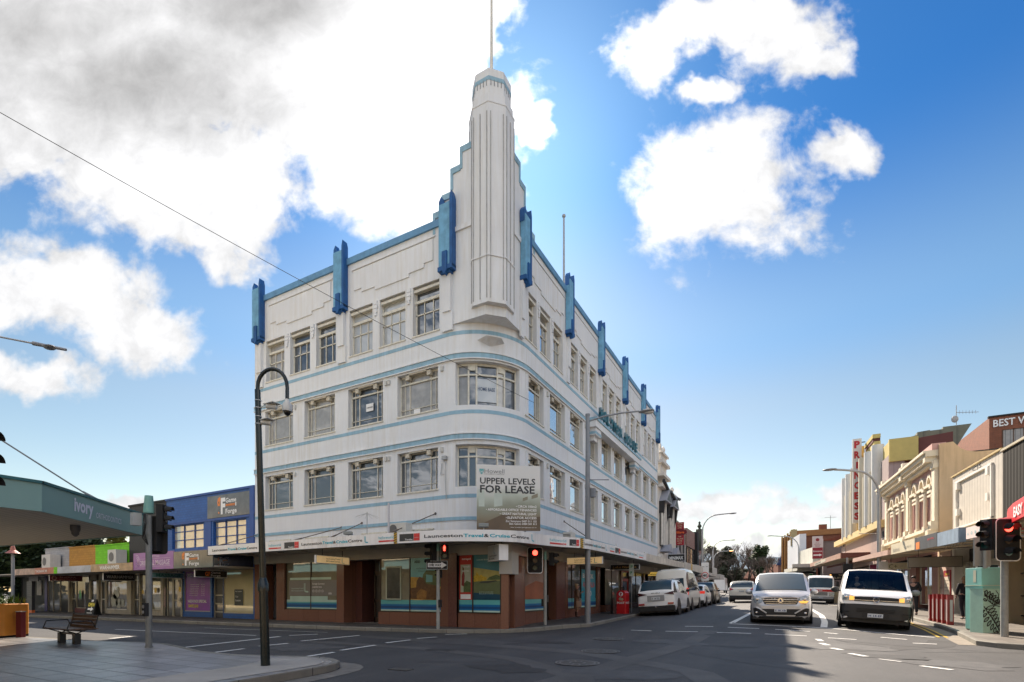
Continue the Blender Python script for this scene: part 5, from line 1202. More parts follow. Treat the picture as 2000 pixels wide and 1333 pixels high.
 for i in range(1,12):a=R(180-180*i/11);pts.append(topp+rt*(.24+.24*math.cos(a))+Vector((0,0,.30*math.sin(a)+.04)))
 pts.append(pts[-1]-Vector((0,0,.22)));k.tube(pts,.03,10);obj('hook',k,mat('dark_green_black',(.006,.012,.012)),t,smooth=60)
 e=pts[-1];dm=MB();dm.lathe(e-Vector((0,0,.17)),[(.0,0),(.075,.0),(.08,.1),(.04,.16),(.03,.2)],16);dmo=obj('dome_camera',dm,mat('camera_shell',(.55,.56,.55),.4),t,smooth=40)
 dm=MB();dm.ball(e-Vector((0,0,.17)),.06,.06,.07,14,8);obj('dome',dm,mat('smoked_dome',(.01,.01,.012),.08),dmo,smooth=60)
 for i,(zz,dx)in enumerate(((4.22,.22),(3.96,.13))):
  c=base+rt*(lean*zz/4.5)+Vector((0,0,zz));k=MB();f=rt.copy();k.cyl(c+f*.05,c+f*dx,.01,n=6)
  k.cyl(c+f*(dx-.08)+Vector((0,0,.02)),c+f*(dx+.08)-Vector((0,0,.0)),.042,.04,10);cc=obj('bullet_camera',k,mat('camera_shell',(.55,.56,.55)),t,smooth=40)
  k=MB();k.box(c.x+f.x*(dx-.09)-.035,c.y+f.y*(dx-.09)-.035,c.z+.045,c.x+f.x*(dx+.1)+.035,c.y+f.y*(dx+.1)+.035,c.z+.055);obj('sun_shield',k,mat('camera_shell',(.55,.56,.55)),cc)
  k=MB();k.cyl(c+Vector((0,0,.1)),c+Vector((0,0,.115)),.05,n=12);k.cyl(c-Vector((0,0,.02)),c-Vector((0,0,.005)),.052,n=12);obj('steel_band',k,GALV,t)
 # overhead arm lamp at the left edge
 t=thing('arm_lamp','grey street light head on an arm reaching in at the left edge','street lamp',(-3.2,-12.7,0))
 p0,p1=Vector((-1.27,-11.69,4.87)),Vector((-.82,-11.45,4.77));d=(p1-p0)
 far=p0-d*5+Vector((0,0,.0));k=MB();k.tube([Vector((far.x,far.y,0)),Vector((far.x,far.y,4.6)),far+Vector((0,0,.45))+d*.6,p0,p1],[.07,.05,.03,.012,.012],8);obj('pole',k,GALV,t,smooth=60)
 k=MB();k.cyl(p1-d*.1,p1+d*.8,.028,.018,8);k.ball(tuple(p1+d*.35-Vector((0,0,.01))),.1,.07,.025,10,6);obj('lamp_head',k,mat('lamp_head_grey',(.22,.23,.25),.5),t,smooth=60)
 # overhead wires
 k=MB();a,b=Vector((-4.02,-10.9,9.91)),Vector((.9,0.9,7.75));pts=[]
 for i in range(25):s=i/24;p=a.lerp(b,s);p.z-=.12*4*s*(1-s);pts.append(p)
 k.tube(pts,.007,5);single('overhead_wire',k,MATBLACK,'thin black wire running across the facade of the corner building','wire')
near_left()
# ------------------------------------------------------------------ signals, posts and signs at the crossing
def emis(name,c,e):return mat(name,c,.5,var=0,emit=e)
LRED=emis('signal_red_lit',(1,.05,.03),3.0);LOFF=mat('signal_amber_off',(.06,.03,.015),.15,var=0);GOFF=mat('signal_green_off',(.01,.06,.055),.15,var=0)
def signal_head(par,loc,yaw,lit='red',board=True,scale=1.0,kind3=True,white=True):
 """head faces local -Y"""
 M=Matrix.Translation(Vector(loc))@Matrix.Rotation(yaw,4,'Z')@Matrix.Scale(scale,4)
 def put(name,mb,m,p):mb.v=[tuple(M@Vector(v))for v in mb.v];return obj(name,mb,m,p)
 n=3 if kind3 else 2;H=.27*n
 k=MB();k.box(-.14,.0,-H/2,.14,.17,H/2);h=put('signal_body',k,MATBLACK,par)
 def rr(w,hh,r):return[(sx*(w-r)+r*math.cos(R(a)),sz*(hh-r)+r*math.sin(R(a)))for sx,sz,a0 in((1,1,0),(-1,1,90),(-1,-1,180),(1,-1,270))for a in range(a0,a0+91,18)]
 if board:
  k=MB();k.ext(rr(.275,.475,.09),(0,.0,0),(1,0,0),(0,0,1),(0,-1,0),.012);put('backing_board',k,MATBLACK,h)
  if white:
   k=MB();o=rr(.285,.485,.1);i_=rr(.262,.462,.085);N_=len(o);k.add([(a,-.016,b)for a,b in o]+[(a,-.016,b)for a,b in i_],[(j,(j+1)%N_,N_+(j+1)%N_,N_+j)for j in range(N_)])
   put('board_border',k,TXTW,h)
 for j in range(n):
  z=H/2-.135-.27*j;m_=(LOFF,LOFF,GOFF)[j]if n==3 else(LOFF,GOFF)[j]
  if(j==0 and lit=='red'):m_=LRED
  k=MB();k.cyl((0,-.03,z),(0,-.02,z),.095,n=20);put('lens',k,m_,h)
  k=MB()
  for a in range(-20,200,20):
   a0,a1=R(a),R(a+20)
   q=[(.108*math.cos(a0),-.02,z+.108*math.sin(a0)),(.108*math.cos(a1),-.02,z+.108*math.sin(a1)),(.102*math.cos(a1),-.22 if a+20<=180 and a>=0 else-.14,z+.102*math.sin(a1)-.02),(.102*math.cos(a0),-.22 if 0<=a<=180 else-.14,z+.102*math.sin(a0)-.02)]
   k.add(q,[(0,1,2,3)])
  put('visor',k,MATBLACK,h)
 return h
def teal_cap(par,x,y,z):
 k=MB();k.lathe((x,y,z),[(.055,0),(.062,.02),(.05,.28),(.046,.30)],14);obj('cap',k,mat('pale_teal_plastic',(.20,.42,.38),.5,var=.15),par,smooth=50)
def signals():
 # pole at the left on the near pavement, heads seen from behind
 t=thing('traffic_signal','traffic signal pole on the near pavement with heads facing away, left of the black post','traffic signal',(-3.84,-8.59,.13))
 k=MB();k.cyl((-3.84,-8.59,.05),(-3.84,-8.59,3.0),.062,.06,12);k.cyl((-3.84,-8.59,.12),(-3.84,-8.59,.16),.075,n=12);obj('pole',k,mat('weathered_pole',(.20,.21,.21),.6,var=.25,scale=6,streak=1),t,smooth=50)
 k=MB();k.lathe((-3.84,-8.59,3.05),[(.10,0),(.105,.03),(.08,.36),(.075,.38)],14);obj('cap',k,mat('pale_teal_plastic',(.20,.42,.38)),t,smooth=50)
 signal_head(t,(-3.66,-8.36,2.95),R(28+100),None,False,.74);signal_head(t,(-3.95,-8.38,2.6),R(28+178),None,True,.9,white=False)
 k=MB();k.box(-4.12,-8.82,2.78,-3.98,-8.66,3.05);obj('junction_box',k,mat('grey_box',(.45,.46,.46),.5),t)
 k=MB();
 for i in range(3):k.tube([(-3.85+.03*i,-8.68,3.02),(-3.76+.06*i,-8.74,2.8),(-3.86+.04*i,-8.7,2.5+.05*i),(-3.8,-8.62,2.35)],.01,6)
 obj('cable',k,MATBLACK,t)
 k=MB();k.box(-3.9,-8.70,.82,-3.78,-8.62,1.1);pb=obj('push_button_box',k,MATBLACK,t);k=MB();k.cyl((-3.84,-8.70,.9),(-3.84,-8.715,.9),.035,n=14);k.cyl((-3.84,-8.70,1.02),(-3.84,-8.707,1.02),.04,n=14);obj('button',k,GALV,pb)
 # cropped signal at the left edge
 t=thing('traffic_signal','near traffic signal cut off by the left edge, black visors pointing right','traffic signal',(-1.1,-12.3,0))
 base=CAM+Vector((-.4759*5.5+.8795*5.5*-1.075,.8795*5.5+.4759*5.5*-1.075,0));base.z=0
 k=MB();k.cyl(base,base+Vector((0,0,3.1)),.06,n=12);obj('pole',k,GALV,t)
 signal_head(t,base+Vector((.04,.05,2.77)),R(28.4+90),None,False,.92)
 # middle pole with one way sign
 x,y=-1.85,-.85
 t=thing('traffic_signal','traffic signal pole carrying the ONE WAY sign before the corner building','traffic signal',(x,y,.0))
 PG=mat('weathered_pole',(.20,.21,.21))
 k=MB();k.cyl((x,y,-.1),(x,y,2.75),.06,.055,12);obj('pole',k,mat('pale_pole',(.30,.31,.30),.55,var=.2,scale=8,streak=1),t,smooth=50);teal_cap(t,x,y,2.72)
 signal_head(t,(x-.22,y-.10,2.62),R(28.4-65),None,False,.92)
 h=signal_head(t,(x+.30,y-.05,2.68),R(28.4),None,False,.85,kind3=False)
 k=MB();c=Vector((x+.30,y-.05,2.68));u=Vector((.8795,.4759,0));n=Vector((.4759,-.8795,0))
 # little standing figure
 pl=plane(c+u*-.06+Vector((0,0,.03)),u,n,.04)
 for q in([(.03,0),(.055,0),(.06,.09),(.03,.09)],[(.062,0),(.087,0),(.085,.09),(.06,.09)],[(.02,.08),(.1,.08),(.095,.15),(.025,.15)],[(.045,.155),(.075,.155),(.075,.19),(.045,.19)]):k.add([pl(a,b)for a,b in q],[(0,1,2,3)])
 obj('red_figure',k,LRED,h)
 k=MB();s=Vector((x,y,2.11))+n*.07;pl=plane(s,u,n,0)
 def slab(mb,w0,w1,h0,h1,d0,d1):
  vs=[s+u*a+Vector((0,0,b))+n*d for d in(d0,d1)for a,b in((w0,h0),(w1,h0),(w1,h1),(w0,h1))]
  mb.add(vs,[(3,2,1,0),(4,5,6,7),(0,1,5,4),(1,2,6,5),(2,3,7,6),(3,0,4,7)])
 slab(k,-.38,.33,-.01,.29,0,.02);sg=obj('one_way_plate',k,MATBLACK,t)
 k=MB();pl=plane(s,u,n,.024);k.add([pl(a,b)for a,b in((-.33,.07),(.12,.07),(.12,.03),(.30,.14),(.12,.25),(.12,.21),(-.33,.21))],[tuple(range(7))]);obj('arrow',k,TXTW,sg)
 k=MB();pl=plane(s,u,n,.028);addtext(k,'ONE WAY',lambda a,b:pl(-.30+a,.10+b),.42,.08,.03);obj('lettering',k,TXTDK,sg)
 k=MB();pl=plane(s,u,n,.022)
 for q in(((-.37,0),(.32,0),(.32,.008),(-.37,.008)),((-.37,.272),(.32,.272),(.32,.28),(-.37,.28)),((-.37,0),(-.362,0),(-.362,.28),(-.37,.28)),((.312,0),(.32,0),(.32,.28),(.312,.28))):k.add([pl(a,b)for a,b in q],[(0,1,2,3)])
 obj('plate_border',k,TXTW,sg)
 signal_head(t,(x-.06,y+.12,2.0),R(28.4-90),None,False,.6,kind3=False)
 k=MB();k.box(x+.05,y-.06,.85,x+.13,y+.04,1.1);obj('push_button_box',k,MATBLACK,t)
 # pole on the corner facing the camera, red
 x,y=.72,2.1
 t=thing('traffic_signal','traffic signal with a white bordered board showing red, left of the grey lamp pole','traffic signal',(x,y,.0))
 k=MB();k.cyl((x,y,-.1),(x,y,2.55),.062,.058,12);obj('pole',k,mat('pale_pole',(.30,.31,.30)),t,smooth=50);teal_cap(t,x,y,2.52)
 signal_head(t,(x-.26,y-.30,2.50),R(28.4),'red',True,.98);signal_head(t,(x+.28,y+.12,2.55),R(28.4+70),None,False,.85,kind3=False)
 k=MB();k.box(x-.13,y-.05,.85,x-.05,y+.05,1.1);obj('push_button_box',k,MATBLACK,t)
 # right hand pole facing the camera, red
 x,y=13.32,3.03
 t=thing('traffic_signal','nearest red traffic signal on the right pavement beside the leafy cabinet','traffic signal',(x,y,.06))
 k=MB();k.cyl((x,y,0),(x,y,2.9),.08,.075,14);obj('pole',k,mat('pale_pole',(.30,.31,.30)),t,smooth=50)
 signal_head(t,(x-.02,y-.28,2.67),R(28.4),'red',True,1.13);signal_head(t,(x-.34,y+.08,2.85),R(28.4-75),None,False,1.0)
 k=MB();k.add([(12.97,3.97,2.07),(13.37,4.19,2.07),(13.37,4.19,2.86),(12.97,3.97,2.86),(12.95,4.0,2.07),(13.35,4.22,2.07),(13.35,4.22,2.86),(12.95,4.0,2.86)],[(0,1,2,3),(7,6,5,4),(3,2,6,7),(0,4,5,1),(0,3,7,4),(1,5,6,2)]);k.cyl((13.2,4.0,2.0),(13.2,4.0,2.9),.045,n=10);obj('rear_board',k,mat('board_rear_grey',(.34,.36,.34),.5),t)
signals()
# ------------------------------------------------------------------ right side of the street
class FrS(Fr):
 """facade that swings slightly: X = x0 - k (Y - 17) - n"""
 def __init__(s,off=0):s.off=off;s.axis='y';s.sgn=-1;s.c=15
 def p(s,u,z,n=0):return(15-.055*(u-17)-s.off-n,u,z)
 def box(s,mb,u0,u1,z0,z1,n0,n1,mi=0):
  P=[s.p(u,z,n)for z in(z0,z1)for u,n in((u0,n0),(u1,n0),(u1,n1),(u0,n1))]
  mb.add(P,[(0,3,2,1),(4,5,6,7),(0,1,5,4),(1,2,6,5),(2,3,7,6),(3,0,4,7)],mi);return mb
SF=FrS(0)
def right_row():
 g=lambda y:.0168*y
 TAN=mat('tan_render',(.58,.43,.27),.8,var=.08,scale=.9,bump=.1,streak=1);IVORY=mat('ivory_stucco',(.70,.63,.50),.75,var=.12,scale=3,bump=.2);PINK=mat('pink_render',(.52,.31,.28),.8,var=.1)
 SOFF2=mat('warm_soffit',(.50,.42,.29),.7,var=.1,kind='board',size=(.4,.4),c2=(.25,.2,.13))
 def awn(par,u0,u1,z0,z1,m,off0=0,n=1.9,name='awning',slope=.0168,endm=None):
  k=MB();c=lambda u:slope*(u-u0)
  for nn,nb in((n,n-.05),):
   P=[SF.p(u0,z0,nn),SF.p(u1,z0+c(u1),nn),SF.p(u1,z1+c(u1),nn),SF.p(u0,z1,nn),SF.p(u0,z0,nb),SF.p(u1,z0+c(u1),nb),SF.p(u1,z1+c(u1),nb),SF.p(u0,z1,nb)]
   k.add(P,[(0,1,2,3),(7,6,5,4),(3,2,6,7),(0,4,5,1),(0,3,7,4),(1,5,6,2)])
  a=obj(name,k,m,par);s=MB()
  s.add([SF.p(u0,z0+.03,nb),SF.p(u1,z0+.03+c(u1),nb),SF.p(u1,z0+.1+c(u1),off0),SF.p(u0,z0+.1,off0)],[(0,1,2,3)])
  s.add([SF.p(u0,z1-.03,nb),SF.p(u1,z1-.03+c(u1),nb),SF.p(u1,z1+.0+c(u1),off0),SF.p(u0,z1+.0,off0)],[(3,2,1,0)])
  for u in(u0+.01,u1-.01):s.add([SF.p(u,z0+c(u),nb),SF.p(u,z0+.07+c(u),off0),SF.p(u,z1+c(u),off0),SF.p(u,z1+c(u),nb)],[(0,1,2,3)],1)
  obj('soffit',s,[SOFF2,endm or m],a)
  return a
 # corrugated corner building
 B=thing('corrugated_building','corner building clad in black ribbed metal above a red awning','building',(17,7,0))
 w=MB();SF.box(w,6.0,10.33,3.3,6.52,-8,0);obj('wall',w,mat('black_ribbed_metal',(.028,.027,.027),.85,var=.1,spec=.2,kind='corr',size=(.22,1),c2=(.005,.005,.005)),B)
 k=MB();SF.box(k,5.95,10.4,6.52,6.60,-8,.05);obj('capping',k,mat('pale_capping',(.45,.4,.3),.6),B)
 k=MB();SF.box(k,6.0,6.2,3.3,6.5,.002,.04);obj('corner_trim',k,mat('grey_blue_trim',(.25,.28,.36),.5),B)
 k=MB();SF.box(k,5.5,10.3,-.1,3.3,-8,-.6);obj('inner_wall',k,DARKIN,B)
 k=MB();SF.box(k,10.05,10.6,0,3.3,-.5,.0);SF.box(k,6.9,7.3,0,3.3,-.5,.02);obj('shop_pier',k,TAN,B)
 k=MB()
 for i in range(12):SF.box(k,7.5+i*.2,7.53+i*.2,0,2.6,-.4,-.37)
 for z in(.5,1.2,2.0):SF.box(k,7.4,10.0,z,z+.04,-.4,-.36)
 obj('security_grille',k,BLACK,B)
 RF_=mat('red_fascia',(.62,.02,.03),.35,var=.05);WF=mat('white_red_fascia',(.70,.60,.58),.4,var=.1)
 a=awn(B,5.85,7.42,3.08,3.46,WF);awn(B,4.4,5.85,3.04,3.44,mat('pinkish_red_fascia',(.62,.18,.20),.4,var=.1))
 k=MB();k.prism([(13.8,4.4),(13.76,4.38),(13.52,3.5),(13.3,2.4),(13.15,1.2),(13.3,.5),(14,.1),(22,-.6),(22,-.5),(14,.2),(13.4,.6),(13.22,1.2),(13.36,2.4),(13.58,3.5)][::-1],3.08,3.54);obj('awning_fascia',k,RF_,B)
 k=MB();k.prism([(13.8,4.4),(13.58,3.5),(13.36,2.4),(13.22,1.2),(13.4,.6),(14,.2),(22,-.5),(22,6),(15.6,6)],3.12,3.16);obj('soffit',k,SOFF2,B)
 q=MB();SF.text(q,'EASY CENTRE',5.78,3.14,1.2,.2,1.91,.02,rev=True);obj('lettering',q,TXTW,a)
 q=MB();fn=plane((13.3,2.4,3.18),(-.15,-1.2,0),(-1.2,.15,0),.02);addtext(q,'EASY',lambda x,y:fn(x+.15,y),.9,.24,.03);obj('lettering',q,TXTW,a)
 q=MB()
 for i in range(5):SF.text(q,('A','o','x','A','o')[i],7.3-i*.3,3.22,.13,.1,1.91,.01,rev=True)
 obj('logo_mark',q,mat('pale_teal_logo',(.2,.45,.5),.5),a)
 # weatherboard building with an empty billboard frame
 B=thing('weatherboard_building','pale grey weatherboard building with an empty white billboard frame','building',(17,12.8,0))
 WB=mat('grey_weatherboard',(.50,.47,.42),.7,var=.1,kind='board',size=(.26,1),c2=(.30,.27,.24))
 w=MB();SF.box(w,10.35,15.36,3.3,6.6,-8,0);obj('wall',w,WB,B)
 k=MB();SF.box(k,10.35,15.4,6.6,6.66,-8,.06);obj('roof_edge',k,mat('yellowed_flashing',(.5,.38,.18),.6),B)
 k=MB();
 for q in((11.1,11.2,4.2,6.25),(14.75,14.85,4.2,6.25),(11.1,14.85,6.22,6.3),(11.1,14.85,4.17,4.25)):SF.box(k,*q,.0,.08)
 for(u,z)in((11.3,5.9),(11.3,4.9),(14.45,5.9),(14.45,4.75)):SF.box(k,u,u+.22,z,z+.3,.0,.12)
 obj('billboard_frame',k,mat('white_frame',(.72,.70,.66),.5),B)
 q=MB();SF.text(q,'CJS',13.1,6.38,.9,.16,.01,-.005,rev=True);obj('graffiti',q,mat('graffiti_black',(.05,.05,.05),.6),B)
 k=MB();SF.box(k,10.6,15.36,-.1,3.3,-8,-.5);obj('inner_wall',k,DARKIN,B)
 k=MB();SF.box(k,15.1,15.4,0,3.3,-.5,.02);SF.box(k,12.55,12.75,0,3.3,-.5,.0);obj('shop_pier',k,mat('white_post',(.6,.57,.5),.6),B)
 for a_,b_,m_ in((10.7,12.5,SHOPG),(12.8,13.4,SHOPG),(14.2,15.05,SHOPG)):shopwin2(SF,B,a_,b_,.35,2.7,(),m_,ALU,n=-.3)
 glazdoor(SF,B,13.4,14.2,.2,2.7,ALU,SHOPG,n=-.35)
 a=awn(B,8.1,10.25,3.07,3.58,mat('weathered_blue_panel',(.20,.27,.36),.6,var=.2,scale=3,streak=1));b_=awn(B,10.3,13.17,3.12,3.66,mat('charcoal_panel',(.06,.065,.075),.5,var=.2,streak=1));c=awn(B,13.17,17.2,3.22,3.72,mat('cream_fascia',(.60,.54,.40),.5,var=.06))
 q=MB();SF.box(q,12.45,12.95,3.2,3.5,1.9,1.91);obj('orange_square',q,mat('logo_orange',(.75,.22,.04)),b_);q=MB();SF.text(q,'BEAUTIFUL',11.4,3.45,.8,.07,1.91,.01,rev=True);obj('lettering',q,RED,b_)
 q=MB();SF.text(q,'haines',16.8,3.36,1.2,.24,1.91,-.004,rev=True);SF.text(q,'optical',14.7,3.40,1.0,.12,1.91,-.004,rev=True);obj('lettering',q,mat('soft_grey_letters',(.35,.34,.30),.5),c)
 k=MB()
 for i in range(7):k.tube([SF.p(8.3+i*.3,3.1,1.7),SF.p(8.32+i*.3,2.98,1.75),SF.p(8.36+i*.3,3.06,1.6)],.01,4)
 SF.box(k,7.5,8.1,3.1,3.14,.2,1.7)
 for i in range(4):SF.box(k,7.45,8.1,3.2+.1*i,3.23+.1*i,1.0,1.7)
 obj('broken_edging',k,mat('weathered_timber',(.3,.24,.17),.8),a)
 # Victorian arcaded building
 B=thing('arcaded_building','cream Victorian building with six round arched windows and a dentilled cornice','building',(18,22.5,0))
 g0=.3
 w=MB();holes=[]
 A=[(17.78,18.74),(19.02,19.98),(20.26,21.22),(22.98,23.86),(24.08,24.96),(25.18,26.06)]
 A=[(17.95,18.75),(19.15,20.05),(20.5,21.4),(22.75,23.6),(24.0,24.9),(25.35,26.3)]
 w=MB();SF.wall(w,17.4,27.85,3.3,8.0,[(u0+.16,u1-.16,4.78,6.2)for u0,u1 in A],.3);obj('wall',w,PINK,B)
 k=MB();SF.box(k,17.5,27.85,3.3,8.2,-9,-.32);SF.box(k,17.5,27.8,-.1,3.3,-9,-.6);obj('inner_wall',k,DARKIN,B)
 for u0,u1 in A:
  um=(u0+u1)/2;zz=.0
  f=MB();SF.box(f,u0+.16,u1-.16,4.78,6.2,-.29,-.25);wn=obj('window',f,mat('dark_window_red',(.012,.005,.005),.25,var=.3),B)
  f=MB();r=(u1-u0)/2
  for i in range(12):
   a0,a1=math.pi*i/12,math.pi*(i+1)/12
   P=[SF.p(um+rr*math.cos(a),6.85+rr*1.35*math.sin(a),nn)for nn in(.0,.12)for(rr,a)in((r,a0),(r,a1),(r*.72,a1),(r*.72,a0))]
   f.add(P,[(0,1,2,3),(4,7,6,5),(0,4,5,1),(2,6,7,3)])
  ar=obj('window_arch',f,IVORY,wn)
  f=MB();f.add([SF.p(um+r*.72*math.cos(math.pi*i/12),6.85+r*.72*1.35*math.sin(math.pi*i/12),.015)for i in range(13)],[tuple(range(13))]);obj('arch_infill',f,mat('orange_render',(.50,.30,.15),.8),ar)
  f=MB();SF.box(f,u0-.05,u1+.05,6.72,6.85,0,.2);SF.box(f,u0+.05,u1-.05,6.45,6.60,.0,.12);SF.box(f,u0+.1,u1-.1,6.25,6.36,0,.1);obj('window_head',f,IVORY,wn)
 cols=[17.85,18.95,19.05,20.2,20.35,21.5,22.65,23.7,23.9,25.0,25.25,26.4]
 for u in(17.83,18.95,20.28,21.5,22.65,23.8,25.12,26.42):
  k=MB();x,y,_=SF.p(u,0,.10);
  for du in(-.07,.07)if u not in(17.83,21.5,22.65,26.42)else(0,):
   x,y,_=SF.p(u+du,0,.10);k.cyl((x,y,4.75),(x,y,6.72),.075,.065,10);SF.box(k,u+du-.1,u+du+.1,4.6,4.8,0,.2);SF.box(k,u+du-.1,u+du+.1,6.6,6.74,0,.22)
  obj('window_column',k,IVORY,B,smooth=50)
 for u in(17.5,22.08,27.1):
  k=MB();SF.box(k,u-.22,u+.22,4.9,7.9,0,.16);SF.box(k,u-.28,u+.28,7.5,7.75,0,.22);SF.box(k,u-.24,u+.24,4.45,4.9,0,.3);SF.box(k,u-.2,u+.2,4.15,4.45,0,.42);SF.box(k,u-.16,u+.16,3.9,4.15,0,.34);(SF.box(k,u-.2,u+.2,7.85,8.6,0,.5),SF.box(k,u-.15,u+.15,8.6,8.85,0,.4))if u>18 else SF.box(k,u-.1,u+.22,7.85,8.4,0,.5);obj('pilaster',k,IVORY,B)
 k=MB();SF.box(k,17.35,27.5,7.72,7.86,0,.24);SF.box(k,17.3,27.9,8.1,8.28,0,.5);SF.box(k,17.3,27.9,8.28,8.4,0,.6);SF.box(k,17.35,27.6,4.45,4.62,0,.3);SF.box(k,17.35,27.6,4.32,4.45,0,.2);c_=obj('cornice',k,IVORY,B)
 for i in range(38):
  u=17.55+i*.27
  if min(abs(u-v)for v in(22.08,27.1))<.25:continue
  k=MB();SF.box(k,u-.05,u+.05,7.88,8.1,0,.42);obj('cornice_bracket',k,IVORY,c_)
 k=MB();SF.box(k,17.3,27.9,8.4,8.72,-.3,.25);obj('parapet',k,PINK,B)
 # rendered end wall with a curved shoulder, facing the near shops
 pts=[(14.98,0),(15.0,8.62),(15.55,8.66)]+[(15.55+.75*math.sin(R(a))*1.0,8.66-.62*(1-math.cos(R(a))))for a in range(15,91,15)]
 pts=[(14.98,0),(14.98,8.62),(15.5,8.66),(15.62,8.5),(15.78,8.3),(16.0,8.16),(16.35,8.06),(25,8.0),(25,0)]
 k=MB();k.ext(pts[::-1],(0,17.4,0),(1,0,0),(0,0,1),(0,-1,0),.3);obj('end_wall',k,TAN,B)
 a=awn(B,17.9,27.7,3.32,3.58,mat('dusty_pink_fascia',(.52,.36,.30),.6,var=.1,kind='board',size=(.3,1),c2=(.4,.26,.22)))
 for a_,b2,m_ in((18.3,21.0,SHOPD),(22.3,24.5,SHOPD),(24.9,27.3,SHOPG)):shopwin2(SF,B,a_,b2,.7,3.0,((a_+b2)/2,),m_,ALU,n=-.2)
 k=MB();SF.box(k,21.0,22.3,.2,3.4,-.5,.0);SF.box(k,17.4,18.3,.2,3.4,-.5,0);obj('shop_pier',k,mat('brown_pink_pier',(.28,.13,.10),.6,var=.1),B)
 # pink plastered panel with posters, facing the footpath
 k=MB();SF.box(k,15.55,17.4,.2,3.3,-.3,-.02);pn_=obj('graffiti_wall',k,mat('pinkish_plaster',(.52,.38,.31),.8,var=.15,scale=4),B)
 q=MB();SF.text(q,'BOCNO',17.2,1.5,.5,.8,0,-.01,rev=True);SF.text(q,'ASANU',17.3,.75,1.3,.3,.0,-.01,rev=True);obj('graffiti',q,mat('graffiti_black',(.05,.05,.05)),pn_)
 q=MB();SF.box(q,15.62,16.5,.95,2.4,-.02,.02);nb=obj('notice_frame',q,mat('crimson_frame',(.30,.02,.03),.5),pn_);q=MB();SF.box(q,15.68,16.4,1.05,2.1,.02,.03);obj('notice',q,mat('notice_paper',(.6,.52,.42),.6),nb)
 q=MB();SF.text(q,'CHINA INN',16.3,2.17,.55,.1,.025,.01,rev=True);obj('lettering',q,YEL,nb);q=MB();[SF.text(q,s_,16.35,1.9-i*.16,.6,.05,.034,0,rev=True)for i,s_ in enumerate(('Opening hours','Lunch 12pm','Dinner 5pm','Take away'))];obj('lettering',q,TXTDK,nb)
 # grey sheet roof and flues behind
 B=thing('sheet_roof_building','broad grey corrugated roof with metal flues behind the tan end wall','building',(21,30,0))
 k=MB();k.box(17.2,27.2,0,34,40,8.9);obj('wall',k,mat('dark_rear_wall',(.05,.055,.07),.8),B)
 k=MB();k.add([(16.9,27,8.9),(34,27,8.9),(34,37,12.3),(16.9,37,12.3),(16.9,27,9.0),(34,27,9.0),(34,37,12.4),(16.9,37,12.4)],[(3,2,1,0),(4,5,6,7),(0,1,5,4),(1,2,6,5),(2,3,7,6),(3,0,4,7)]);k.add([(17.2,27.3,8.8),(17.2,37,12.3),(17.2,37,8.8)],[(0,1,2)]);obj('roof',k,mat('grey_sheet_roof',(.22,.21,.19),.5,metal=.3,var=.15,kind='corr',size=(.35,1),c2=(.15,.14,.13)),B)
 for x,y,z,r,h in((18.6,28,8.9,.16,.9),(19.6,27.7,8.9,.14,1.1)):
  k=MB();k.cyl((x,y,z-.2),(x,y,z+h),r,n=12);k.cyl((x,y,z+h+.1),(x,y,z+h+.3),r*1.7,n=12);k.cyl((x,y,z+h),(x,y,z+h+.1),r*.8,n=8);obj('flue',k,GALV,B,smooth=40)
 # Princess theatre
 B=thing('theatre','art deco theatre with white tubes, yellow slots and a dark red side wall','theatre',(18,36,0))
 LIL=mat('mauve_render',(.33,.26,.25),.8,var=.08,kind='board',size=(.5,1),c2=(.26,.2,.2));CRM=mat('theatre_cream',(.58,.52,.40),.7,var=.1);YL=mat('theatre_yellow',(.60,.40,.08),.6,var=.08);YL2=mat('theatre_pale_yellow',(.50,.40,.13),.6,var=.1);WT=mat('theatre_white',(.68,.67,.64),.6,var=.06);GD=mat('theatre_gold',(.55,.33,.08),.6)
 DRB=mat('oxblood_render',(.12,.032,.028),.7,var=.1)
 w=MB();SF.box(w,28.9,44.4,3.5,10.2,-.8,0);obj('wall',w,CRM,B)
 w=MB();SF.box(w,26.85,28.9,4.0,10.5,-.8,.05);SF.box(w,43.6,45.2,3.6,11.2,-.8,.05);obj('end_pier',w,LIL,B)
 w=MB();w.ext([(14.5,0),(17.75,0),(17.75,11.62),(15.9,11.45),(15.9,10.05),(14.5,10.05)],(0,27.3,0),(1,0,0),(0,0,1),(0,-1,0),.3)
 w.box(14.6,27.3,-.1,17.7,46,10.0);w.box(17.5,40,-.1,24,46,9.5);obj('side_wall',w,DRB,B)
 w=MB();w.box(14.42,26.7,10.03,15.95,27.02,11.52);SF.box(w,26.72,28.9,10.5,11.5,-.6,-.05);obj('yellow_capping',w,YL2,B)
 k=MB();k.box(14.5,26.98,7.95,15.1,26.7,8.5);obj('bracket_box',k,MATBLACK,B)
 for u,r,z0,z1,m_ in((29.6,.38,6.4,11.9,WT),(30.9,.3,6.4,10.3,CRM),(31.95,.42,6.4,12.0,WT),(33.2,.3,6.4,10.4,CRM),(34.2,.4,6.4,12.1,CRM),(37.8,.4,6.4,12.1,CRM),(39.0,.3,6.4,10.4,CRM),(40.2,.42,6.4,12.1,WT),(41.4,.3,6.4,10.4,CRM),(42.5,.38,6.4,12.2,WT)):
  k=MB();x,y,_=SF.p(u,0,.12);k.cyl((x,y,z0),(x,y,z1),r,n=16);obj('facade_tube',k,m_,B,smooth=50)
 for u in(30.3,31.25,32.7,33.6,38.4,39.6,40.8,41.9):
  k=MB();SF.box(k,u-.12,u+.12,6.7,8.6,0.01,.09);obj('yellow_slot',k,YL,B)
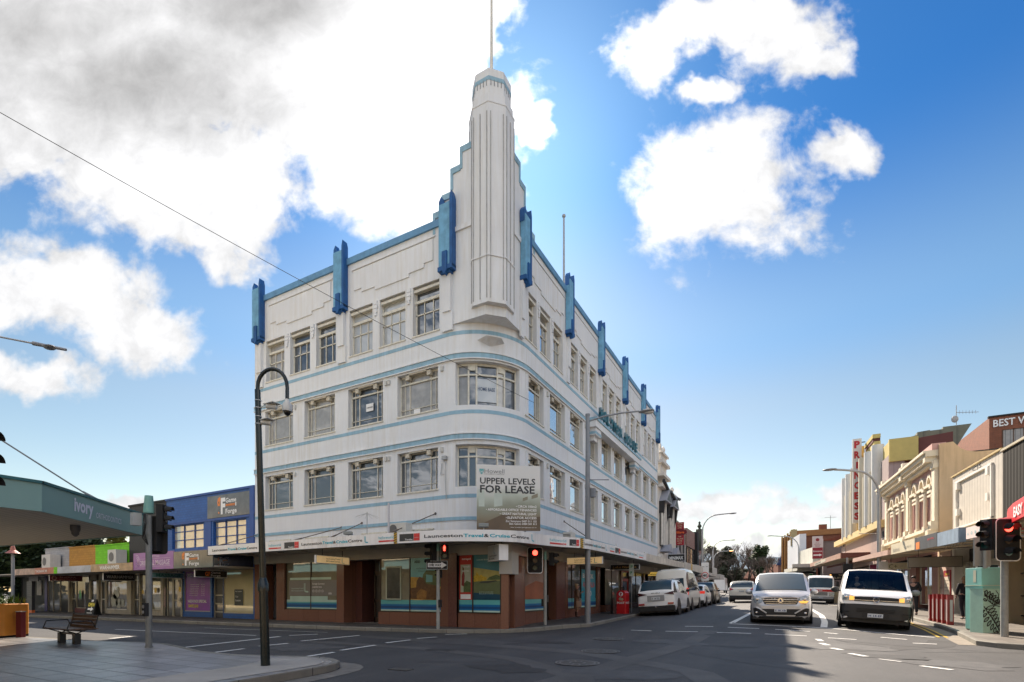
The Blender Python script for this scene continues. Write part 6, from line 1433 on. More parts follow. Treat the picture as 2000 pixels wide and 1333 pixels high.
 k=MB();x,y,_=SF.p(36.1,0,.05);k.cyl((x,y,6.2),(x,y,13.5),.27,n=12);obj('gold_pylon',k,GD,B,smooth=50)
 for z in(7.2,9.2,11.2,12.6):k=MB();SF.box(k,35.75,36.45,z,z+.06,.0,.35);obj('sign_bracket',k,MATBLACK,B)
 k=MB();SF.box(k,32.2,35.3,12.35,12.85,-.55,-.15);SF.box(k,32.2,35.3,13.1,13.4,-.55,-.05);obj('yellow_tower',k,YL2,B);k=MB();SF.box(k,32.3,35.2,10.2,12.35,-.55,-.2);SF.box(k,32.3,35.2,12.85,13.1,-.55,-.1);obj('tower_oxblood_band',k,DRB,B)  # oxblood infill between the yellow tower blocks
 k=MB()
 for i in range(20):
  u0=27.86+i;SF.box(k,u0,u0+1,5.5+.0+g(u0)*.9-.05,6.0+g(u0)*.9-.05,0,.42)
 obj('facade_ledge',k,mat('ledge_cream',(.60,.46,.22),.7,var=.08),B)
 k=MB();SF.box(k,27.4,46,3.5,5.9,-.8,.02);obj('lower_wall',k,mat('pinkish_boards',(.36,.25,.22),.7,var=.1,kind='board',size=(.5,1),c2=(.26,.18,.16)),B)
 for u in(28.3,29.2):k=MB();SF.box(k,u-.25,u+.25,4.6,5.6,.03,.06);obj('vent_window',k,MATBLACK,B)
 k=MB();SF.box(k,27.35,27.8,7.1,8.9,.05,.07);SF.box(k,44.0,44.6,8.0,9.3,.05,.08);SF.box(k,44.0,44.6,5.9,7.1,.05,.08);obj('slit_window',k,MATBLACK,B)
 k=MB();SF.box(k,28.2,46,-.1,3.5,-.8,-.5);obj('foyer_wall',k,DARKIN,B)
 k=MB();SF.box(k,33,45,.4,3.6,-.5,-.3);obj('foyer_front',k,mat('grey_brown_front',(.20,.16,.14),.7),B)
 a=awn(B,32.6,54.5,4.08,4.5,mat('copper_pink_fascia',(.40,.24,.18),.5,var=.15),n=1.95,endm=mat('oxblood_end',(.16,.05,.035),.6));
 q=MB();SF.box(q,41,50,4.33,4.62,1.955,1.965);obj('fascia_board',q,mat('cream_board',(.55,.50,.40),.5),a);q=MB();SF.text(q,'THEATRE',49.5,4.4,5,.16,1.97,.02,rev=True);obj('lettering',q,TXTDK,a)
 k=MB()
 for i in range(34):SF.box(k,33+i*.6,33.3+i*.6,3.86+i*.01,4.05+i*.01,.4,.44)
 obj('awning_fringe',k,mat('oxblood_end',(.16,.05,.035)),a)
 # earls arts centre board under the awning
 k=MB();k.box(12.0,39.95,2.55,13.6,40.0,3.15);sg=single('shop_sign',k,MATBLACK,'black board with cream capitals under the theatre awning','sign');q=MB();fn=plane((12.1,39.95,2.95),(1,0,0),(0,-1,0),.01);addtext(q,'THE',lambda a_,b_:fn(.55+a_,b_-.02),.3,.12,.02);addtext(q,'EARL ARTS CENTRE',lambda a_,b_:fn(a_+.03,b_-.28),1.35,.16,.02);obj('lettering',q,mat('cream_letters',(.6,.5,.35),.5),sg)
 # blade sign PRINCESS
 t=thing('blade_sign','tall white vertical blade sign with eight red letters on the theatre front','sign',(13.6,38,7.3));k=MB();k.box(13.22,35.0,7.08,13.84,35.25,13.93);bd=obj('sign_box',k,mat('sign_pale',(.62,.58,.56),.5,var=.04),t)
 q=MB()
 for i,ch in enumerate('PRiNCESS'):addtext(q,ch,lambda a_,b_:(13.33+(.12 if ch=='i' else 0)+a_,34.99,13.2-i*.833+b_),.40 if ch!='i' else .16,.55,.055)
 # slab serifs
 obj('lettering',q,mat('sign_deep_red',(.42,.01,.015),.5,var=0),bd)
 k=MB();
 for z in(8.2,10.2,12.2,13.6):k.box(13.84,35.1,z,14.1,35.18,z+.06)
 obj('sign_bracket',k,MATBLACK,t)
 # olive box and aerial on the theatre roof
 k=MB();k.box(16.2,29.6,11.2,20.5,33,12.55);t=thing('roof_plant','olive green roof plant screen with a sharp pointed end behind the theatre','roof plant',(18,31,11.5));
 k=MB();k.ext([(15.9,10.9),(18.4,10.9),(19.4,12.75),(17.9,12.75),(17.9,12.6),(17.2,12.6),(17.2,12.65),(16.5,12.6),(16.5,12.4),(15.9,12.3)],(0,30,0),(1,0,0),(0,0,1),(0,1,0),2.2);obj('screen',k,mat('olive_screen',(.16,.16,.12),.7,var=.15,kind='board',size=(.9,1),c2=(.1,.1,.08)),t)
 t=thing('tv_antenna','tall television antenna with small dish on the theatre roof','antenna',(18.6,30,12.7));k=MB();k.cyl((18.6,30,12.7),(18.6,30,14.1),.025,n=6);k.tube([(18.5,29.6,13.5),(19.9,30.6,13.62)],.018,5);obj('mast',k,GALV,t);k=MB();k.ball((18.5,29.9,13.15),.2,.08,.24,10,6);obj('dish',k,mat('dish_grey',(.4,.4,.4)),t);k=MB()
 for i in range(6):s_=i/6;x,y,z=18.7+1.2*s_,29.7+.85*s_,13.52+.1*s_;k.tube([(x,y,z-.12),(x,y,z+.12)],.01,4)
 obj('rod',k,GALV,t)
 # tall brick hotel behind
 B=thing('brick_hotel','red brick hotel block with white roofline lettering at the right edge','hotel',(27,45,0));k=MB();k.add([(22.97,40,0),(34,40,0),(34,40,15.75),(22.97,40,15.6),(22.3,52,0),(34,52,0),(34,52,15.75),(22.6,52,15.6)],[(0,1,2,3),(7,6,5,4),(3,2,6,7),(0,3,7,4),(1,5,6,2)]);obj('wall',k,mat('hotel_brick',(.24,.075,.035),.75,var=.15,kind='brick',size=(.24,.09),c2=(.18,.08,.05)),B)
 k=MB();k.box(22.9,39.93,15.6,34,40.2,15.72);obj('capping',k,MATBLACK,B)
 f=MB();
 for x in(23.75,24.4,25.0,25.65):f.box(x,39.96,13.05,x+.06,40.0,14.5)
 f.box(23.75,39.96,14.45,25.71,40.0,14.5);f.box(23.75,39.96,13.0,25.71,40.0,13.06);wn=obj('window',f,mat('brown_frame',(.1,.05,.03)),B);f=MB();f.add([(23.8,39.985,13.05),(25.7,39.985,13.05),(25.7,39.985,14.48),(23.8,39.985,14.48)],[(0,1,2,3)]);obj('pane',f,mat('curtains_pale',(.34,.32,.31),.5,var=.2,kind='board',size=(.3,1),c2=(.12,.12,.12)),wn)
 q=MB();addtext(q,'BEST WESTERN',lambda a_,b_:(23.2+a_,39.95,14.8+b_+a_*.02),4.3,.58,.02);obj('lettering',q,TXTW,B)
 # hanging signs on the right
 hang_sign('hanging_sign','wide blank grey hanging sign under the cream awning',(13.35,14.8),(15.3,14.8),2.5,2.98,mat('taupe_face',(.24,.21,.17),.3,var=.2,scale=1.2),[],edge=MATBLACK,rods=.3)
 hang_sign('hanging_sign','cream hanging sign with a curling black motif beyond the blank grey sign',(13.4,20.7),(14.5,20.7),2.66,3.04,mat('cream_face',(.5,.45,.32),.4),[('C+',.1,.15,.35,.65,TXTDK,.0),('SPA',.55,.4,.3,.25,mat('soft_grey_letters',(.35,.34,.30)),0)],rods=.3)
 hang_sign('hanging_sign','purple and gold hanging sign behind the street light pole',(13.2,25.5),(14.6,25.5),2.75,3.2,mat('magenta_face',(.28,.03,.12),.4,var=.3,scale=6),[],rods=.3)
 # further buildings on the right, following the bend
 B=thing('low_shop','grey brown rendered shop with a red tiled roof beyond the theatre','shop',(14,60,0));k=MB();k.box(12.35,55.6,0,18,66,7.6);obj('wall',k,mat('grey_brown_render',(.20,.175,.165),.8,var=.08),B);k=MB();k.add([(12.2,55.5,7.55),(18,55.5,9.2),(18,66,9.2),(12.2,66,7.55),(18,55.5,7.55)],[(0,1,2,3),(0,4,1)]);obj('roof',k,mat('red_tiles',(.22,.065,.035),.8,var=.3,kind='brick',size=(.3,.2)),B);k=MB();k.box(12.2,55.4,6.2,12.35,55.6,7.8);obj('downpipe',k,PWHITE,B)
 B=thing('white_shop','white panelled two storey shop front with a raised blue white block','shop',(12,70,0));Wp=mat('pale_panel_front',(.55,.55,.50),.7,var=.12,kind='board',size=(1.4,1),c2=(.4,.4,.36))
 k=MB();k.add([(11.55,61.2,5),(10.35,71.4,5),(10.35,71.4,7.6),(11.55,61.2,7.3),(16,61.2,5),(16,71.4,5),(16,71.4,7.6),(16,61.2,7.3)],[(0,1,2,3),(3,2,6,7),(0,3,7,4)]);obj('lower_block',k,Wp,B)
 k=MB();k.add([(10.3,71.5,4),(8.8,81,4),(8.8,81,10.0),(10.3,71.5,10.15),(11.15,71.5,4),(11.15,81,4),(11.15,81,10),(11.15,71.5,10.15)],[(0,1,2,3),(3,2,6,7),(0,3,7,4)]);obj('upper_block',k,mat('bluish_white_wall',(.55,.57,.62),.7,var=.06),B)
 k=MB();k.box(9.2,57.5,4.6,12.3,61,5.0);k.add([(9.8,61,4.3),(8.3,75,4.6),(8.3,75,5.1),(9.8,61,4.8),(11.6,61,4.3),(10.3,75,4.6),(10.3,75,5.1),(11.6,61,4.8)],[(0,1,2,3),(3,2,6,7),(0,3,7,4),(0,4,5,1)]);obj('awning',k,mat('pale_awning',(.5,.48,.42),.6),B)
 k=MB();k.add([(11.9,61,0),(10.2,75,0),(10.2,75,4.6),(11.9,61,4.6)],[(0,1,2,3)]);obj('shop_front',k,SHOPD,B)
 B=thing('brown_brick_block','orange brown brick block with tall vertical fins and a chimney','building',(14,85,0));OB=mat('orange_brick',(.36,.16,.05),.75,var=.12,kind='brick',size=(.3,.1),c2=(.26,.12,.05));DB=mat('hotel_brick',(.24,.075,.035))
 k=MB();k.add([(10.0,77.5,0),(7.8,92,0),(7.8,92,11.5),(10.0,77.5,11.3),(22,77.5,0),(22,92,0),(22,92,11),(22,77.5,11)],[(0,1,2,3),(3,2,6,7),(0,3,7,4)]);obj('wall',k,DB,B)
 k=MB();k.add([(9.9,77.3,10.4),(22,77.3,10.6),(22,77.3,11.4),(9.9,77.3,11.3),(9.9,77.5,10.4),(22,77.5,10.6),(22,77.5,11.4),(9.9,77.5,11.3)],[(0,1,2,3),(3,2,6,7),(0,4,5,1)]);obj('parapet',k,OB,B)
 for i in range(5):
  x,y=9.75-i*.42,77.6+i*2.9;k=MB();k.box(x-.25,y,0,x+.05,y+1.2,11.6-.0*i);obj('fin',k,mat('tan_fin',(.42,.24,.09),.75,var=.15),B)
 k=MB();k.box(9.2,77.2,9.0,10.1,78.4,11.5);obj('corner_block',k,mat('olive_tan_block',(.36,.28,.14),.8),B);k=MB();k.box(13.2,80,11,14.3,81,12.4);obj('chimney',k,DB,B)
 k=MB();k.cyl((14.7,79,11),(14.7,79,13.6),.04,n=5);k.tube([(13.9,79,13.3),(15.5,79,13.3)],.03,5);obj('antenna',k,GALV,B)
 t=thing('blade_sign','white and maroon blade sign reading Entrance with a right pointing arrow','sign',(11.8,55.2,5.4));k=MB();k.box(11.25,55.1,6.75,12.3,55.3,8.1);obj('upper_panel',k,mat('sign_pink_white',(.62,.56,.55),.5,var=.03),t);k=MB();k.box(11.25,55.1,5.45,12.3,55.3,6.75);lo=obj('lower_panel',k,mat('sign_maroon',(.25,.015,.03),.5,var=.03),t)
 q=MB();addtext(q,'Entrance',lambda a_,b_:(11.33+a_,55.09,6.25+b_),.9,.17,.02);q.add([(11.35+a_,55.09,5.75+b_)for a_,b_ in((0,.05),(.6,.05),(.6,-.03),(.88,.12),(.6,.27),(.6,.19),(0,.19))],[tuple(range(7))]);obj('lettering',q,TXTW,lo)
 q=MB();addtext(q,'Best',lambda a_,b_:(11.6+a_,55.09,7.25+b_),.35,.12);addtext(q,'Western',lambda a_,b_:(11.42+a_,55.09,7.08+b_),.7,.12);addtext(q,'PLUS',lambda a_,b_:(11.55+a_,55.09,6.88+b_),.45,.13,.02);q.add([(11.77+.2*math.cos(R(a))*(1),55.09,7.68+.2*math.sin(R(a)))for a in range(0,360,45)],[tuple(range(8))]);obj('lettering',q,mat('sign_maroon',(.25,.015,.03)),t)
 # green utility pillar and cabinet signs at far right kerb
 # ---- street furniture of the right pavement
 for i,(x,y)in enumerate(((13.15,9.47),(13.18,9.05),(13.18,8.49),(13.2,7.97),(13.2,7.35))):
  if i==0:
   b0=thing('bollard','square dark red bollard, farthest of the row by the kerb','bollard',(x,y,.26),group='dark red bollards on the right pavement');k=MB();k.prism([(-.085,-.085),(.085,-.085),(.085,.085),(-.085,.085)],0,1.0);obj('post',k,mat('crimson_enamel',(.22,.008,.012),.35,var=.1),b0,local=True,bevel=.012)
   k=MB();k.box(-.02,-.0885,.12,.05,-.086,.84);k.box(-.0885,-.05,.12,-.086,.03,.84);obj('reflector',k,mat('reflector_grey',(.45,.42,.42),.3),b0,local=True);k=MB();k.box(-.09,-.09,1.0,.09,.09,1.012);obj('cap',k,mat('crimson_enamel',(.22,.008,.012)),b0,local=True)
  else:dup(b0,(x,y,.13+.0168*y),label='square dark red bollard, '+('','second','middle','fourth','nearest')[i]+' of the row by the kerb')
 t=thing('utility_cabinet','tall plain pale teal cabinet left of the leafy one','cabinet',(13.3,4.95,.13),R(22));k=MB();k.box(-.13,-.3,.13,.5,.3,1.92);obj('body',k,mat('teal_enamel',(.22,.47,.44),.45,var=.08,streak=1),t,local=True,bevel=.01);k=MB();k.box(-.11,-.28,0,.48,.28,.13);obj('plinth',k,CONC,t,local=True);k=MB();k.box(-.14,-.31,1.40,.51,.31,1.415);k.box(.44,-.31,1.46,.45,-.3,1.9);k.box(-.135,-.1,1.5,-.13,-.0,1.85);obj('door_seam',k,mat('cream_label',(.5,.48,.38)),t,local=True)
 t=thing('utility_cabinet','lower pale teal cabinet painted with a black leaf pattern','cabinet',(13.18,4.08,.1),R(27));k=MB();k.box(0,0,.1,.47,.42,1.33);obj('body',k,mat('mint_paint',(.38,.60,.50),.5,var=.12,scale=5),t,local=True,bevel=.01);k=MB();k.box(.01,.01,-.02,.46,.41,.1);obj('plinth',k,CONC,t,local=True);k=MB();k.box(-.01,-.01,1.33,.48,.43,1.36);obj('lid',k,TEAL,t,local=True)
 q=MB()
 def stroke(pts,wd=.008,yy=-.004):
  for(a_,b_),(c_,d_)in zip(pts,pts[1:]):
   dx,dz=c_-a_,d_-b_;l=math.hypot(dx,dz)or 1;nx,nz=-dz/l*wd,dx/l*wd;q.add([(a_+nx,yy,b_+nz),(a_-nx,yy,b_-nz),(c_-nx,yy,d_-nz),(c_+nx,yy,d_+nz)],[(0,1,2,3)])
 def leaf(x,z,a,l,w_):
  for s_ in(-1,1):
   pts=[]
   for i in range(9):
    t_=i/8;u_=l*t_;v_=s_*w_*math.sin(math.pi*t_);px_,pz_=x+u_*math.cos(a)-v_*math.sin(a),z+u_*math.sin(a)+v_*math.cos(a);pts.append((min(.46,max(.01,px_)),min(1.3,max(.12,pz_))))
   stroke(pts,.013)
  stroke([(x,z),(min(.46,max(.01,x+l*.7*math.cos(a))),min(1.3,max(.12,z+l*.7*math.sin(a))))],.004)
 stroke([(.02,.85),(.12,.68),(.22,.55),(.34,.36),(.46,.14)],.014);stroke([(.02,1.28),(.14,1.0),(.3,.88),(.46,.84)],.012);stroke([(.3,.88),(.4,1.02),(.42,1.18),(.34,1.29)],.010)
 for i in range(7):t_=i/6;leaf(.06+.36*t_,.77-.58*t_,R(20+8*i),.26-.1*t_,.04);leaf(.05+.34*t_,.74-.56*t_,R(200+12*i),.2,.035)
 for i in range(7):leaf(.05+.05*i,1.12-.03*i,R(75-12*i),.2,.035)
 leaf(.3,.9,R(40),.2,.05);leaf(.25,.9,R(100),.3,.05);leaf(.1,1.0,R(150),.12,.03)
 obj('leaf_pattern',q,mat('painted_black',(.01,.012,.012),.6,var=0),t,local=True)
 t=thing('parking_meter','small dark box on top of the tall teal cabinet','box',(13.45,5.1,2.04));k=MB();k.box(13.3,5.0,2.0,13.5,5.2,2.16);k.box(13.62,5.2,2.0,13.8,5.35,2.14);obj('housing',k,MATBLACK,t)
 k=MB();k.box(14.3,8.9,2.35,14.5,9.2,2.75);single('wall_speaker',k,MATBLACK,'small black box hanging under the weathered blue awning panel','speaker')
 # street lights on the right
 t=thing('street_lamp','grey curved street light rising behind the white van on the right','street lamp',(13.1,20.98,.4))
 x,y=13.1,20.98;k=MB();d=Vector((-.8795*1.0,-.4759*1.0,0));d=Vector((-2.05,-1.0,0))*1.0
 pts=[(x,y,.3),(x,y,3),(x,y,6.9)]+[(x+d.x*(1-math.cos(R(a)))*.55,y+d.y*(1-math.cos(R(a)))*.55,6.9+1.45*math.sin(R(a)))for a in range(15,91,15)]+[(x+d.x*.85,y+d.y*.85,8.42),(x+d.x*1.1,y+d.y*1.1,8.45)]
 k.tube(pts,[.12,.11,.085]+[.06]*(len(pts)-3),10);obj('pole',k,GALV,t,smooth=60);k=MB();e=Vector(pts[-1]);k.ball(tuple(e+d.normalized()*.25),.38,.17,.07,12,6);obj('lamp_head',k,mat('lamp_head_grey',(.22,.23,.25)),t,smooth=60)
 k=MB();k.cyl((x,y,4.75),(x-1.0,y-.5,4.75),.02,n=6);obj('bracket',k,GALV,t)
right_row()
# ------------------------------------------------------------------ vehicles (local +Y is the nose, origin on the ground at the centre)
def paint(name,c,metal=.0):return mat(name,c,.32,metal=metal,var=.02,coat=.6)
TYRE=mat('tyre_rubber',(.012,.012,.012),.8,var=.1);RIM=mat('alloy_rim',(.32,.32,.33),.3,metal=.8,var=.05);DGLASS=glassmat('car_glass',(.008,.035,.055),.0,.015,gc=.5);SGLASS=glassmat('car_side_glass',(.015,.02,.024),.02,.015,gc=.7)
CHROME=mat('chrome',(.6,.6,.62),.12,metal=1,var=0);TRIM=mat('car_black_trim',(.014,.014,.015),.55,var=.08);HEADL=mat('headlamp_lens',(.30,.33,.35),.08,var=.3,scale=18,coat=1);TAILR=mat('tail_lamp_red',(.35,.01,.015),.15,var=.1,coat=1);TAILLIT=mat('tail_lamp_lit',(.8,.05,.03),.3,var=0,emit=.18);AMBL=mat('indicator_lit',(1,.45,.08),.3,var=0,emit=.45);PLATEW=mat('number_plate',(.6,.63,.66),.4,var=0);PLATEB=mat('plate_blue',(.02,.05,.16),.5,var=0)
def car(name,label,loc,rz,body,st,wb,track,wr=.33,roll=0,sc=1,group=None,belt=None,glass_y=(None,None),rear_glass=True,tumble=.16,belt_f=None,detail=None,side_pillars=(),pitch=0):
 """st: list of (y, half_width, z_sill, z_belt, z_top); glass_y: (windscreen_base_y, windscreen_top_y, rear_top_y, rear_base_y)"""
 t=thing(name,label,'van' if 'van' in name else('truck' if 'truck' in name else 'car'),loc,rz,group,ry=roll,sc=sc,rx=pitch)
 wsb,wst,rgt,rgb=glass_y
 rings=[]
 for(y,w,z0,zb,H)in st:
  zb_=min(zb,H-.03);hh=H-zb_
  tw=w*(1-tumble*min(1,hh/.7))if hh>.12 else w*.97
  ring=[(w*.93,z0),(w,z0+(zb_-z0)*.22),(w,z0+(zb_-z0)*.62),(w*.985,zb_),(tw+(w*.985-tw)*.12,H-max(.02,hh*.16)),(tw*.90,H-min(.02,hh*.1)),(tw*.5,H+.012),(0,H+.018)]
  rings.append((y,ring))
 B,WS,SG,RG=MB(),MB(),MB(),MB()
 n=8
 def P(i,k):
  y,r=rings[i]
  return(r[k][0],y,r[k][1])if k<n else(-r[2*n-2-k][0],y,r[2*n-2-k][1])
 K=2*n-1
 for i in range(len(rings)-1):
  y0,y1=rings[i][0],rings[i+1][0];ym=(y0+y1)/2
  for k in range(K-1):
   q=[P(i,k),P(i,k+1),P(i+1,k+1),P(i+1,k)]
   kk=k if k<n-1 else 2*n-3-k
   tgt=B
   if kk in(4,5,6)and wsb is not None and(kk>=5 or True):
    if wst<ym<wsb and kk>=5:tgt=WS
    if rear_glass and rgb is not None and rgb<ym<rgt and kk>=5:tgt=RG
   if kk==3 and rings[i][1][4][1]-rings[i][1][3][1]>.12 and rings[i+1][1][4][1]-rings[i+1][1][3][1]>.12 and rgb is not None and rgb+.05<ym<wsb-.1 and not any(a<ym<b for a,b in side_pillars):tgt=SG
   tgt.add(q,[(0,1,2,3)])
 for i in(0,len(rings)-1):
  B.add([P(i,k)for k in range(K)],[tuple(range(K))])
 bo=obj('body',B,body,t,local=True,smooth=38)
 from mathutils.bvhtree import BVHTree
 SURF[0]=BVHTree.FromPolygons([Vector(v)for v in B.v],B.f)
 if WS.v:obj('windscreen',WS,DGLASS,t,local=True,smooth=60)
 if RG.v:obj('rear_window',RG,DGLASS,t,local=True,smooth=60)
 if SG.v:obj('side_window',SG,SGLASS,t,local=True,smooth=60)
 u=MB();yy=[s[0]for s in st];wm=max(s[1]for s in st)
 u.box(-wm*.9,min(yy)+.1,.17,wm*.9,max(yy)-.1,st[len(st)//2][2]+.05);obj('underbody',u,TRIM,t,local=True)
 for sy in wb:
  for sx in(-1,1):
   k=MB();x0=sx*(track-.11);x1=sx*(track+.09)
   a=MB();a.cyl((sx*(wm-.1),sy,wr+.02),(sx*(wm+.004),sy,wr+.02),wr*1.16,n=24);obj('wheel_arch',a,TRIM,t,local=True,smooth=40)
   k.cyl((x0,sy,wr),(x1,sy,wr),wr,n=24);w_=obj('wheel',k,TYRE,t,local=True,smooth=40)
   k=MB();k.cyl((sx*(track+.085),sy,wr),(sx*(track+.10),sy,wr),wr*.62,n=20);k.cyl((sx*(track+.1),sy,wr),(sx*(track+.11),sy,wr),wr*.16,n=12)
   for j in range(5):
    an=2*math.pi*j/5;c,s_=math.cos(an),math.sin(an);xx=sx*(track+.102)
    k.add([(xx,sy+c*wr*.15-s_*.03,wr+s_*wr*.15+c*.03),(xx,sy+c*wr*.15+s_*.03,wr+s_*wr*.15-c*.03),(xx,sy+c*wr*.6+s_*.02,wr+s_*wr*.6-c*.02),(xx,sy+c*wr*.6-s_*.02,wr+s_*wr*.6+c*.02)],[(0,1,2,3)],1)
   obj('rim',k,[mat('rim_dark',(.06,.06,.062),.4,metal=.5),RIM],w_,local=True)
 if detail:detail(t)
 return t
def L(name,mb,m,p,**k):return obj(name,mb,m,p,local=True,**k)
def mirrors(t,y,x,z,m,s=1.0):
 for sx in(-1,1):
  k=MB();k.ball((sx*(x+.12*s),y,z),.11*s,.07*s,.085*s,12,8);L('mirror',k,m,t,smooth=60)
def plate(t,y,z,s,sgn,tc=None,w=.19,h=.055,rev=False):
 k=MB();k.box(-w,y,z-h,w,y+sgn*.012,z+h);p=L('number_plate',k,PLATEW,t)
 q=MB();yy=y+sgn*.016;addtext(q,s,lambda a,b:((w*.86-a)*sgn,yy,z-h*.6+b),w*1.72,h*1.2,.02);L('lettering',q,tc or PLATEB,p)
def quadpoly(mb,pts,y,mi=0):mb.add([(x,y,z)for x,z in pts],[tuple(range(len(pts)))],mi)
def both(pts):return[(-x,z)for x,z in pts][::-1]
SURF=[None]
def face_y(x,z,sgn):
 for _ in range(30):
  h=SURF[0].ray_cast(Vector((x,sgn*6,z)),Vector((0,-sgn,0)))
  if h[0]is not None and h[0].y*sgn>.8:return h[0].y
  x*=.97;z+=.006 if z<.6 else-.004
 return sgn*2.1
def decal(par,name,pts,m,lift=.02,sgn=1):
 bm=bmesh.new();vs=[bm.verts.new((x,0,z))for x,z in pts];bm.faces.new(vs);bmesh.ops.triangulate(bm,faces=bm.faces[:])
 for _ in range(3):
  long=[e for e in bm.edges if e.calc_length()>.09]
  if long:bmesh.ops.subdivide_edges(bm,edges=long,cuts=1);bmesh.ops.triangulate(bm,faces=bm.faces[:])
 for v in bm.verts:v.co.y=face_y(v.co.x,v.co.z,sgn)+sgn*lift
 bd=[e for e in bm.edges if e.is_boundary];r=bmesh.ops.extrude_edge_only(bm,edges=bd)
 for g in r['geom']:
  if isinstance(g,bmesh.types.BMVert):g.co.y-=sgn*(lift+.02)
 mb=MB();bm.verts.ensure_lookup_table();ix={v:i for i,v in enumerate(bm.verts)};mb.add([tuple(v.co)for v in bm.verts],[tuple(ix[v]for v in f.verts)for f in bm.faces]);bm.free()
 return obj(name,mb,m,par,local=True,smooth=40)
def nose_strip(mb,pts,yf,d=.02):
 """solid following the curved nose: yf(x) gives the face position"""
 n=len(pts);vs=[(x,yf(x,z),z)for x,z in pts]+[(x,yf(x,z)+d,z)for x,z in pts]
 mb.add(vs,[tuple(range(n-1,-1,-1)),tuple(range(n,2*n))]+[(i,(i+1)%n,n+(i+1)%n,n+i)for i in range(n)])
def driver(t,x,y,z,face=False,red=False):
 k=MB();k.ball((x,y,z+.05),.095,.11,.13,12,10);k.cyl((x,y,z-.16),(x,y,z),.05,n=8);h=L('person_body',k,mat('skin',(.36,.20,.15),.6,var=.05),t,smooth=60)
def vehicles():
 SILV=paint('silver_paint',(.58,.57,.57),.3);WHP=paint('white_paint',(.82,.82,.82));IVP=paint('ivory_paint',(.76,.73,.66));DKP=paint('dark_grey_paint',(.03,.032,.036),.3)
 # --- silver people mover, facing us
 def bar(t,name,xs,z,r,m,par=None,lift=.03,sgn=1):
  k=MB();k.tube([(x,face_y(x,z(x)if callable(z)else z,sgn)+sgn*lift,z(x)if callable(z)else z)for x in xs],r,6);return L(name,k,m,par or t)
 def d(t):
  decal(t,'grille',[(-.62,.95),(-.50,.72),(.50,.72),(.62,.95),(.3,.985),(-.3,.985)],TRIM,.012)
  for z,w in((.945,.60),(.875,.56),(.805,.52),(.74,.46)):bar(t,'grille_bar',[i/8*w for i in range(-8,9)],z,.014,CHROME)
  y=face_y(0,.85,1);k=MB();k.cyl((0,y,.85),(0,y+.07,.85),.085,n=20);b=L('badge',k,CHROME,t,smooth=40);k=MB();quadpoly(k,[(-.05,.81),(.05,.81),(0,.91)],y+.074);L('badge_mark',k,PLATEB,b)
  for s in(-1,1):
   q=lambda P:[(s*a,b_)for a,b_ in P][::s]
   h=decal(t,'headlight',q([(.50,.94),(.60,.77),(.76,.72),(.90,.82),(.93,1.02),(.84,1.06),(.68,1.0)]),HEADL,.014)
   y=face_y(.72,.88,1);k=MB();k.ball((s*.73,y+.015,.885),.055,.02,.055,12,6);L('lamp_bowl',k,CHROME,h)
   if s<0:decal(h,'indicator',q([(.56,.82),(.62,.76),(.80,.76),(.86,.83),(.70,.85)]),AMBL,.024)
   f=decal(t,'fog_recess',q([(.44,.30),(.84,.32),(.88,.56),(.72,.60),(.58,.50)]),TRIM,.012)
   k=MB();y=face_y(.76,.42,1);k.ball((s*.76,y+.02,.41),.045,.02,.04,10,6);L('fog_light',k,CHROME,f)
   bar(t,'fog_trim',[s*x for x in(.44,.52,.60,.68,.76,.84)],lambda x:.40+.20*min(1,(abs(x)-.44)/.3),.024,SILV,f,.02)
  decal(t,'air_intake',[(-.62,.55),(-.5,.34),(.5,.34),(.62,.55)],TRIM,.012)
  decal(t,'lower_lip',[(-.8,.25),(.8,.25),(.86,.29),(-.86,.29)],TRIM,.01)
  plate(t,face_y(0,.5,1)+.03,.50,'E 38 XB',1)
  mirrors(t,1.25,.93,1.16,SILV,1.15)
  bar(t,'wiper',[-.7,-.4,-.1,.3,.6],lambda x:1.24+.0*x,.01,TRIM,lift=.04)
 st=[(2.42,.60,.30,.60,.66),(2.36,.78,.24,.74,.90),(2.22,.90,.22,.86,1.04),(1.95,.95,.22,.95,1.13),(1.72,.97,.22,1.0,1.20),(1.1,.98,.22,1.06,1.66),(.72,.985,.22,1.08,1.84),(.2,.99,.22,1.08,1.90),(-1.2,.99,.22,1.08,1.91),(-2.0,.98,.22,1.06,1.86),(-2.3,.95,.26,1.04,1.70),(-2.45,.9,.3,1.0,1.2)]
 car('people_van','silver people mover van facing us, second lane from the right',(8.2,8.05,.21),R(180),SILV,st,(1.5,-1.5),.85,roll=0,glass_y=(1.72,.80,-1.9,-2.28),detail=d,side_pillars=((.55,.9),(-.45,-.3)))
 # --- white van with dark bumper, driver visible
 def d(t):
  bp=decal(t,'bumper',[(-.86,.30),(.86,.30),(.93,.45),(.945,.60),(.94,.74),(.55,.76),(-.55,.76),(-.94,.74),(-.945,.60),(-.93,.45)],mat('bumper_plastic',(.022,.022,.023),.5,var=.08),.022)
  for s in(-1,1):k=MB();k.add([(s*.968,2.0,.3),(s*.968,2.3,.3),(s*.958,2.32,.82),(s*.966,2.0,.82)],[(0,1,2,3)]);L('bumper_side',k,mat('bumper_plastic',(.022,.022,.023)),bp)
  for z in(.52,.565,.61):bar(t,'bumper_slot',[x/10 for x in range(-5,6)],z,.009,MATBLACK,bp,.03)
  for s in(-1,1):bar(t,'bumper_slot',[s*x for x in(.68,.76,.84,.9)],.5,.014,MATBLACK,bp,.03)
  decal(bp,'plate_mount',[(-.35,.34),(.35,.34),(.35,.48),(-.35,.48)],TRIM,.035)
  decal(t,'grille',[(-.58,.99),(-.58,.85),(.58,.85),(.58,.99),(0,1.01)],TRIM,.014)
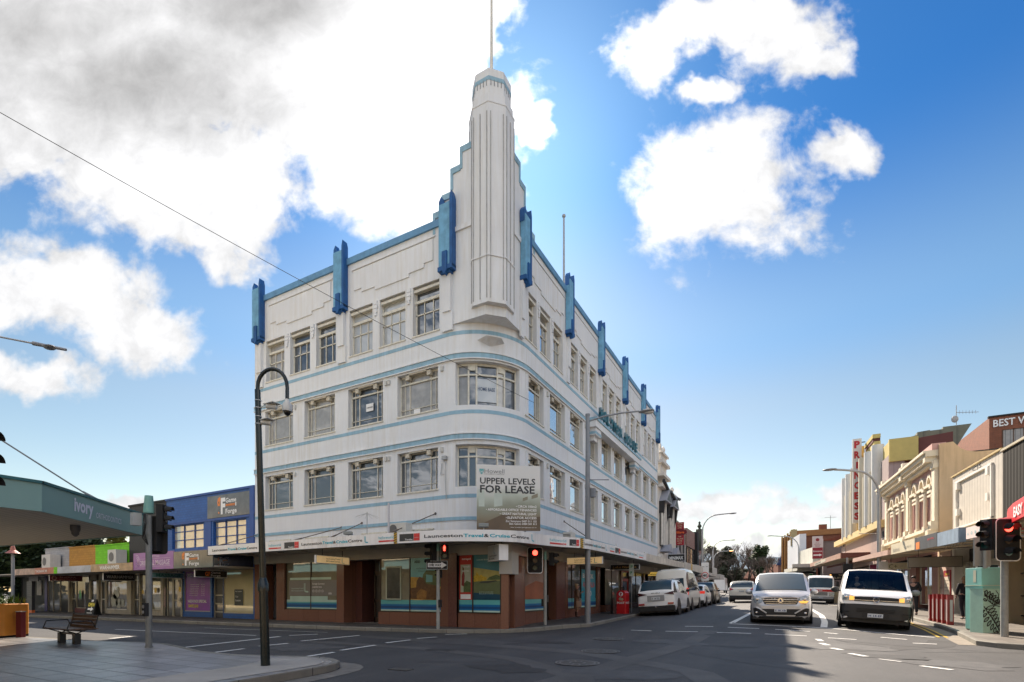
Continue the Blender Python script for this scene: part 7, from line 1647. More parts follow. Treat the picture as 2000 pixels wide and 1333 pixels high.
  bar(t,'grille_bar',[x/10 for x in range(-6,7)],.885,.011,CHROME,None,.03);bar(t,'grille_bar',[x/10 for x in range(-6,7)],.95,.006,TRIM,None,.03)
  y=face_y(0,.9,1)+.02;k=MB();k.cyl((0,y-.02,.915),(0,y+.02,.915),.088,n=24);b=L('badge',k,TRIM,t,smooth=40)
  k=MB();y+=.03
  k.tube([(.08*math.cos(R(a)),y,.915+.08*math.sin(R(a)))for a in range(0,361,20)],.010,5)
  k.tube([(-.045,y,.975),(-.012,y,.925),(.0,y,.95),(.012,y,.925),(.045,y,.975)],.008,4);k.tube([(-.07,y,.94),(-.03,y,.855),(0,y,.91),(.03,y,.855),(.07,y,.94)],.008,4);L('badge_mark',k,CHROME,b)
  for s in(-1,1):
   q=lambda P:[(s*a,b_)for a,b_ in P][::s]
   h=decal(t,'headlight',q([(.57,1.0),(.57,.86),(.90,.85),(.94,.92),(.94,1.06),(.86,1.08)]),HEADL,.018)
   k=MB();y=face_y(.80,.96,1);k.ball((s*.81,y+.02,.96),.06,.02,.06,12,6);L('lamp_bowl',k,CHROME,h)
   decal(h,'indicator',q([(.58,.99),(.58,.87),(.71,.87),(.71,1.01)]),AMBL,.03)
  plate(t,face_y(0,.42,1)+.04,.41,'H 14 EP',1,w=.2,h=.06)
  for s in(-1,1):
   k=MB();k.ball((s*1.10,1.22,1.20),.13,.08,.10,12,8);k.cyl((s*.93,1.2,1.16),(s*1.05,1.2,1.18),.025,n=6);L('mirror',k,TRIM if s>0 else mat('mirror_grey',(.2,.2,.2),.3),t,smooth=60)
  bar(t,'wiper',[-.7,-.3,0,.4,.75],1.25,.012,TRIM,None,.03)
 # windscreen geometry is open, so the cab behind it is modelled
 st=[(2.40,.70,.34,.62,.70),(2.36,.86,.28,.80,1.00),(2.22,.94,.26,.92,1.10),(1.85,.955,.26,1.06,1.19),(1.68,.96,.26,1.12,1.23),(1.12,.96,.26,1.16,1.76),(.9,.96,.26,1.16,1.88),(.5,.955,.26,1.16,1.94),(-1.2,.955,.26,1.16,1.95),(-2.2,.95,.26,1.16,1.93),(-2.42,.93,.3,1.14,1.75),(-2.46,.9,.34,1.1,1.5)]
 v=car('delivery_van','white van with a black bumper and lit indicators turning toward us at right',(10.98,7.45,.19),R(176.3),WHP,st,(1.45,-1.5),.84,roll=R(-3.6),glass_y=(1.68,.92,-9,-9.4),rear_glass=False,detail=d,side_pillars=((.75,.95),(-9,-.1)),sc=1.0,tumble=.13)
 for o in[x for x in bpy.data.objects if x.parent==v and x.name.startswith('windscreen')]:
  o.data.materials[0]=clearglass('clear_windscreen')
 k=MB();k.box(-.85,.2,.7,.85,.25,1.8);L('bulkhead',k,mat('bulkhead_grey',(.16,.17,.16),.6,var=.2,kind='board',size=(.2,1),c2=(.08,.09,.09)),v)
 k=MB();k.box(-.84,1.0,1.0,.84,1.65,1.17);L('dashboard',k,TRIM,v)
 for x in(-.42,.42):
  k=MB();k.box(x-.24,.35,.7,x+.24,.5,1.38);k.box(x-.14,.36,1.4,x+.14,.46,1.62);L('seat',k,mat('seat_cloth',(.03,.032,.035),.9),v,bevel=.03)
 p=MW[v.name]@Vector((.45,.72,1.0))
 rider=person('person','dark haired driver in a dark hooded jacket at the wheel of the white van',tuple(p),R(183),pose='sit',hair=(.02,.012,.01),top=(.015,.02,.03),legs=(.02,.02,.03),h=1.6,bust=True)
 # --- oncoming truck
 def d(t):
  k=MB();k.box(-.82,2.5,.86,.82,2.53,1.02);L('red_stripe',k,RED,t)
  k=MB();k.box(-.8,2.505,.34,.8,2.56,.52);L('bumper',k,mat('grey_bumper',(.3,.3,.3),.4),t)
  k=MB();
  for z in(.60,.68,.76):k.box(-.42,2.50,z,.42,2.53,z+.05)
  L('grille',k,TRIM,t)
  for s in(-1,1):k=MB();k.box(s*.5,2.50,.56,s*.82,2.54,.8);L('headlight',k,HEADL,t);k=MB();k.box(s*.95,2.3,1.15,s*1.12,2.36,1.6);k.cyl((s*.85,2.3,1.62),(s*1.05,2.33,1.62),.015,n=5);L('mirror',k,TRIM,t)
  q=MB();addtext(q,'E0',lambda a,b:(.12-a,2.535,.89+b),.22,.1,.02);L('lettering',q,TXTW,t)
  plate(t,2.56,.43,'E 21',1,w=.15,h=.05)
  k=MB();k.box(-.9,-2.6,.75,.9,1.2,.95);L('tray',k,mat('tray_grey',(.25,.25,.26),.5),t);k=MB();k.box(-.9,-2.6,.95,-.86,1.1,1.3);k.box(.86,-2.6,.95,.9,1.1,1.3);L('side_board',k,mat('tray_grey',(.25,.25,.26)),t)
  k=MB();k.ball((-.6,2.2,2.07),.06,.06,.05);L('amber_beacon',k,AMBL,t)
 st=[(2.50,.80,.40,1.05,1.06),(2.46,.84,.36,1.08,1.14),(2.30,.85,.36,1.08,1.85),(2.1,.85,.36,1.08,2.0),(1.4,.85,.36,1.08,2.05),(1.25,.84,.4,1.05,2.0)]
 car('truck','white light truck with a red stripe in the far right lane',(10.55,29.6,.60),R(180),WHP,st,(1.9,-1.8),.72,wr=.36,glass_y=(2.47,2.2,-9,-9.4),rear_glass=False,detail=d,tumble=.06,sc=.98,roll=R(-1.5))
 # --- rear of small white suv going away
 def d(t):
  rf=lambda x,z:-2.2+.16*(abs(x)/.9)**2.6
  for s in(-1,1):
   decal(t,'tail_lamp',[(s*a,b_)for a,b_ in[(.56,.96),(.84,.88),(.87,1.08),(.78,1.12)]][::s],TAILR,.02,-1)
  k=MB();k.box(-.84,-2.24,.28,.84,-2.1,.50);L('bumper',k,TRIM,t)
  plate(t,-2.22,.83,'K 66 DR',-1,TXTDK);mirrors(t,.75,.88,1.08,TRIM,.9)
  k=MB();k.box(-.3,-2.215,.95,.3,-2.20,.97);L('trim_bar',k,CHROME,t)
 stS=[(2.15,.6,.3,.55,.62),(2.05,.80,.26,.72,.84),(1.7,.88,.24,.86,.98),(1.15,.90,.24,.92,1.06),(.45,.905,.24,.96,1.50),(.1,.905,.24,.98,1.60),(-.8,.905,.24,1.0,1.62),(-1.5,.90,.24,1.02,1.58),(-1.85,.89,.24,1.02,1.46),(-2.12,.87,.28,1.0,1.10),(-2.18,.85,.32,.92,1.02),(-2.2,.82,.36,.86,.9)]
 car('suv','small white suv driving away up the middle of the street',(5.45,29.4,.66),R(1),IVP,stS,(1.3,-1.35),.78,glass_y=(1.15,.2,-1.5,-2.12),detail=d,side_pillars=((-.35,-.25),(-1.15,-1.05)))
 # --- parked white suv, rear quarter
 def d(t):
  rf=lambda x,z:-2.25+.14*(abs(x)/.9)**2.6
  for s in(-1,1):
   pts=[(s*a,b_)for a,b_ in[(.42,1.10),(.90,1.02),(.90,1.18),(.82,1.19)]]
   decal(t,'tail_lamp',[(s*a,b_)for a,b_ in[(.40,1.06),(.84,.98),(.88,1.14),(.78,1.15)]][::s],mat('smoked_tail',(.05,.008,.01),.15,var=.3),.02,-1)
   k=MB();k.box(s*.55,-2.29,.55,s*.82,-2.2,.63);L('reflector',k,TAILR,t)
  k=MB();k.box(-.86,-2.27,.26,.86,-2.1,.50);L('bumper',k,TRIM,t);k=MB();k.box(-.4,-2.262,.72,.4,-2.24,1.0);L('plate_recess',k,mat('recess_grey',(.3,.3,.3),.5),t)
  plate(t,-2.265,.85,'K 14 TD',-1,TXTDK,w=.2,h=.07);mirrors(t,.85,.88,1.18,TRIM,.9)
  q=MB();addtext(q,'ISUZU',lambda a,b:(-.2+a,-2.262,1.08+b),.4,.05,.02);L('lettering',q,TXTDK,t)
  k=MB();k.cyl((0,-2.2,.42),(0,-2.36,.42),.02,n=6);k.ball((0,-2.36,.46),.03);L('tow_ball',k,CHROME,t)
  for s in(-1,1):k=MB();k.tube([(s*.70,.3,1.77),(s*.70,-1.5,1.76)],.018,5);L('roof_rail',k,GALV,t);k=MB();k.box(s*.84,-.9,.28,s*.98,.9,.32);L('side_step',k,GALV,t)
 stI=[(x[0],x[1],x[2]+.02,x[3]+.06,x[4]+.14)for x in stS];stI=[(a*1.02,b,c,d_,e)for a,b,c,d_,e in stI]
 car('parked_suv','white parked suv nearest the corner, with smoked tail lights',(2.98,12.2,.22),R(0),WHP,stI,(1.25,-1.35),.80,wr=.37,glass_y=(1.17,.2,-1.53,-2.14),detail=d,side_pillars=((-.35,-.25),(-1.2,-1.05)),roll=R(-4.2),group='vehicles parked along the left kerb')
 # --- high roof van
 def d(t):
  for s in(-1,1):k=MB();k.box(s*.80,-2.33,.85,s*.90,-2.2,1.25);L('tail_lamp',k,TAILLIT if s>0 else TAILR,t)
  k=MB();k.box(-.68,-2.33,1.25,.68,-2.30,1.82);L('rear_window',k,DGLASS,t);k=MB();k.box(-.86,-2.36,.3,.86,-2.25,.55);L('bumper',k,IVP,t);mirrors(t,1.55,.92,1.3,TRIM,1)
  for i in range(5):k=MB();k.box(-.6+.0,-1.9+i*.75,2.375,.6,-1.86+i*.75,2.39);L('roof_rib',k,IVP,t)
 st=[(2.3,.6,.3,.6,.66),(2.25,.84,.26,.85,1.0),(2.1,.90,.24,1.0,1.16),(1.55,.92,.24,1.12,1.6),(1.1,.92,.24,1.12,1.98),(.6,.92,.24,1.12,2.26),(.2,.92,.24,1.12,2.34),(-2.0,.92,.24,1.12,2.36),(-2.22,.915,.26,1.12,2.28),(-2.32,.90,.3,1.1,1.95)]
 car('high_roof_van','tall cream high roof van parked behind the white suv',(2.82,17.0,.32),R(0),IVP,st,(1.4,-1.35),.80,glass_y=(2.15,.9,-2.0,-9),rear_glass=False,detail=d,side_pillars=((.55,.7),(-.7,-.55)),tumble=.10,roll=R(-3.4),group='vehicles parked along the left kerb')
 def dh(lit):
  def d(t):
   for s in(-1,1):k=MB();k.box(s*.58,-1.98,.85,s*.86,-1.8,1.02);L('tail_lamp',k,TAILLIT if lit else TAILR,t)
   plate(t,-2.0,.7,'B 52',-1,TXTDK,w=.16);k=MB();k.box(-.78,-2.02,.26,.78,-1.9,.42);L('bumper',k,TRIM,t);mirrors(t,.7,.84,1.0,TRIM,.85)
  return d
 stH=[(1.95,.55,.28,.5,.56),(1.85,.76,.24,.66,.78),(1.5,.84,.22,.80,.92),(.95,.86,.22,.86,1.0),(.3,.86,.22,.90,1.38),(-.1,.86,.22,.92,1.47),(-1.0,.86,.22,.95,1.46),(-1.45,.85,.22,.97,1.38),(-1.85,.83,.26,.94,1.04),(-1.95,.8,.3,.85,.9),(-1.98,.76,.34,.78,.8)]
 hb=car('hatchback','small white hatchback with glowing tail lamp behind the cream van',(3.0,21.9,.42),R(0),WHP,stH,(1.2,-1.2),.74,wr=.30,glass_y=(.95,0,-1.4,-1.85),detail=dh(True),side_pillars=((-.5,-.4),),roll=R(-3),group='vehicles parked along the left kerb')
 car('suv','black parked suv ahead of the small white hatchback',(2.95,27.0,.50),R(0),DKP,[(a,b,c,d_,e+.05)for a,b,c,d_,e in stS],(1.3,-1.35),.78,glass_y=(1.15,.2,-1.5,-2.12),detail=dh(False),side_pillars=((-.35,-.25),(-1.15,-1.05)),roll=R(-3),group='vehicles parked along the left kerb')
 # scooter
 t=thing('scooter','dark scooter with a pale body parked beyond the black suv','scooter',(2.9,34.2,.60),R(25))
 k=MB();k.cyl((-.06,.62,.26),(.06,.62,.26),.26,n=16);L('front_wheel',k,TYRE,t);k=MB();k.cyl((-.06,-.62,.26),(.06,-.62,.26),.26,n=16);L('rear_wheel',k,TYRE,t)
 k=MB();k.ball((0,-.42,.62),.17,.5,.17,12,8);k.ball((0,.42,.7),.16,.16,.35,12,8);k.box(-.13,-.1,.28,.13,.4,.36);L('body',k,WHP,t,smooth=60);k=MB();k.ball((0,-.3,.84),.15,.42,.07,12,6);L('seat',k,TRIM,t,smooth=60);k=MB();k.tube([(-.32,.38,1.06),(0,.48,1.02),(.32,.38,1.06)],.02,6);k.box(-.14,.5,1.0,.14,.56,1.3);L('handlebar',k,TRIM,t)
 # far traffic: copies of the hatchback and suv
 for(x,y,rz,lab)in((-.9,62,0,'first of the small parked cars in the distance'),(-1.9,70,0,'second small parked car in the distance, by the park trees'),(.7,92,R(80),'pale car crossing at the far junction, left one'),(4.2,92,R(-95),'pale car crossing at the far junction, right one'),(4.6,45.5,0,'dark edged car just ahead of the small white suv'),(7.0,66,R(180),'oncoming pale car partly behind the silver van')):
  c=dup(hb,(x,y,gz(x,y)),rz,label=lab);c.rotation_euler.y=0;c['group']='cars far up the street'
 bx=MB();
 t=thing('box_van','pale box van parked far up the left kerb','van',(-1.6,82,gz(-1.6,82)),0);k=MB();k.box(-.9,-2.6,.5,.9,1.2,2.7);L('cargo_box',k,WHP,t,bevel=.05);k=MB();k.box(-.85,1.25,.5,.85,2.6,1.9);L('cab',k,WHP,t,bevel=.1)
 for sx in(-1,1):
  for y in(-1.7,1.8):k=MB();k.cyl((sx*.62,y,.35),(sx*.85,y,.35),.35,n=14);L('wheel',k,TYRE,t)
def clearglass(name):
 if name in MATS:return MATS[name]
 m=bpy.data.materials.new(name);m.use_nodes=True;MATS[name]=m;nt=m.node_tree;N=nt.nodes;L_=nt.links;o=N['Material Output'];N.remove(N['Principled BSDF'])
 a=N.new('ShaderNodeBsdfTransparent');a.inputs[0].default_value=(.62,.78,.80,1);g=N.new('ShaderNodeBsdfGlossy');g.inputs['Roughness'].default_value=.01
 f=N.new('ShaderNodeFresnel');f.inputs[0].default_value=1.5;mx=N.new('ShaderNodeMixShader');L_.new(f.outputs[0],mx.inputs[0]);L_.new(a.outputs[0],mx.inputs[1]);L_.new(g.outputs[0],mx.inputs[2]);L_.new(mx.outputs[0],o.inputs[0]);return m
# ------------------------------------------------------------------ people: one skinned body, clothing as children
def skinmesh(name,pts,edges,rad,m,parent,sub=2):
 me=bpy.data.meshes.new(name);me.from_pydata([tuple(p)for p in pts],edges,[]);o=bpy.data.objects.new(name,me);COL.objects.link(o)
 sk=o.modifiers.new('skin','SKIN');sk.use_smooth_shade=True;me.skin_vertices or None
 for i,r in enumerate(rad):me.skin_vertices[0].data[i].radius=r if isinstance(r,tuple)else(r,r)
 me.skin_vertices[0].data[0].use_root=True
 s=o.modifiers.new('sub','SUBSURF');s.levels=s.render_levels=sub
 bpy.context.view_layer.update();ev=o.evaluated_get(bpy.context.evaluated_depsgraph_get());nm=bpy.data.meshes.new_from_object(ev)
 bpy.data.objects.remove(o);bpy.data.meshes.remove(me);nm.name=name
 nm.materials.clear();nm.materials.append(m)
 for p in nm.polygons:p.use_smooth=True
 o=link(name,nm,parent);return o
def person(name,label,loc,rz,pose='stand',hair=(.05,.03,.02),top=(.1,.1,.1),legs=(.02,.02,.03),h=1.7,bust=False,coat=None,bag=None,skin=(.36,.20,.15),walk=0,hairlen=.1,bun=False,phone=False):
 t=thing(name,label,'person',loc,rz,sc=h/1.75)
 SK=mat('skin',(.36,.20,.15),.6,var=.05)
 hid=lambda c:'cloth_%d_%d_%d'%tuple(int(v*1000)for v in c)
 T=mat(hid(top),top,.85,var=.2,scale=20);LG=mat(hid(legs),legs,.85,var=.15,scale=20);HR=mat('hair'+hid(hair),hair,.6,var=.4,scale=60)
 z0=0 if not bust else-.92
 P=dict(pel=(0,0,.95),wai=(0,-.01,1.10),che=(0,0,1.30),nek=(0,.0,1.47),hd0=(0,.01,1.56),hd1=(0,.015,1.68),sl=(.17,0,1.42),el=(.24,-.02,1.15),wl=(.22,.12,.98),sr=(-.17,0,1.42),er=(-.24,-.02,1.15),wr=(-.22,.12,.98),hl=(.09,0,.92),kl=(.10,.02+walk*.18,.50),al=(.10,-.02+walk*.22,.08),tl=(.11,.12+walk*.22,.03),hr=(-.09,0,.92),kr=(-.10,.02-walk*.05,.50),ar=(-.10,-.02-walk*.3,.08+walk*.03),tr=(-.11,.12-walk*.3,.03))
 if phone:P['wr']=(-.08,.26,1.30);P['er']=(-.22,.05,1.12)
 if bust:P.update(el=(.26,.14,1.18),wl=(.16,.42,1.22),er=(-.26,.14,1.18),wr=(-.16,.42,1.22),hl=(.1,.1,.92),hr=(-.1,.1,.92),kl=(.12,.45,.92),kr=(-.12,.45,.92),al=(.12,.5,.55),ar=(-.12,.5,.55),tl=(.12,.6,.5),tr=(-.12,.6,.5))
 names=list(P);pts=[(P[n][0],P[n][1],P[n][2]+z0)for n in names];ix={n:i for i,n in enumerate(names)}
 E_=[('pel','wai'),('wai','che'),('che','nek'),('nek','hd0'),('hd0','hd1'),('che','sl'),('sl','el'),('el','wl'),('che','sr'),('sr','er'),('er','wr'),('pel','hl'),('hl','kl'),('kl','al'),('al','tl'),('pel','hr'),('hr','kr'),('kr','ar'),('ar','tr')]
 rad=dict(pel=(.15,.11),wai=(.13,.10),che=(.15,.11),nek=.05,hd0=(.075,.09),hd1=(.08,.095),sl=.065,el=.045,wl=.032,sr=.065,er=.045,wr=.032,hl=.09,kl=.06,al=.04,tl=.035,hr=.09,kr=.06,ar=.04,tr=.035)
 b=skinmesh('body',pts,[(ix[a],ix[c])for a,c in E_],[rad[n]for n in names],SK,t)
 # face and hands
 hx,hy,hz=0,.015,1.63+z0
 k=MB();k.ball((0,hy+.10,hz-.01),.012,.022,.022,8,6)
 for s in(-1,1):k.ball((s*.085,hy,hz),.012,.02,.03,8,5)
 L('nose_and_ears',k,SK,b,smooth=60)
 k=MB()
 for s in(-1,1):k.ball((s*.032,hy+.087,hz+.025),.012,.008,.007,8,5)
 L('eyes',k,mat('eye_dark',(.02,.015,.01),.2),b);k=MB();k.ball((0,hy+.09,hz-.055),.024,.008,.007,8,5);L('mouth',k,mat('lips',(.25,.07,.06),.5),b)
 for s,wn in((1,'wl'),(-1,'wr')):
  w=Vector(P[wn])+Vector((0,0,z0));e=Vector(P['el' if s>0 else 'er'])+Vector((0,0,z0));d=(w-e).normalized();sd=d.cross(Vector((1,0,0))).normalized();k=MB()
  k.ball(tuple(w+d*.05),.028,.03,.045,8,6)
  for i in range(4):
   a=w+d*.08+sd*(-.03+.02*i);k.tube([a,a+d*.04,a+d*.065+Vector((-s*.015,0,0))],[.009,.008,.006],6)
  a=w+d*.03+sd*.03;k.tube([a,a+d*.03+sd*.025,a+d*.05+sd*.028],[.011,.009,.007],6);L('hand',k,SK,b,smooth=60)
 # hair cap
 k=MB();k.ball((0,hy-.015,hz+.035),.098,.112,.10,16,10)
 k.v=[(x,min(y,hy+.075)if zz>hz+.06 else min(y,hy+.02),zz)for x,y,zz in k.v]
 if hairlen>.12:k.ball((0,hy-.05,hz-hairlen*.5),.095,.07,hairlen*.8,12,8)
 if bun:k.ball((0,hy-.09,hz+.08),.05)
 L('hair',k,HR,t,smooth=60)
 # clothing shells built with the same skeleton, slightly larger
 sub_=['pel','wai','che','sl','el','sr','er']
 wl2=tuple(Vector(P['el']).lerp(Vector(P['wl']),.9));wr2=tuple(Vector(P['er']).lerp(Vector(P['wr']),.9))
 cp=[P[n]for n in sub_]+[wl2,wr2,(0,0,1.47)];cp=[(a,b_,c+z0)for a,b_,c in cp]
 skinmesh('jacket',cp,[(0,1),(1,2),(2,3),(3,4),(4,7),(2,5),(5,6),(6,8),(2,9)],[(.165,.125),(.15,.115),(.168,.125),.08,.06,.08,.06,.045,.045,(.075,.07)],T,t)
 sub_=['pel','hl','kl','al','hr','kr','ar'];cp=[(P[n][0],P[n][1],P[n][2]+z0+(.02 if n[0]=='a' else 0))for n in sub_]
 if not coat:skinmesh('trousers',cp,[(0,1),(1,2),(2,3),(0,4),(4,5),(5,6)],[(.16,.12),.105,.075,.055,.105,.075,.055],LG,t)
 if not bust:
  for s in('l','r'):
   a,b_=Vector(P['a'+s]),Vector(P['t'+s]);k=MB();k.ball(tuple(a.lerp(b_,.5)+Vector((0,0,-.01))),.05,.13,.045,10,6)
   if coat:k.cyl(a,a+Vector((0,0,.22)),.055,.062,10)
   L('shoe',k,mat('shoe_brown' if coat else 'shoe_dark',(.07,.03,.02)if coat else(.02,.02,.02),.5),t,smooth=60)
 if coat:
  k=MB();prof=[(.14,1.44),(.19,1.36),(.185,1.15),(.20,.95),(.235,.6),(.255,.42)]
  vs=[];n=20
  for r,z in prof:
   for i in range(n):a=2*math.pi*i/n;q=r*(1+.03*math.sin(5*a+z*3));vs.append((q*math.cos(a),q*.72*math.sin(a),z))
  k.add(vs,[(j*n+i,j*n+(i+1)%n,(j+1)*n+(i+1)%n,(j+1)*n+i)for j in range(5)for i in range(n)]);L('coat',k,coat,t,smooth=60)
 if bag:
  k=MB();k.box(.20,-.08,.55,.30,.2,.85);L('handbag',k,mat('tan_leather',(.25,.16,.11),.6),t,bevel=.02)
 return t
def people():
 LEO=mat('leopard_cloth',(.20,.12,.08),.85,var=.7,scale=26)
 person('person','woman in a brown patterned coat standing by the travel shop window',(.45,5.96,.28),R(-60),hair=(.35,.25,.15),top=(.12,.075,.05),h=1.44,coat=LEO,bag=True,phone=True,bun=True)
 person('person','long haired person in black walking behind the tall teal cabinet',(14.3,10.4,.33),R(10),hair=(.22,.12,.05),top=(.012,.012,.016),legs=(.012,.012,.02),h=1.62,hairlen=.2,walk=.4)
 person('person','person in a pale shirt sitting or standing in the dark doorway behind the leafy cabinet',(14.65,9.43,.27),R(140),hair=(.02,.015,.01),top=(.35,.30,.26),legs=(.02,.02,.02),h=1.66)['label']='person in a pale shirt in the dark doorway behind the leafy cabinet'
 person('person','person in black beside the white van passenger mirror',(13.3,13.3,.37),R(160),hair=(.02,.015,.01),top=(.012,.012,.014),legs=(.015,.015,.02),h=1.7)
people()
vehicles()
def street_things():
 # billboard on the awning
 t=thing('lease_billboard','large for lease billboard with a pale room photo standing on the corner awning','billboard',(.4,-.1,3.4))
 a,b=Vector((-.44,-.67,3.36)),Vector((1.26,.54,3.36));u=(b-a);Lw=u.length;u.normalize();n=Vector((u.y,-u.x,0));H=2.13
 pl=lambda x,y,l=0:tuple(a+u*x+Vector((0,0,y))+n*l)
 def face(name,m,pts,l,par):k=MB();k.add([pl(x*Lw,y*H,l)for x,y in pts],[tuple(range(len(pts)))]);return obj(name,k,m,par)
 k=MB();k.add([pl(x,y,l)for l in(-.05,0)for x,y in((0,0),(Lw,0),(Lw,H),(0,H))],[(3,2,1,0),(4,5,6,7),(0,1,5,4),(1,2,6,5),(2,3,7,6),(3,0,4,7)]);bd=obj('board',k,PWHITE,t)
 m=bpy.data.materials.new('billboard_print');m.use_nodes=True;N=m.node_tree.nodes;Lk=m.node_tree.links;g=N.new('ShaderNodeNewGeometry');sp=N.new('ShaderNodeSeparateXYZ');Lk.new(g.outputs['Position'],sp.inputs[0]);no=N.new('ShaderNodeTexNoise');no.inputs['Scale'].default_value=1.2;Lk.new(g.outputs['Position'],no.inputs['Vector'])
 ad=N.new('ShaderNodeMath');ad.operation='MULTIPLY_ADD';Lk.new(no.outputs[0],ad.inputs[0]);ad.inputs[1].default_value=.7;Lk.new(sp.outputs[2],ad.inputs[2]);mr=N.new('ShaderNodeMapRange');Lk.new(ad.outputs[0],mr.inputs[0]);mr.inputs[1].default_value=3.5;mr.inputs[2].default_value=5.3
 cr=N.new('ShaderNodeValToRGB');cr.color_ramp.elements[0].color=(.10,.075,.05,1);cr.color_ramp.elements[0].position=.1;cr.color_ramp.elements[1].color=(.66,.66,.65,1);cr.color_ramp.elements[1].position=.92
 for p_,c in((.35,(.22,.19,.13,1)),(.55,(.26,.28,.22,1)),(.75,(.45,.50,.44,1))):e=cr.color_ramp.elements.new(p_);e.color=c
 Lk.new(mr.outputs[0],cr.inputs[0]);Lk.new(cr.outputs[0],N['Principled BSDF'].inputs['Base Color']);N['Principled BSDF'].inputs['Roughness'].default_value=.5
 face('print',m,[(0,0),(1,0),(1,1),(0,1)],.003,bd)
 WN=mat('printed_window',(.48,.55,.50),.5,var=.1);BR=mat('printed_brown',(.12,.085,.055),.5,var=.2);CE=mat('printed_ceiling',(.24,.22,.16),.5,var=.1)
 for q in([(.03,.36),(.12,.36),(.12,.60),(.03,.62)],[(.27,.36),(.40,.38),(.40,.56),(.27,.57)]):face('print',WN,q,.005,bd)
 face('print',BR,[(.0,.0),(1,0),(1,.22),(.6,.2),(.45,.27),(.0,.06)],.005,bd)
 for q in([(.72,.50),(.80,.53),(.80,.48),(.72,.45)],[(.86,.54),(.96,.58),(.96,.52),(.86,.49)]):face('print',CE,q,.005,bd)
 def tx(s,x,y,w,h,m,bo=0):q=MB();addtext(q,s,lambda p,r:pl(x*Lw+p,y*H+r,.009),w*Lw,h*H,bo);obj('lettering',q,m,bd)
 G2_=mat('howell_grey',(.12,.13,.14),.5,var=0)
 tx('Howell',.12,.87,.31,.07,G2_,-.01);tx('UPPER LEVELS',.05,.71,.87,.095,TXTDK,.02);tx('FOR LEASE',.05,.575,.86,.115,TXTDK,.025)
 for s,x,y,w in(('CIRCA 100m2',.64,.355,.30),('AFFORDABLE OFFICE TENANCIES',.17,.30,.77),('GREAT NATURAL LIGHT',.39,.24,.55),('ELEVATOR ACCESS',.48,.18,.46)):tx(s,x,y,w,.036,TXTW,.02)
 q=MB()
 for x,y in((.615,.365),(.145,.31),(.36,.25),(.455,.19)):q.add([pl(x*Lw+a_,y*H+b_,.009)for a_,b_ in((0,0),(.02,0),(.02,.03),(0,.03))],[(0,1,2,3)])
 obj('bullet',q,TXTW,bd)
 tx('Zac Semmens 0487 011 105',.45,.13,.49,.032,TXTW,.01);tx('Ben Galvin 0484 501 411',.51,.09,.43,.032,TXTW,.01);tx('www.howellpropertygroup.com.au',.52,.045,.42,.015,TXTW);tx('PROPERTY GROUP',.12,.85,.31,.012,G2_)
 q=MB();q.add([pl(x*Lw,y*H,.009)for x,y in((.04,.90),(.06,.86),(.075,.85),(.09,.86),(.11,.90),(.11,.935),(.04,.935))],[tuple(range(7))]);sh=obj('logo_mark',q,mat('logo_teal',(.12,.38,.40),.5,var=0),bd)
 q=MB();addtext(q,'H',lambda p,r:pl(.06*Lw+p,.872*H+r,.012),.03*Lw,.035*H);obj('lettering',q,TXTW,sh)
 k=MB()
 for x in(.2,.8):p0=Vector(pl(x*Lw,.1,-.05));k.cyl(p0,p0-n*.7+Vector((0,0,-.1)),.02,n=6);k.cyl(Vector(pl(x*Lw,1.5,-.05)),p0-n*.7+Vector((0,0,-.1)),.02,n=6)
 obj('prop',k,GALV,t)
 # floodlights on the awning edge
 for i,(p,lab)in enumerate((((.0,-.95,3.36),'small grey floodlight on the awning below the lease billboard'),((-5.3,-1.5,3.36),'small grey floodlight on the awning left of the air conditioner'))):
  t=thing('floodlight',lab,'floodlight',p,R(28.4));k=MB();k.prism([(-.16,-.1),(.16,-.1),(.13,.1),(-.13,.1)],.03,.15);L('housing',k,mat('flood_grey',(.22,.24,.24),.5),t,bevel=.02);k=MB();k.cyl((0,0,-.06),(0,0,.05),.02,n=6);L('bracket',k,GALV,t)
 # rooftop air conditioner on the awning
 t=thing('air_conditioner','white outdoor air conditioner on the awning beside the hazard strip','air conditioner',(-3.6,-1.0,3.3));k=MB();k.box(-3.75,-1.2,3.3,-2.95,-.85,3.72);au=obj('casing',k,mat('aircon_white',(.55,.55,.52),.5),t,bevel=.015);k=MB();k.cyl((-3.5,-1.205,3.5),(-3.5,-1.215,3.5),.17,n=24);obj('fan_grille',k,mat('fan_dark',(.12,.12,.12)),au)
 t=thing('vent_pipe','short white pipe rising from the awning in front of the air conditioner','pipe',(-3.45,-1.7,3.3));k=MB();k.cyl((-3.38,-1.55,3.2),(-3.38,-1.55,4.35),.035,n=10);obj('pipe',k,mat('pipe_white',(.5,.5,.54),.5),t,smooth=50)
 t=thing('tv_antenna','small umbrella shaped antenna on the awning roof','antenna',(-5.5,-.9,3.3));k=MB();k.cyl((-4.9,-1.0,3.2),(-4.9,-1.0,4.25),.014,n=6);
 for i in range(10):a_=R(36*i);k.tube([(-4.9,-1.0,4.2),(-4.9+.42*math.cos(a_),-1.0+.42*math.sin(a_),4.05)],.004,4)
 obj('mast',k,GALV,t)
 t=thing('wall_unit','small white louvred box above the awning beside the grey lamp pole','vent box',(1.2,3.6,3.4));k=MB();k.box(.95,3.2,3.3,1.3,3.6,3.62);obj('casing',k,mat('aircon_white',(.55,.55,.52)),t);k=MB()
 for i in range(4):k.box(.97,3.19,3.36+i*.055,1.26,3.2,3.38+i*.055)
 obj('louvre',k,TRIM,t)
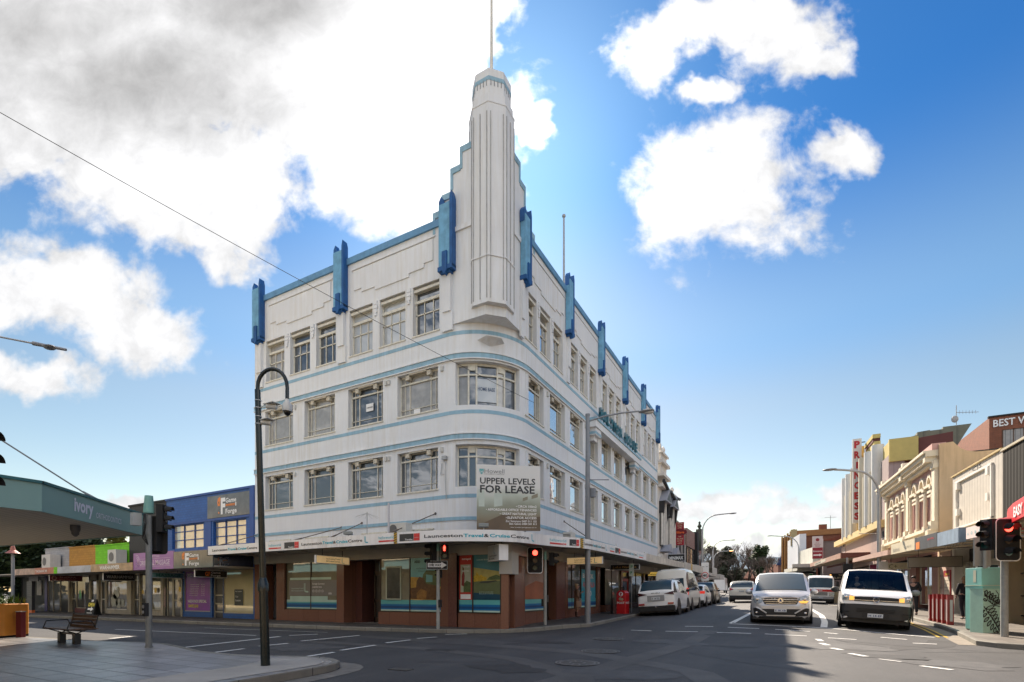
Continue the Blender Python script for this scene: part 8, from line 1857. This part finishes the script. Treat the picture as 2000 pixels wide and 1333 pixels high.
 for y in(6.2,13.0,19.5,20.5):
  k=MB();k.box(.02,y,3.5,.1,y+.1,4.1);single('downpipe',k,PWHITE,{6.2:'short white downpipe above the side awning nearest the corner',13.0:'short white downpipe above the side awning near its middle',19.5:'first of two short white pipes near the far end of the side awning',20.5:'second of two short white pipes near the far end of the side awning'}[y],'pipe')
 # grey street light at the corner
 x,y=1.79,3.61
 t=thing('street_lamp','tall grey street light pole standing through the corner awning','street lamp',(x,y,.1));k=MB();k.cyl((x,y,-.05),(x,y,3.4),.115,.10,14);k.cyl((x,y,3.4),(x,y,8.0),.10,.075,14);k.cyl((x,y,8.0),(x,y,8.08),.09,n=12)
 k.tube([(x,y,7.8),(x+.5,y+.27,7.98),(x+1.1,y+.6,8.12),(x+1.7,y+.95,8.2)],.03,8);po=obj('pole',k,mat('steel_pole',(.22,.235,.26),.5,metal=.3,var=.12,scale=5,streak=1),t,smooth=50)
 k=MB();k.ball((x+1.95,y+1.08,8.2),.30,.16,.06,14,8);obj('lamp_head',k,mat('lamp_head_grey',(.22,.23,.25)),t,smooth=60);k=MB();k.ball((x+2.02,y+1.12,8.15),.2,.12,.06,14,8);obj('lamp_bowl',k,mat('lamp_bowl',(.5,.5,.5),.2),t,smooth=60)
 k=MB();k.tube([(x,y,5.6),(x+.7,y+.38,5.6)],.018,6);k.cyl((x,y,4.95),(x,y,4.98),.10,n=12);k.cyl((x,y,5.25),(x,y,5.28),.10,n=12);k.box(x+.05,y+.05,4.95,x+.25,y+.2,5.28);obj('bracket',k,mat('steel_pole',(.22,.235,.26)),t)
 # post box
 t=thing('post_box','red street post box on the left pavement by the kerb','post box',(1.25,10.2,.30),R(-8));k=MB();pr=[(-.24,.0),(.24,0),(.24,1.0)]+[(.24*math.cos(R(a)),1.0+.17*math.sin(R(a)))for a in range(15,180,15)]+[(-.24,1.0)]
 RB=mat('post_red',(.50,.015,.02),.35,var=.06,coat=.3);k.ext(pr,(0,-.24,0),(1,0,0),(0,0,1),(0,1,0),.48);L('box',k,RB,t,bevel=.02);k=MB();k.box(-.2,-.20,-.1,.2,.2,.0);L('plinth',k,MATBLACK,t)
 k=MB();k.ball((0,-.242,.98),.11,.008,.11,16,8);em=L('emblem',k,TXTW,t);k=MB();quadpoly(k,[(-.03,.9),(.03,.9),(.03,.97),(.07,1.0),(.03,1.05),(-.03,1.05)],-.253);L('emblem_cutout',k,RB,em);k=MB();k.ball((-.03,-.242,.74),.08,.006,.08,12,6);k.ball((.06,-.242,.72),.07,.006,.07,12,6);L('sticker',k,mat('sticker_tan',(.45,.36,.25),.5,var=.4,scale=20),t)
 q=MB();addtext(q,'POST',lambda a_,b_:(-.2+a_,-.246,.50+b_),.40,.10,.03);addtext(q,'POST',lambda a_,b_:(.246,-.2+a_,.50+b_),.40,.10,.03);L('lettering',q,TXTW,t)
 k=MB();k.ball((0,.05,1.22),.05,.05,.12,10,6);k.tube([(-.12,.0,1.17),(-.06,.02,1.3),(0,.05,1.36),(.06,.02,1.3),(.12,0,1.17)],.015,6);single('bag',MB().box(0,0,0,.01,.01,.01),MATBLACK,'x','y')if 0 else L('top_handle',k,MATBLACK,t)
 k=MB();k.add([(.80,9.5,.28),(.80,9.95,.28),(.86,9.9,1.1),(.86,9.55,1.1),(1.0,9.5,.28),(1.0,9.95,.28),(.92,9.9,1.1),(.92,9.55,1.1)],[(0,1,2,3),(7,6,5,4),(3,2,6,7),(0,4,5,1)][:4]);single('sandwich_board',k,mat('dark_brown_board',(.05,.035,.03),.6),'dark brown sandwich board leaning beside the post box','sandwich board')
 # parking sign post
 x,y=1.42,11.2;t=thing('parking_sign','slim post with a small green and white parking plate beside the post box','sign',(x,y,.3));k=MB();k.cyl((x,y,.2),(x,y,2.9),.025,n=8);obj('post',k,GALV,t);k=MB();k.box(x-.12,y-.04,2.2,x+.12,y-.02,2.85);pt=obj('plate',k,mat('plate_pale_green',(.55,.62,.56),.5,var=0),t);q=MB();addtext(q,'1P',lambda a_,b_:(x-.08+a_,y-.045,2.62+b_),.15,.15,.03);addtext(q,'P',lambda a_,b_:(x-.05+a_,y-.045,2.3+b_),.09,.15,.03);obj('lettering',q,mat('sign_green',(.02,.25,.1),.5,var=0),pt)
 # hanging signs of the corner building
 AMB=mat('lightbox_amber',(.75,.52,.25),.5,var=.12,scale=4,emit=.16)
 hang_sign('hanging_sign','lit amber lightbox of the travel shop hanging left of the shop door',(-6.76,-1.7),(-6.76,-.1),2.42,2.72,AMB,[('LauncestonTravel',.28,.55,.42,.2,TXTDK,.01),('&CruiseCentre',.28,.25,.42,.2,TXTDK,.01),('L',.75,.15,.08,.7,CYAN,-.01)],th=.10,rods=.24)
 hang_sign('hanging_sign','lit amber lightbox of the travel shop hanging over the side pavement',(.18,5.53),(1.75,5.53),2.53,2.83,AMB,[('LauncestonTravel',.22,.55,.5,.2,TXTDK,.01),('&CruiseCentre',.22,.25,.5,.2,TXTDK,.01),('L',.78,.15,.08,.7,CYAN,-.01)],th=.10,rods=.2)
 hang_sign('hanging_sign','unlit white box sign of the travel shop hanging at the very corner',(.50,-.56),(-.25,-.0),2.36,2.87,mat('pale_grey_face',(.42,.43,.42),.5),[('L',.55,.45,.12,.45,mat('dull_blue_mark',(.15,.28,.35),.5),0),('Launceston',.1,.28,.7,.14,TXTDK,.01),('&Cruise',.1,.1,.5,.14,TXTDK,.01)],th=.32,rods=.08)
 hang_sign('hanging_sign','black hanging sign with gold nail spa lettering',(.14,11.7),(1.7,11.7),2.56,2.85,MATBLACK,[('LuLu Nail Spa',.1,.3,.8,.42,mat('gold_letters',(.55,.32,.08),.4),.0)],rods=.2)
 hang_sign('hanging_sign','yellow lit hanging sign for news and gifts above the parked suv',(-.1,21.1),(1.75,21.1),2.53,2.82,mat('lightbox_yellow',(.75,.50,.10),.5,var=.1,emit=.2),[('NEWS & GIFTS',.08,.25,.45,.3,TXTDK,.03),('O',.62,.1,.22,.7,TXTDK,.04)],rods=.3)
 # ---- next buildings along the left side
 B=thing('ornate_building','tall ornate pale stuccoed building with black pointed hoods and ball finials','building',(-4,29,0))
 ST=mat('pale_stucco',(.62,.59,.55),.75,var=.15,scale=3,bump=.3);BK=mat('black_hood',(.012,.012,.014),.5)
 k=MB();k.box(-12,23.72,-.1,0,30.0,9.4);k.box(-12,23.72,9.4,-.3,30.0,10.2);obj('wall',k,ST,B)
 k=MB()
 for z,n in((9.3,.35),(10.1,.45),(11.1,.4)):
  k.box(-.5,23.75,z,n,26.4 if z>9.5 else 30.0,z+.22)
 k.box(-.5,24.2,10.3,.15,26.2,11.9);k.box(-.6,24.0,11.9,.3,26.4,12.05);k.box(-.4,24.7,12.05,.05,25.7,12.5);obj('pediment',k,ST,B)
 for y,z in((24.5,12.05),(25.9,12.05),(29.4,9.55)):k=MB();k.lathe((-.05,y,z),[(.14,0),(.06,.12),(.05,.25),(.16,.4),(.18,.52),(.12,.66),(.03,.8)],12);obj('finial',k,ST,B,smooth=60)
 for i,(y,z)in enumerate(((25.3,8.3),(28.4,8.3))):
  k=MB();w_=1.1;k.add([(.0,y-w_,z),(.0,y+w_,z),(0,y,z+1.0),(.55,y-w_,z),(.55,y+w_,z),(.55,y,z+1.0)],[(0,2,1),(3,4,5),(0,3,5,2),(2,5,4,1),(0,1,4,3)]);k.add([(.56,y-w_*.75,z+.1),(.56,y+w_*.75,z+.1),(.56,y,z+.75)],[(0,1,2)],1);h=obj('window_hood',k,[mat('hood_grey_top',(.30,.31,.36),.6),BK],B)
  k=MB();k.box(-.02,y-.85,4.9,.12,y+.85,z-.05);obj('bay_window',k,SHOPD,h);k=MB()
  for yy in(-.95,-.3,.3,.95):x0=.2;k.cyl((x0,y+yy,5.0),(x0,y+yy,z),.09,n=10)
  obj('bay_column',k,ST,h,smooth=50)
  k=MB();k.box(.0,y-1.05,7.4,.35,y-.75,z);k.box(.0,y+.75,7.4,.35,y+1.05,z);k.tube([(.38,y-1.0,z+.05),(.30,y-.9,7.6),(.12,y-.85,6.8)],.08,6);k.tube([(.38,y+1.0,z+.05),(.30,y+.9,7.6),(.12,y+.85,6.8)],.08,6);obj('black_bracket',k,BK,h)
  k=MB();k.add([(.0,y-.9,4.5),(.0,y+.9,4.5),(0,y,5.0),(.7,y-.9,4.5),(.7,y+.9,4.5),(.7,y,5.1)],[(0,2,1),(3,4,5),(0,3,5,2),(2,5,4,1),(0,1,4,3)]);obj('lower_hood',k,mat('hood_grey_top',(.30,.31,.36)),h)
 k=MB();k.tube([(.42,23.9,9.75),(.42,25.9,9.2),(.45,26.3,9.35),(.45,28.6,8.95),(.5,28.8,9.2),(.5,29.9,9.3)],.13,6);obj('black_moulding',k,BK,B)
 k=MB();k.box(-.3,23.75,3.9,.25,30.0,4.3);obj('string_course',k,ST,B)
 k=MB();k.box(0,23.72,3.12,1.9,29.9,3.45);k.box(1.88,23.72,3.1,1.95,33,3.62);aw=obj('awning',k,mat('faded_awning_board',(.50,.48,.45),.5,var=.2,scale=1.2),B)
 k=MB();k.box(1.955,26.6,3.12,1.96,27.1,3.6);obj('hazard_strip',k,mat('hazard_yellow',(.6,.36,.02)),aw)
 k=MB();k.box(-.6,23.72,-.1,.0,30.0,3.1);obj('inner_wall',k,DARKIN,B)
 hang_sign('projecting_sign','black projecting sign with bold white capitals above the side awning',(.5,25.0),(1.75,25.0),3.75,4.3,MATBLACK,[('MINIMAX',.1,.25,.8,.45,TXTW,.02)],rods=.15)
 t=thing('projecting_sign','tall dark red projecting sign crossed by a wide oval, past the corner building','sign',(.4,30.3,5.5));RDK=mat('sign_crimson',(.33,.015,.03),.45,var=.05)
 z0,z1=5.46,7.42;x0,x1,yy=.06,.78,30.3
 k=MB();k.box(x0,yy,z0,x1,yy+.12,z1);b_=obj('sign_box',k,RDK,t);k=MB();k.ext([(.44+.60*math.cos(R(a)),6.56+.27*math.sin(R(a)))for a in range(0,360,20)],(0,yy-.02,0),(1,0,0),(0,0,1),(0,1,0),.16);ov=obj('oval',k,mat('sign_dark_oval',(.16,.01,.02),.45),t)
 q=MB();addtext(q,'Village',lambda p,r:(.02+p,yy-.03,6.46+r),.8,.2,.03);obj('lettering',q,mat('neon_orange',(.9,.16,.03),.5,var=0),ov)
 q=MB()
 for s,z,w in(('THE',6.14,.25),('VILLAGE',5.95,.55),('IN THE',5.76,.4),('CITY',5.56,.35),('YORKTOWN',7.24,.5),('SQUARE',7.06,.4),('1791',6.88,.3)):addtext(q,s,lambda p,r:(.44-w/2+p,yy-.008,z+r),w,.11,.02)
 obj('lettering',q,mat('cream_letters',(.6,.5,.35)),b_)
 k=MB();k.box(-.1,yy+.02,7.2,.1,yy+.08,7.26);k.box(-.1,yy+.02,5.7,.1,yy+.08,5.76);obj('bracket',k,MATBLACK,t)
 B=thing('panelled_building','grey and black panelled building behind the dark red village sign','building',(-4,39,0))
 k=MB();k.box(-12,30.02,-.1,-.1,44.0,7.6);obj('wall',k,mat('grey_panel_wall',(.22,.20,.18),.7,var=.15),B);k=MB();k.box(-3,30.6,7.6,-.3,34,8.0);k.box(-2.5,30.8,8.0,-.6,33.5,8.3);obj('roof_box',k,mat('olive_grey_box',(.2,.19,.16),.8),B)
 for i in range(6):k=MB();y=30.7+i*.85;k.box(-.1,y,3.8,.12,y+.3,5.9);obj('mullion',k,mat('pale_mullion',(.36,.34,.33),.6)if i%2 else TRIM,B)
 k=MB();k.box(-.1,36.2,5.9,.06,41.0,7.65);obj('brick_panel',k,mat('dusty_pink_brick',(.33,.2,.17),.8,var=.15,kind='brick',size=(.3,.1)),B);k=MB();k.box(-.1,36.6,3.9,.03,40.6,5.8);obj('window',k,SHOPD,B);k=MB();k.box(-.1,41.2,3.2,.3,42.2,7.8);obj('black_pier',k,MATBLACK,B)
 k=MB();k.box(0,30.0,3.25,1.8,37.5,3.75);obj('awning',k,mat('faded_awning_board',(.50,.48,.45)),B);k=MB();k.box(-.1,30.0,-.1,0,44,3.2);obj('shop_front',k,SHOPD,B)
 B=thing('brick_terrace','red brown brick terrace with an urn topped pier at the end of the left row','building',(-5,50,0));k=MB();k.add([(-.35,44,0),(-1.2,57,0),(-1.2,57,7.3),(-.35,44,7.8),(-12,44,0),(-12,57,0),(-12,57,7.3),(-12,44,7.8)],[(0,1,2,3),(3,2,6,7),(0,3,7,4),(1,5,6,2)]);obj('wall',k,mat('terrace_brick',(.28,.13,.10),.8,var=.2,kind='brick',size=(.3,.1)),B)
 for i in range(4):k=MB();y=45+i*3.0;x=-.33-(y-44)*.065;k.add([(x+.03,y,4),(x-.09,y+1.6,4),(x-.09,y+1.6,6.2),(x+.03,y,6.2)],[(0,1,2,3)]);obj('window',k,SHOPD,B)
 k=MB();k.box(-1.0,49,6.5,-.3,49.9,9.0);k.lathe((-.65,49.45,9.0),[(.3,0),(.12,.15),(.28,.4),(.1,.7),(.15,.85),(.02,1.0)],12);obj('urn_pier',k,mat('dark_green_stone',(.05,.06,.05),.8),B)
 k=MB();k.box(-.9,44,3.3,1.2,50,3.6);k.box(1.2,46,3.5,1.25,50,4.3);obj('awning',k,mat('faded_awning_board',(.50,.48,.45)),B);k=MB();k.add([(-.3,44,0),(-1.15,57,0),(-1.15,57,3.2),(-.3,44,3.3)],[(0,1,2,3)]);obj('shop_front',k,SHOPD,B)
 B=thing('kiosk','small cream and brick awninged shop beyond the brick terrace','shop',(-3,62,0));k=MB();k.add([(-1.3,57.3,0),(-2.2,68,0),(-2.2,68,4.6),(-1.3,57.3,4.6),(-10,57.3,0),(-10,68,0),(-10,68,4.6),(-10,57.3,4.6)],[(0,1,2,3),(3,2,6,7),(0,3,7,4),(1,5,6,2)]);obj('wall',k,mat('terrace_brick',(.28,.13,.10)),B);k=MB();k.box(-1.4,57.4,3.3,.8,63,3.9);obj('awning',k,mat('faded_awning_board',(.50,.48,.45)),B)
 # speed sign
 x,y=2.05,33.6;t=thing('speed_sign','round 40 speed limit sign on a white panel above the parked cars','sign',(x,y,.6));k=MB();k.cyl((x,y,.5),(x,y,4.0),.03,n=8);obj('post',k,GALV,t);k=MB();k.box(x-.32,y-.03,2.45,x+.32,y,4.1);pn_=obj('panel',k,TXTW,t)
 k=MB();k.cyl((x,y-.03,2.95),(x,y-.04,2.95),.30,n=28);rr=obj('red_ring',k,REDS,pn_);k=MB();k.cyl((x,y-.04,2.95),(x,y-.045,2.95),.235,n=28);obj('white_disc',k,TXTW,rr);q=MB();addtext(q,'40',lambda p,r:(x-.19+p,y-.05,2.83+r),.38,.24,.03);addtext(q,'10am - 7pm',lambda p,r:(x-.25+p,y-.036,3.7+r),.5,.08,.01);obj('lettering',q,TXTDK,rr)
 # street lights on the left, further away
 for(x,y,h,lab)in((1.5,36.0,8.4,'tall curved street light rising beyond the 40 sign'),(-.6,62.0,8.0,'second curved street light further up the left side'),(-1.9,74.0,7.2,'third street light up the left side, its lamp glowing amber')):
  t=thing('street_lamp',lab,'street lamp',(x,y,gz(0,y)));z0=gz(0,y);k=MB();pts=[(x,y,z0),(x,y,z0+h*.78)]+[(x+1.35*(1-math.cos(R(a))),y+.5*(1-math.cos(R(a))),z0+h*.78+h*.19*math.sin(R(a)))for a in range(15,91,15)]+[(x+2.3,y+.8,z0+h*.98)]
  k.tube(pts,[.12,.09]+[.06]*(len(pts)-2),8);obj('pole',k,GALV,t,smooth=60);k=MB();k.ball((x+2.55,y+.9,z0+h*.98),.36,.16,.08,10,6);obj('lamp_head',k,mat('lamp_amber_lit',(1,.5,.2),.5,var=0,emit=1.2)if 'amber' in lab else mat('lamp_head_grey',(.22,.23,.25)),t)
 x,y=10.2,71;z0=gz(8,y);t=thing('street_lamp','curved street light in front of the orange brick block','street lamp',(x,y,z0));k=MB();pts=[(x,y,z0),(x,y,z0+6.6)]+[(x-1.8*(1-math.cos(R(a))),y,z0+6.6+1.9*math.sin(R(a)))for a in range(15,91,15)]+[(x-3.6,y,z0+8.7)];k.tube(pts,[.14,.1]+[.07]*(len(pts)-2),8);obj('pole',k,GALV,t,smooth=60);k=MB();k.ball((x-3.8,y,z0+8.7),.45,.18,.08,10,6);obj('lamp_head',k,mat('lamp_head_grey',(.22,.23,.25)),t)
 t=thing('utility_pillar','cream utility pillar with a green notice below the far right street light','pillar',(10.4,69,1.1));k=MB();k.box(10.0,68.6,1.0,11.0,69.2,4.2);obj('body',k,CREAMW,t);k=MB();k.box(9.9,68.5,4.2,11.1,69.3,5.3);obj('hood',k,MATBLACK,t);k=MB();k.box(10.1,68.58,3.3,10.5,68.6,4.1);obj('notice',k,mat('notice_green',(.05,.35,.12),.5),t)
 # slatted bin enclosure beside the truck
 t=thing('bin_enclosure','cream perforated bin enclosure on the right pavement behind the truck','bin',(11.7,29.2,.6));k=MB();k.box(11.4,28.6,.55,12.3,29.2,1.75);k.box(11.3,28.5,1.75,12.4,29.3,1.83);obj('body',k,mat('cream_perforated',(.45,.38,.25),.7,var=.25,scale=30),t)
 t=thing('parking_sign','black menu style sign board on a post left of the white van','sign',(12.3,27,.6));k=MB();k.cyl((12.0,25.6,.55),(12.0,25.6,3.7),.06,n=8);obj('post',k,GALV,t);k=MB();k.box(11.75,25.5,2.5,12.3,25.56,3.3);obj('panel',k,MATBLACK,t);k=MB();k.box(11.75,25.5,2.4,12.3,25.56,2.5);obj('orange_band',k,mat('logo_orange',(.75,.22,.04)),t)
 k=MB();k.box(12.95,19.9,2.5,13.35,19.93,3.1);k.box(12.95,19.9,2.42,13.35,19.93,2.6);single('bus_stop_sign',k,mat('bus_sign_white',(.6,.55,.48),.5),'small white sign on the left of the grey street light behind the white van','sign')
 # manholes
 IRON=mat('cast_iron',(.075,.072,.07),.5,metal=.4,var=.3,scale=30)
 for(x,y,r,lab)in((3.89,-.53,.42,'smallest and farthest of the three round manhole covers'),(4.69,-3.57,.42,'middle one of the three round manhole covers'),(4.92,-5.61,.40,'nearest of the three round manhole covers')):
  t=thing('manhole_cover',lab,'manhole cover',(x,y,0));k=MB()
  for rr,w_ in((r,.018),(r*.82,.018),(r*.35,.02)):
   n=32;k.add([((x+(rr+s)*math.cos(2*math.pi*i/n)),y+(rr+s)*math.sin(2*math.pi*i/n),.014)for s in(-w_,w_)for i in range(n)],[(i,(i+1)%n,n+(i+1)%n,n+i)for i in range(n)])
  for i in range(12):a_=2*math.pi*i/12;c_,s_=math.cos(a_),math.sin(a_);k.add([(x+c_*r*.42-s_*.015,y+s_*r*.42+c_*.015,.013),(x+c_*r*.42+s_*.015,y+s_*r*.42-c_*.015,.013),(x+c_*r*.75+s_*.015,y+s_*r*.75-c_*.015,.013),(x+c_*r*.75-s_*.015,y+s_*r*.75+c_*.015,.013)],[(0,1,2,3)])
  obj('ring',k,mat('worn_iron',(.2,.2,.2),.45,metal=.5,var=.3,scale=40),t);k=MB();k.cyl((x,y,.0),(x,y,.011),r*.98,n=32);obj('lid',k,IRON,t)
 k=MB();k.box(2.35,-7.9,.0,2.75,-7.7,.012);single('drain_cover',k,IRON,'small rectangular iron cover in the road beside the near corner','drain cover')
street_things()
# ------------------------------------------------------------------ trees
def leafcloud(mb,c,r,n,s,rng,mi=0,flat=.8):
 for _ in range(n):
  while True:
   p=Vector((rng.uniform(-1,1),rng.uniform(-1,1),rng.uniform(-1,1)))
   if .35<p.length<1:break
  p=Vector((c[0]+p.x*r[0],c[1]+p.y*r[1],c[2]+p.z*r[2]));a,b,g_=rng.uniform(0,6.28),rng.uniform(-1,1),rng.uniform(.6,1.4)*s
  u=Vector((math.cos(a),math.sin(a),b*.6)).normalized()*g_;v=u.orthogonal().normalized()*g_*rng.uniform(.4,.8)
  mb.add([p-u,p+v,p+u,p-v],[(0,1,2,3)],mi)
def evergreen(name,label,x,y,z,h,rx,seed,mats,n=1500,s=.22,trunk=.25,group=None,clumps=14,low=.25):
 rng=random.Random(seed);t=thing(name,label,'tree',(x,y,z),group=group)
 k=MB();k.tube([(x,y,z),(x+.1,y,z+h*.4),(x,y+.1,z+h*.8)],[trunk,trunk*.7,trunk*.25],8)
 cr=MB()
 for i in range(clumps):
  a=rng.uniform(0,6.28);q=rng.uniform(.1,.72)*rx;zz=z+h*rng.uniform(low,.9);sc=(1-abs((zz-z)/h-.5))*rng.uniform(.5,.9)
  c=(x+q*math.cos(a),y+q*math.sin(a),zz);k.tube([(x,y,z+(zz-z)*.6),c],[trunk*.3,trunk*.08],5)
  leafcloud(cr,c,(rx*.42*sc+.2,rx*.42*sc+.2,h*.16*sc+.2),n//clumps,s,rng,rng.randrange(len(mats)))
 obj('trunk',k,mat('bark',(.07,.055,.045),.9,var=.3,scale=8),t);obj('crown',cr,mats,t)
def bare(name,label,x,y,z,h,seed,spread=.55,depth=6,group=None,col=(.10,.075,.06),r0=None):
 rng=random.Random(seed);t=thing(name,label,'tree',(x,y,z),group=group);tr=MB();cr=MB()
 def br(p,d,l,r,k):
  q=p+d*l;mid=p+d*l*.5+Vector((rng.uniform(-.08,.08),rng.uniform(-.08,.08),0))*l
  (tr if k<2 else cr).tube([p,mid,q],[r,r*.85,r*.68],6 if k<2 else 3)
  if k>=depth:return
  for _ in range(3 if k<4 else 2+(rng.random()<.5)):
   nd=(d+Vector((rng.uniform(-1,1),rng.uniform(-1,1),rng.uniform(-.25,.75)))*spread*(1.15 if k else .9)).normalized()
   br(q,nd,l*rng.uniform(.62,.82),max(.012,r*.62),k+1)
 br(Vector((x,y,z)),Vector((rng.uniform(-.05,.05),rng.uniform(-.05,.05),1)).normalized(),h*.27,r0 or h*.028,0)
 m=mat('bare_twigs_%d'%int(col[0]*1000),col,.9,var=.25,scale=1)
 obj('trunk',tr,mat('bark',(.07,.055,.045)),t);obj('crown',cr,m,t)
def trees():
 DG=[mat('leaf_dark',(.018,.035,.016),.6,var=.35,scale=2),mat('leaf_mid',(.035,.06,.02),.6,var=.35,scale=2)];YG=DG+[mat('leaf_yellow',(.12,.12,.02),.6,var=.3,scale=2)]
 # dark evergreens at the far left, behind the shops
 for i,(x,y,h,r,m,lab)in enumerate(((-43.5,2.5,7.6,3.4,DG,'large dark evergreen at the far left beyond the shop row'),(-41,8.5,7.0,3.0,YG,'evergreen with yellowish tips behind the grey painted wall'),(-49,6,8,3.8,DG,'dark evergreen farther back at the extreme left'),(-47,-2.5,6.0,3.4,DG,'dark shrub like tree low at the far left'),(-58,3,8.5,5.5,DG,'broad dark tree behind the low tree at the far left'),(-38.5,14,7.2,3.0,DG,'dark evergreen behind the cream gable board'))):
  evergreen('evergreen_tree',lab,x,y,-.1,h,r,20+i,m,n=9000,s=.20,clumps=34,low=.08)
 bare('bare_tree','leafless thin tree in front of the dark evergreens at far left',-40.3,-2.2,0,4.2,5,group=None,col=(.16,.13,.10))
 # end of the street
 def at(px,d,py=None):r=(px-1000)/983;return(CAM.x+d*(.8795*r-.4759),CAM.y+d*(.4759*r+.8795))
 BR=[mat('leaf_brown_green',(.075,.06,.04),.8,var=.35,scale=1),mat('leaf_dull_green',(.05,.055,.03),.8,var=.35,scale=1)]
 spec=[(1345,118,13.5,1),(1372,112,11.5,2),(1448,150,15,3),(1432,125,9,4),(1462,128,10,5),(1478,118,8.5,6),(1500,112,8.8,7),(1416,138,10,8),(1516,122,10.5,9),(1396,122,9.5,12)]
 names=['tallest leafless tree behind the first street light','leafless tree between the left street lights','leafless tree with a rounded top in the centre of the street end','low leafless tree at the street end, left of centre','leafless tree in front of the blue hills','low leafless tree just left of the silver van roof','dense leafless tree above the silver van roof','leafless tree right of the brown domed tree','leafless tree left of the orange brick block','leafless tree in front of the brown domed tree']
 for(px,d,h,sd),nm in zip(spec,names):
  x,y=at(px,d);bare('bare_tree',nm,x,y,.0168*min(y,260)-.1,h,sd,spread=.62,depth=7,r0=h*.034,group='leafless trees at the end of the street',col=(.13,.095,.075)if sd%2 else(.10,.08,.07))
 x,y=at(1412,132);evergreen('evergreen_tree','broad brown green domed tree at the end of the street',x,y,1.9,12.2,5.2,51,BR,n=9000,s=.32,clumps=34,low=.06)
 x,y=at(1482,120);evergreen('conifer','tall dark leaning conifer rising above the street end trees',x,y,1.9,12.2,2.2,52,[mat('leaf_mid',(.035,.06,.02)),mat('leaf_conifer',(.05,.075,.025),.7,var=.3)],n=3200,s=.30,clumps=20,low=.3,trunk=.22)
 for i,px in enumerate((1385,1425,1440,1455,1470,1490)):
  x,y=at(px,175+6*i);evergreen('evergreen_tree',('dull green bush low behind the second left street light','dull green bush below the domed tree','dull green bush under the blue hills, left one','dull green bush under the blue hills, right one','dull green bush left of the conifer foot','dull green bush right of the conifer foot')[i],x,y,2.6,8.2,6,70+i,BR,n=3500,s=.45,clumps=20,low=.02)
 x,y=at(1512,135);B=thing('brick_house','house with a faded orange tiled roof behind the leafless trees','house',(x,y,2));k=MB();k.box(x-7,y,1.5,x+7,y+8,5.6);obj('wall',k,mat('terrace_brick',(.28,.13,.10)),B);k=MB();k.add([(x-7.5,y-.5,5.5),(x+7.5,y-.5,5.5),(x+5,y+4,9.4),(x-5.5,y+4,9.4),(x-7.5,y+8.5,5.5),(x+7.5,y+8.5,5.5)],[(0,1,2,3),(3,2,5,4),(0,3,4),(1,5,2)]);obj('roof',k,mat('faded_orange_tiles',(.34,.16,.10),.8,var=.2),B)
 # dark blue gabled roof left of the brick block
 x,y=at(1531,118);B=thing('gabled_house','narrow gable with a dark blue roof left of the orange brick block','house',(x,y,2));k=MB();k.box(x-1.2,y,1.5,x+8,y+8,9.6);obj('wall',k,mat('terrace_brick',(.28,.13,.10)),B);k=MB();k.add([(x-1.6,y-.3,8),(x+1.0,y-.3,13.4),(x+8,y-.3,13.4),(x+8,y-.3,8),(x-1.6,y+8,8),(x+1.0,y+8,13.4),(x+8,y+8,13.4)],[(0,3,2,1),(0,1,5,4),(1,2,6,5)]);obj('roof',k,mat('navy_roof',(.02,.04,.12),.6),B)
trees()
def behind():
 """the buildings on the camera's own side: what the windows mirror"""
 ST=mat('cream_render',(.62,.50,.32));
 def blk(label,x0,y0,x1,y1,h,m,face):
  B=thing('opposite_building',label,'building',((x0+x1)/2,(y0+y1)/2,0));k=MB();k.box(x0,y0,-.1,x1,y1,h);obj('wall',k,m,B)
  k=MB();k.box(x0-.3,y0-.3,h-.5,x1+.3,y1+.3,h-.2);obj('cornice',k,mat('ivory_stucco',(.62,.55,.42)),B)
  n=int((x1-x0)/2.6)if face=='N' else int((y1-y0)/2.6)
  for i in range(n):
   for z in(1.0,4.4,7.6):
    if z+2>h:continue
    k=MB()
    if face=='N':c=x0+1.3+i*2.6;k.box(c-.6,y1,z,c+.6,y1+.06,z+2)
    else:c=y0+1.3+i*2.6;k.box(x0-.06,c-.6,z,x0,c+.6,z+2)
    obj('window',k,SHOPD,B)
 blk('cream three storey building on the near side, behind the viewer',-6,-48,18,-34,10.5,ST,'N')
 blk('tan two storey building on the near right, behind the viewer',17,-30,30,-4,8.5,mat('tan_render',(.50,.36,.21)),'E')
behind()
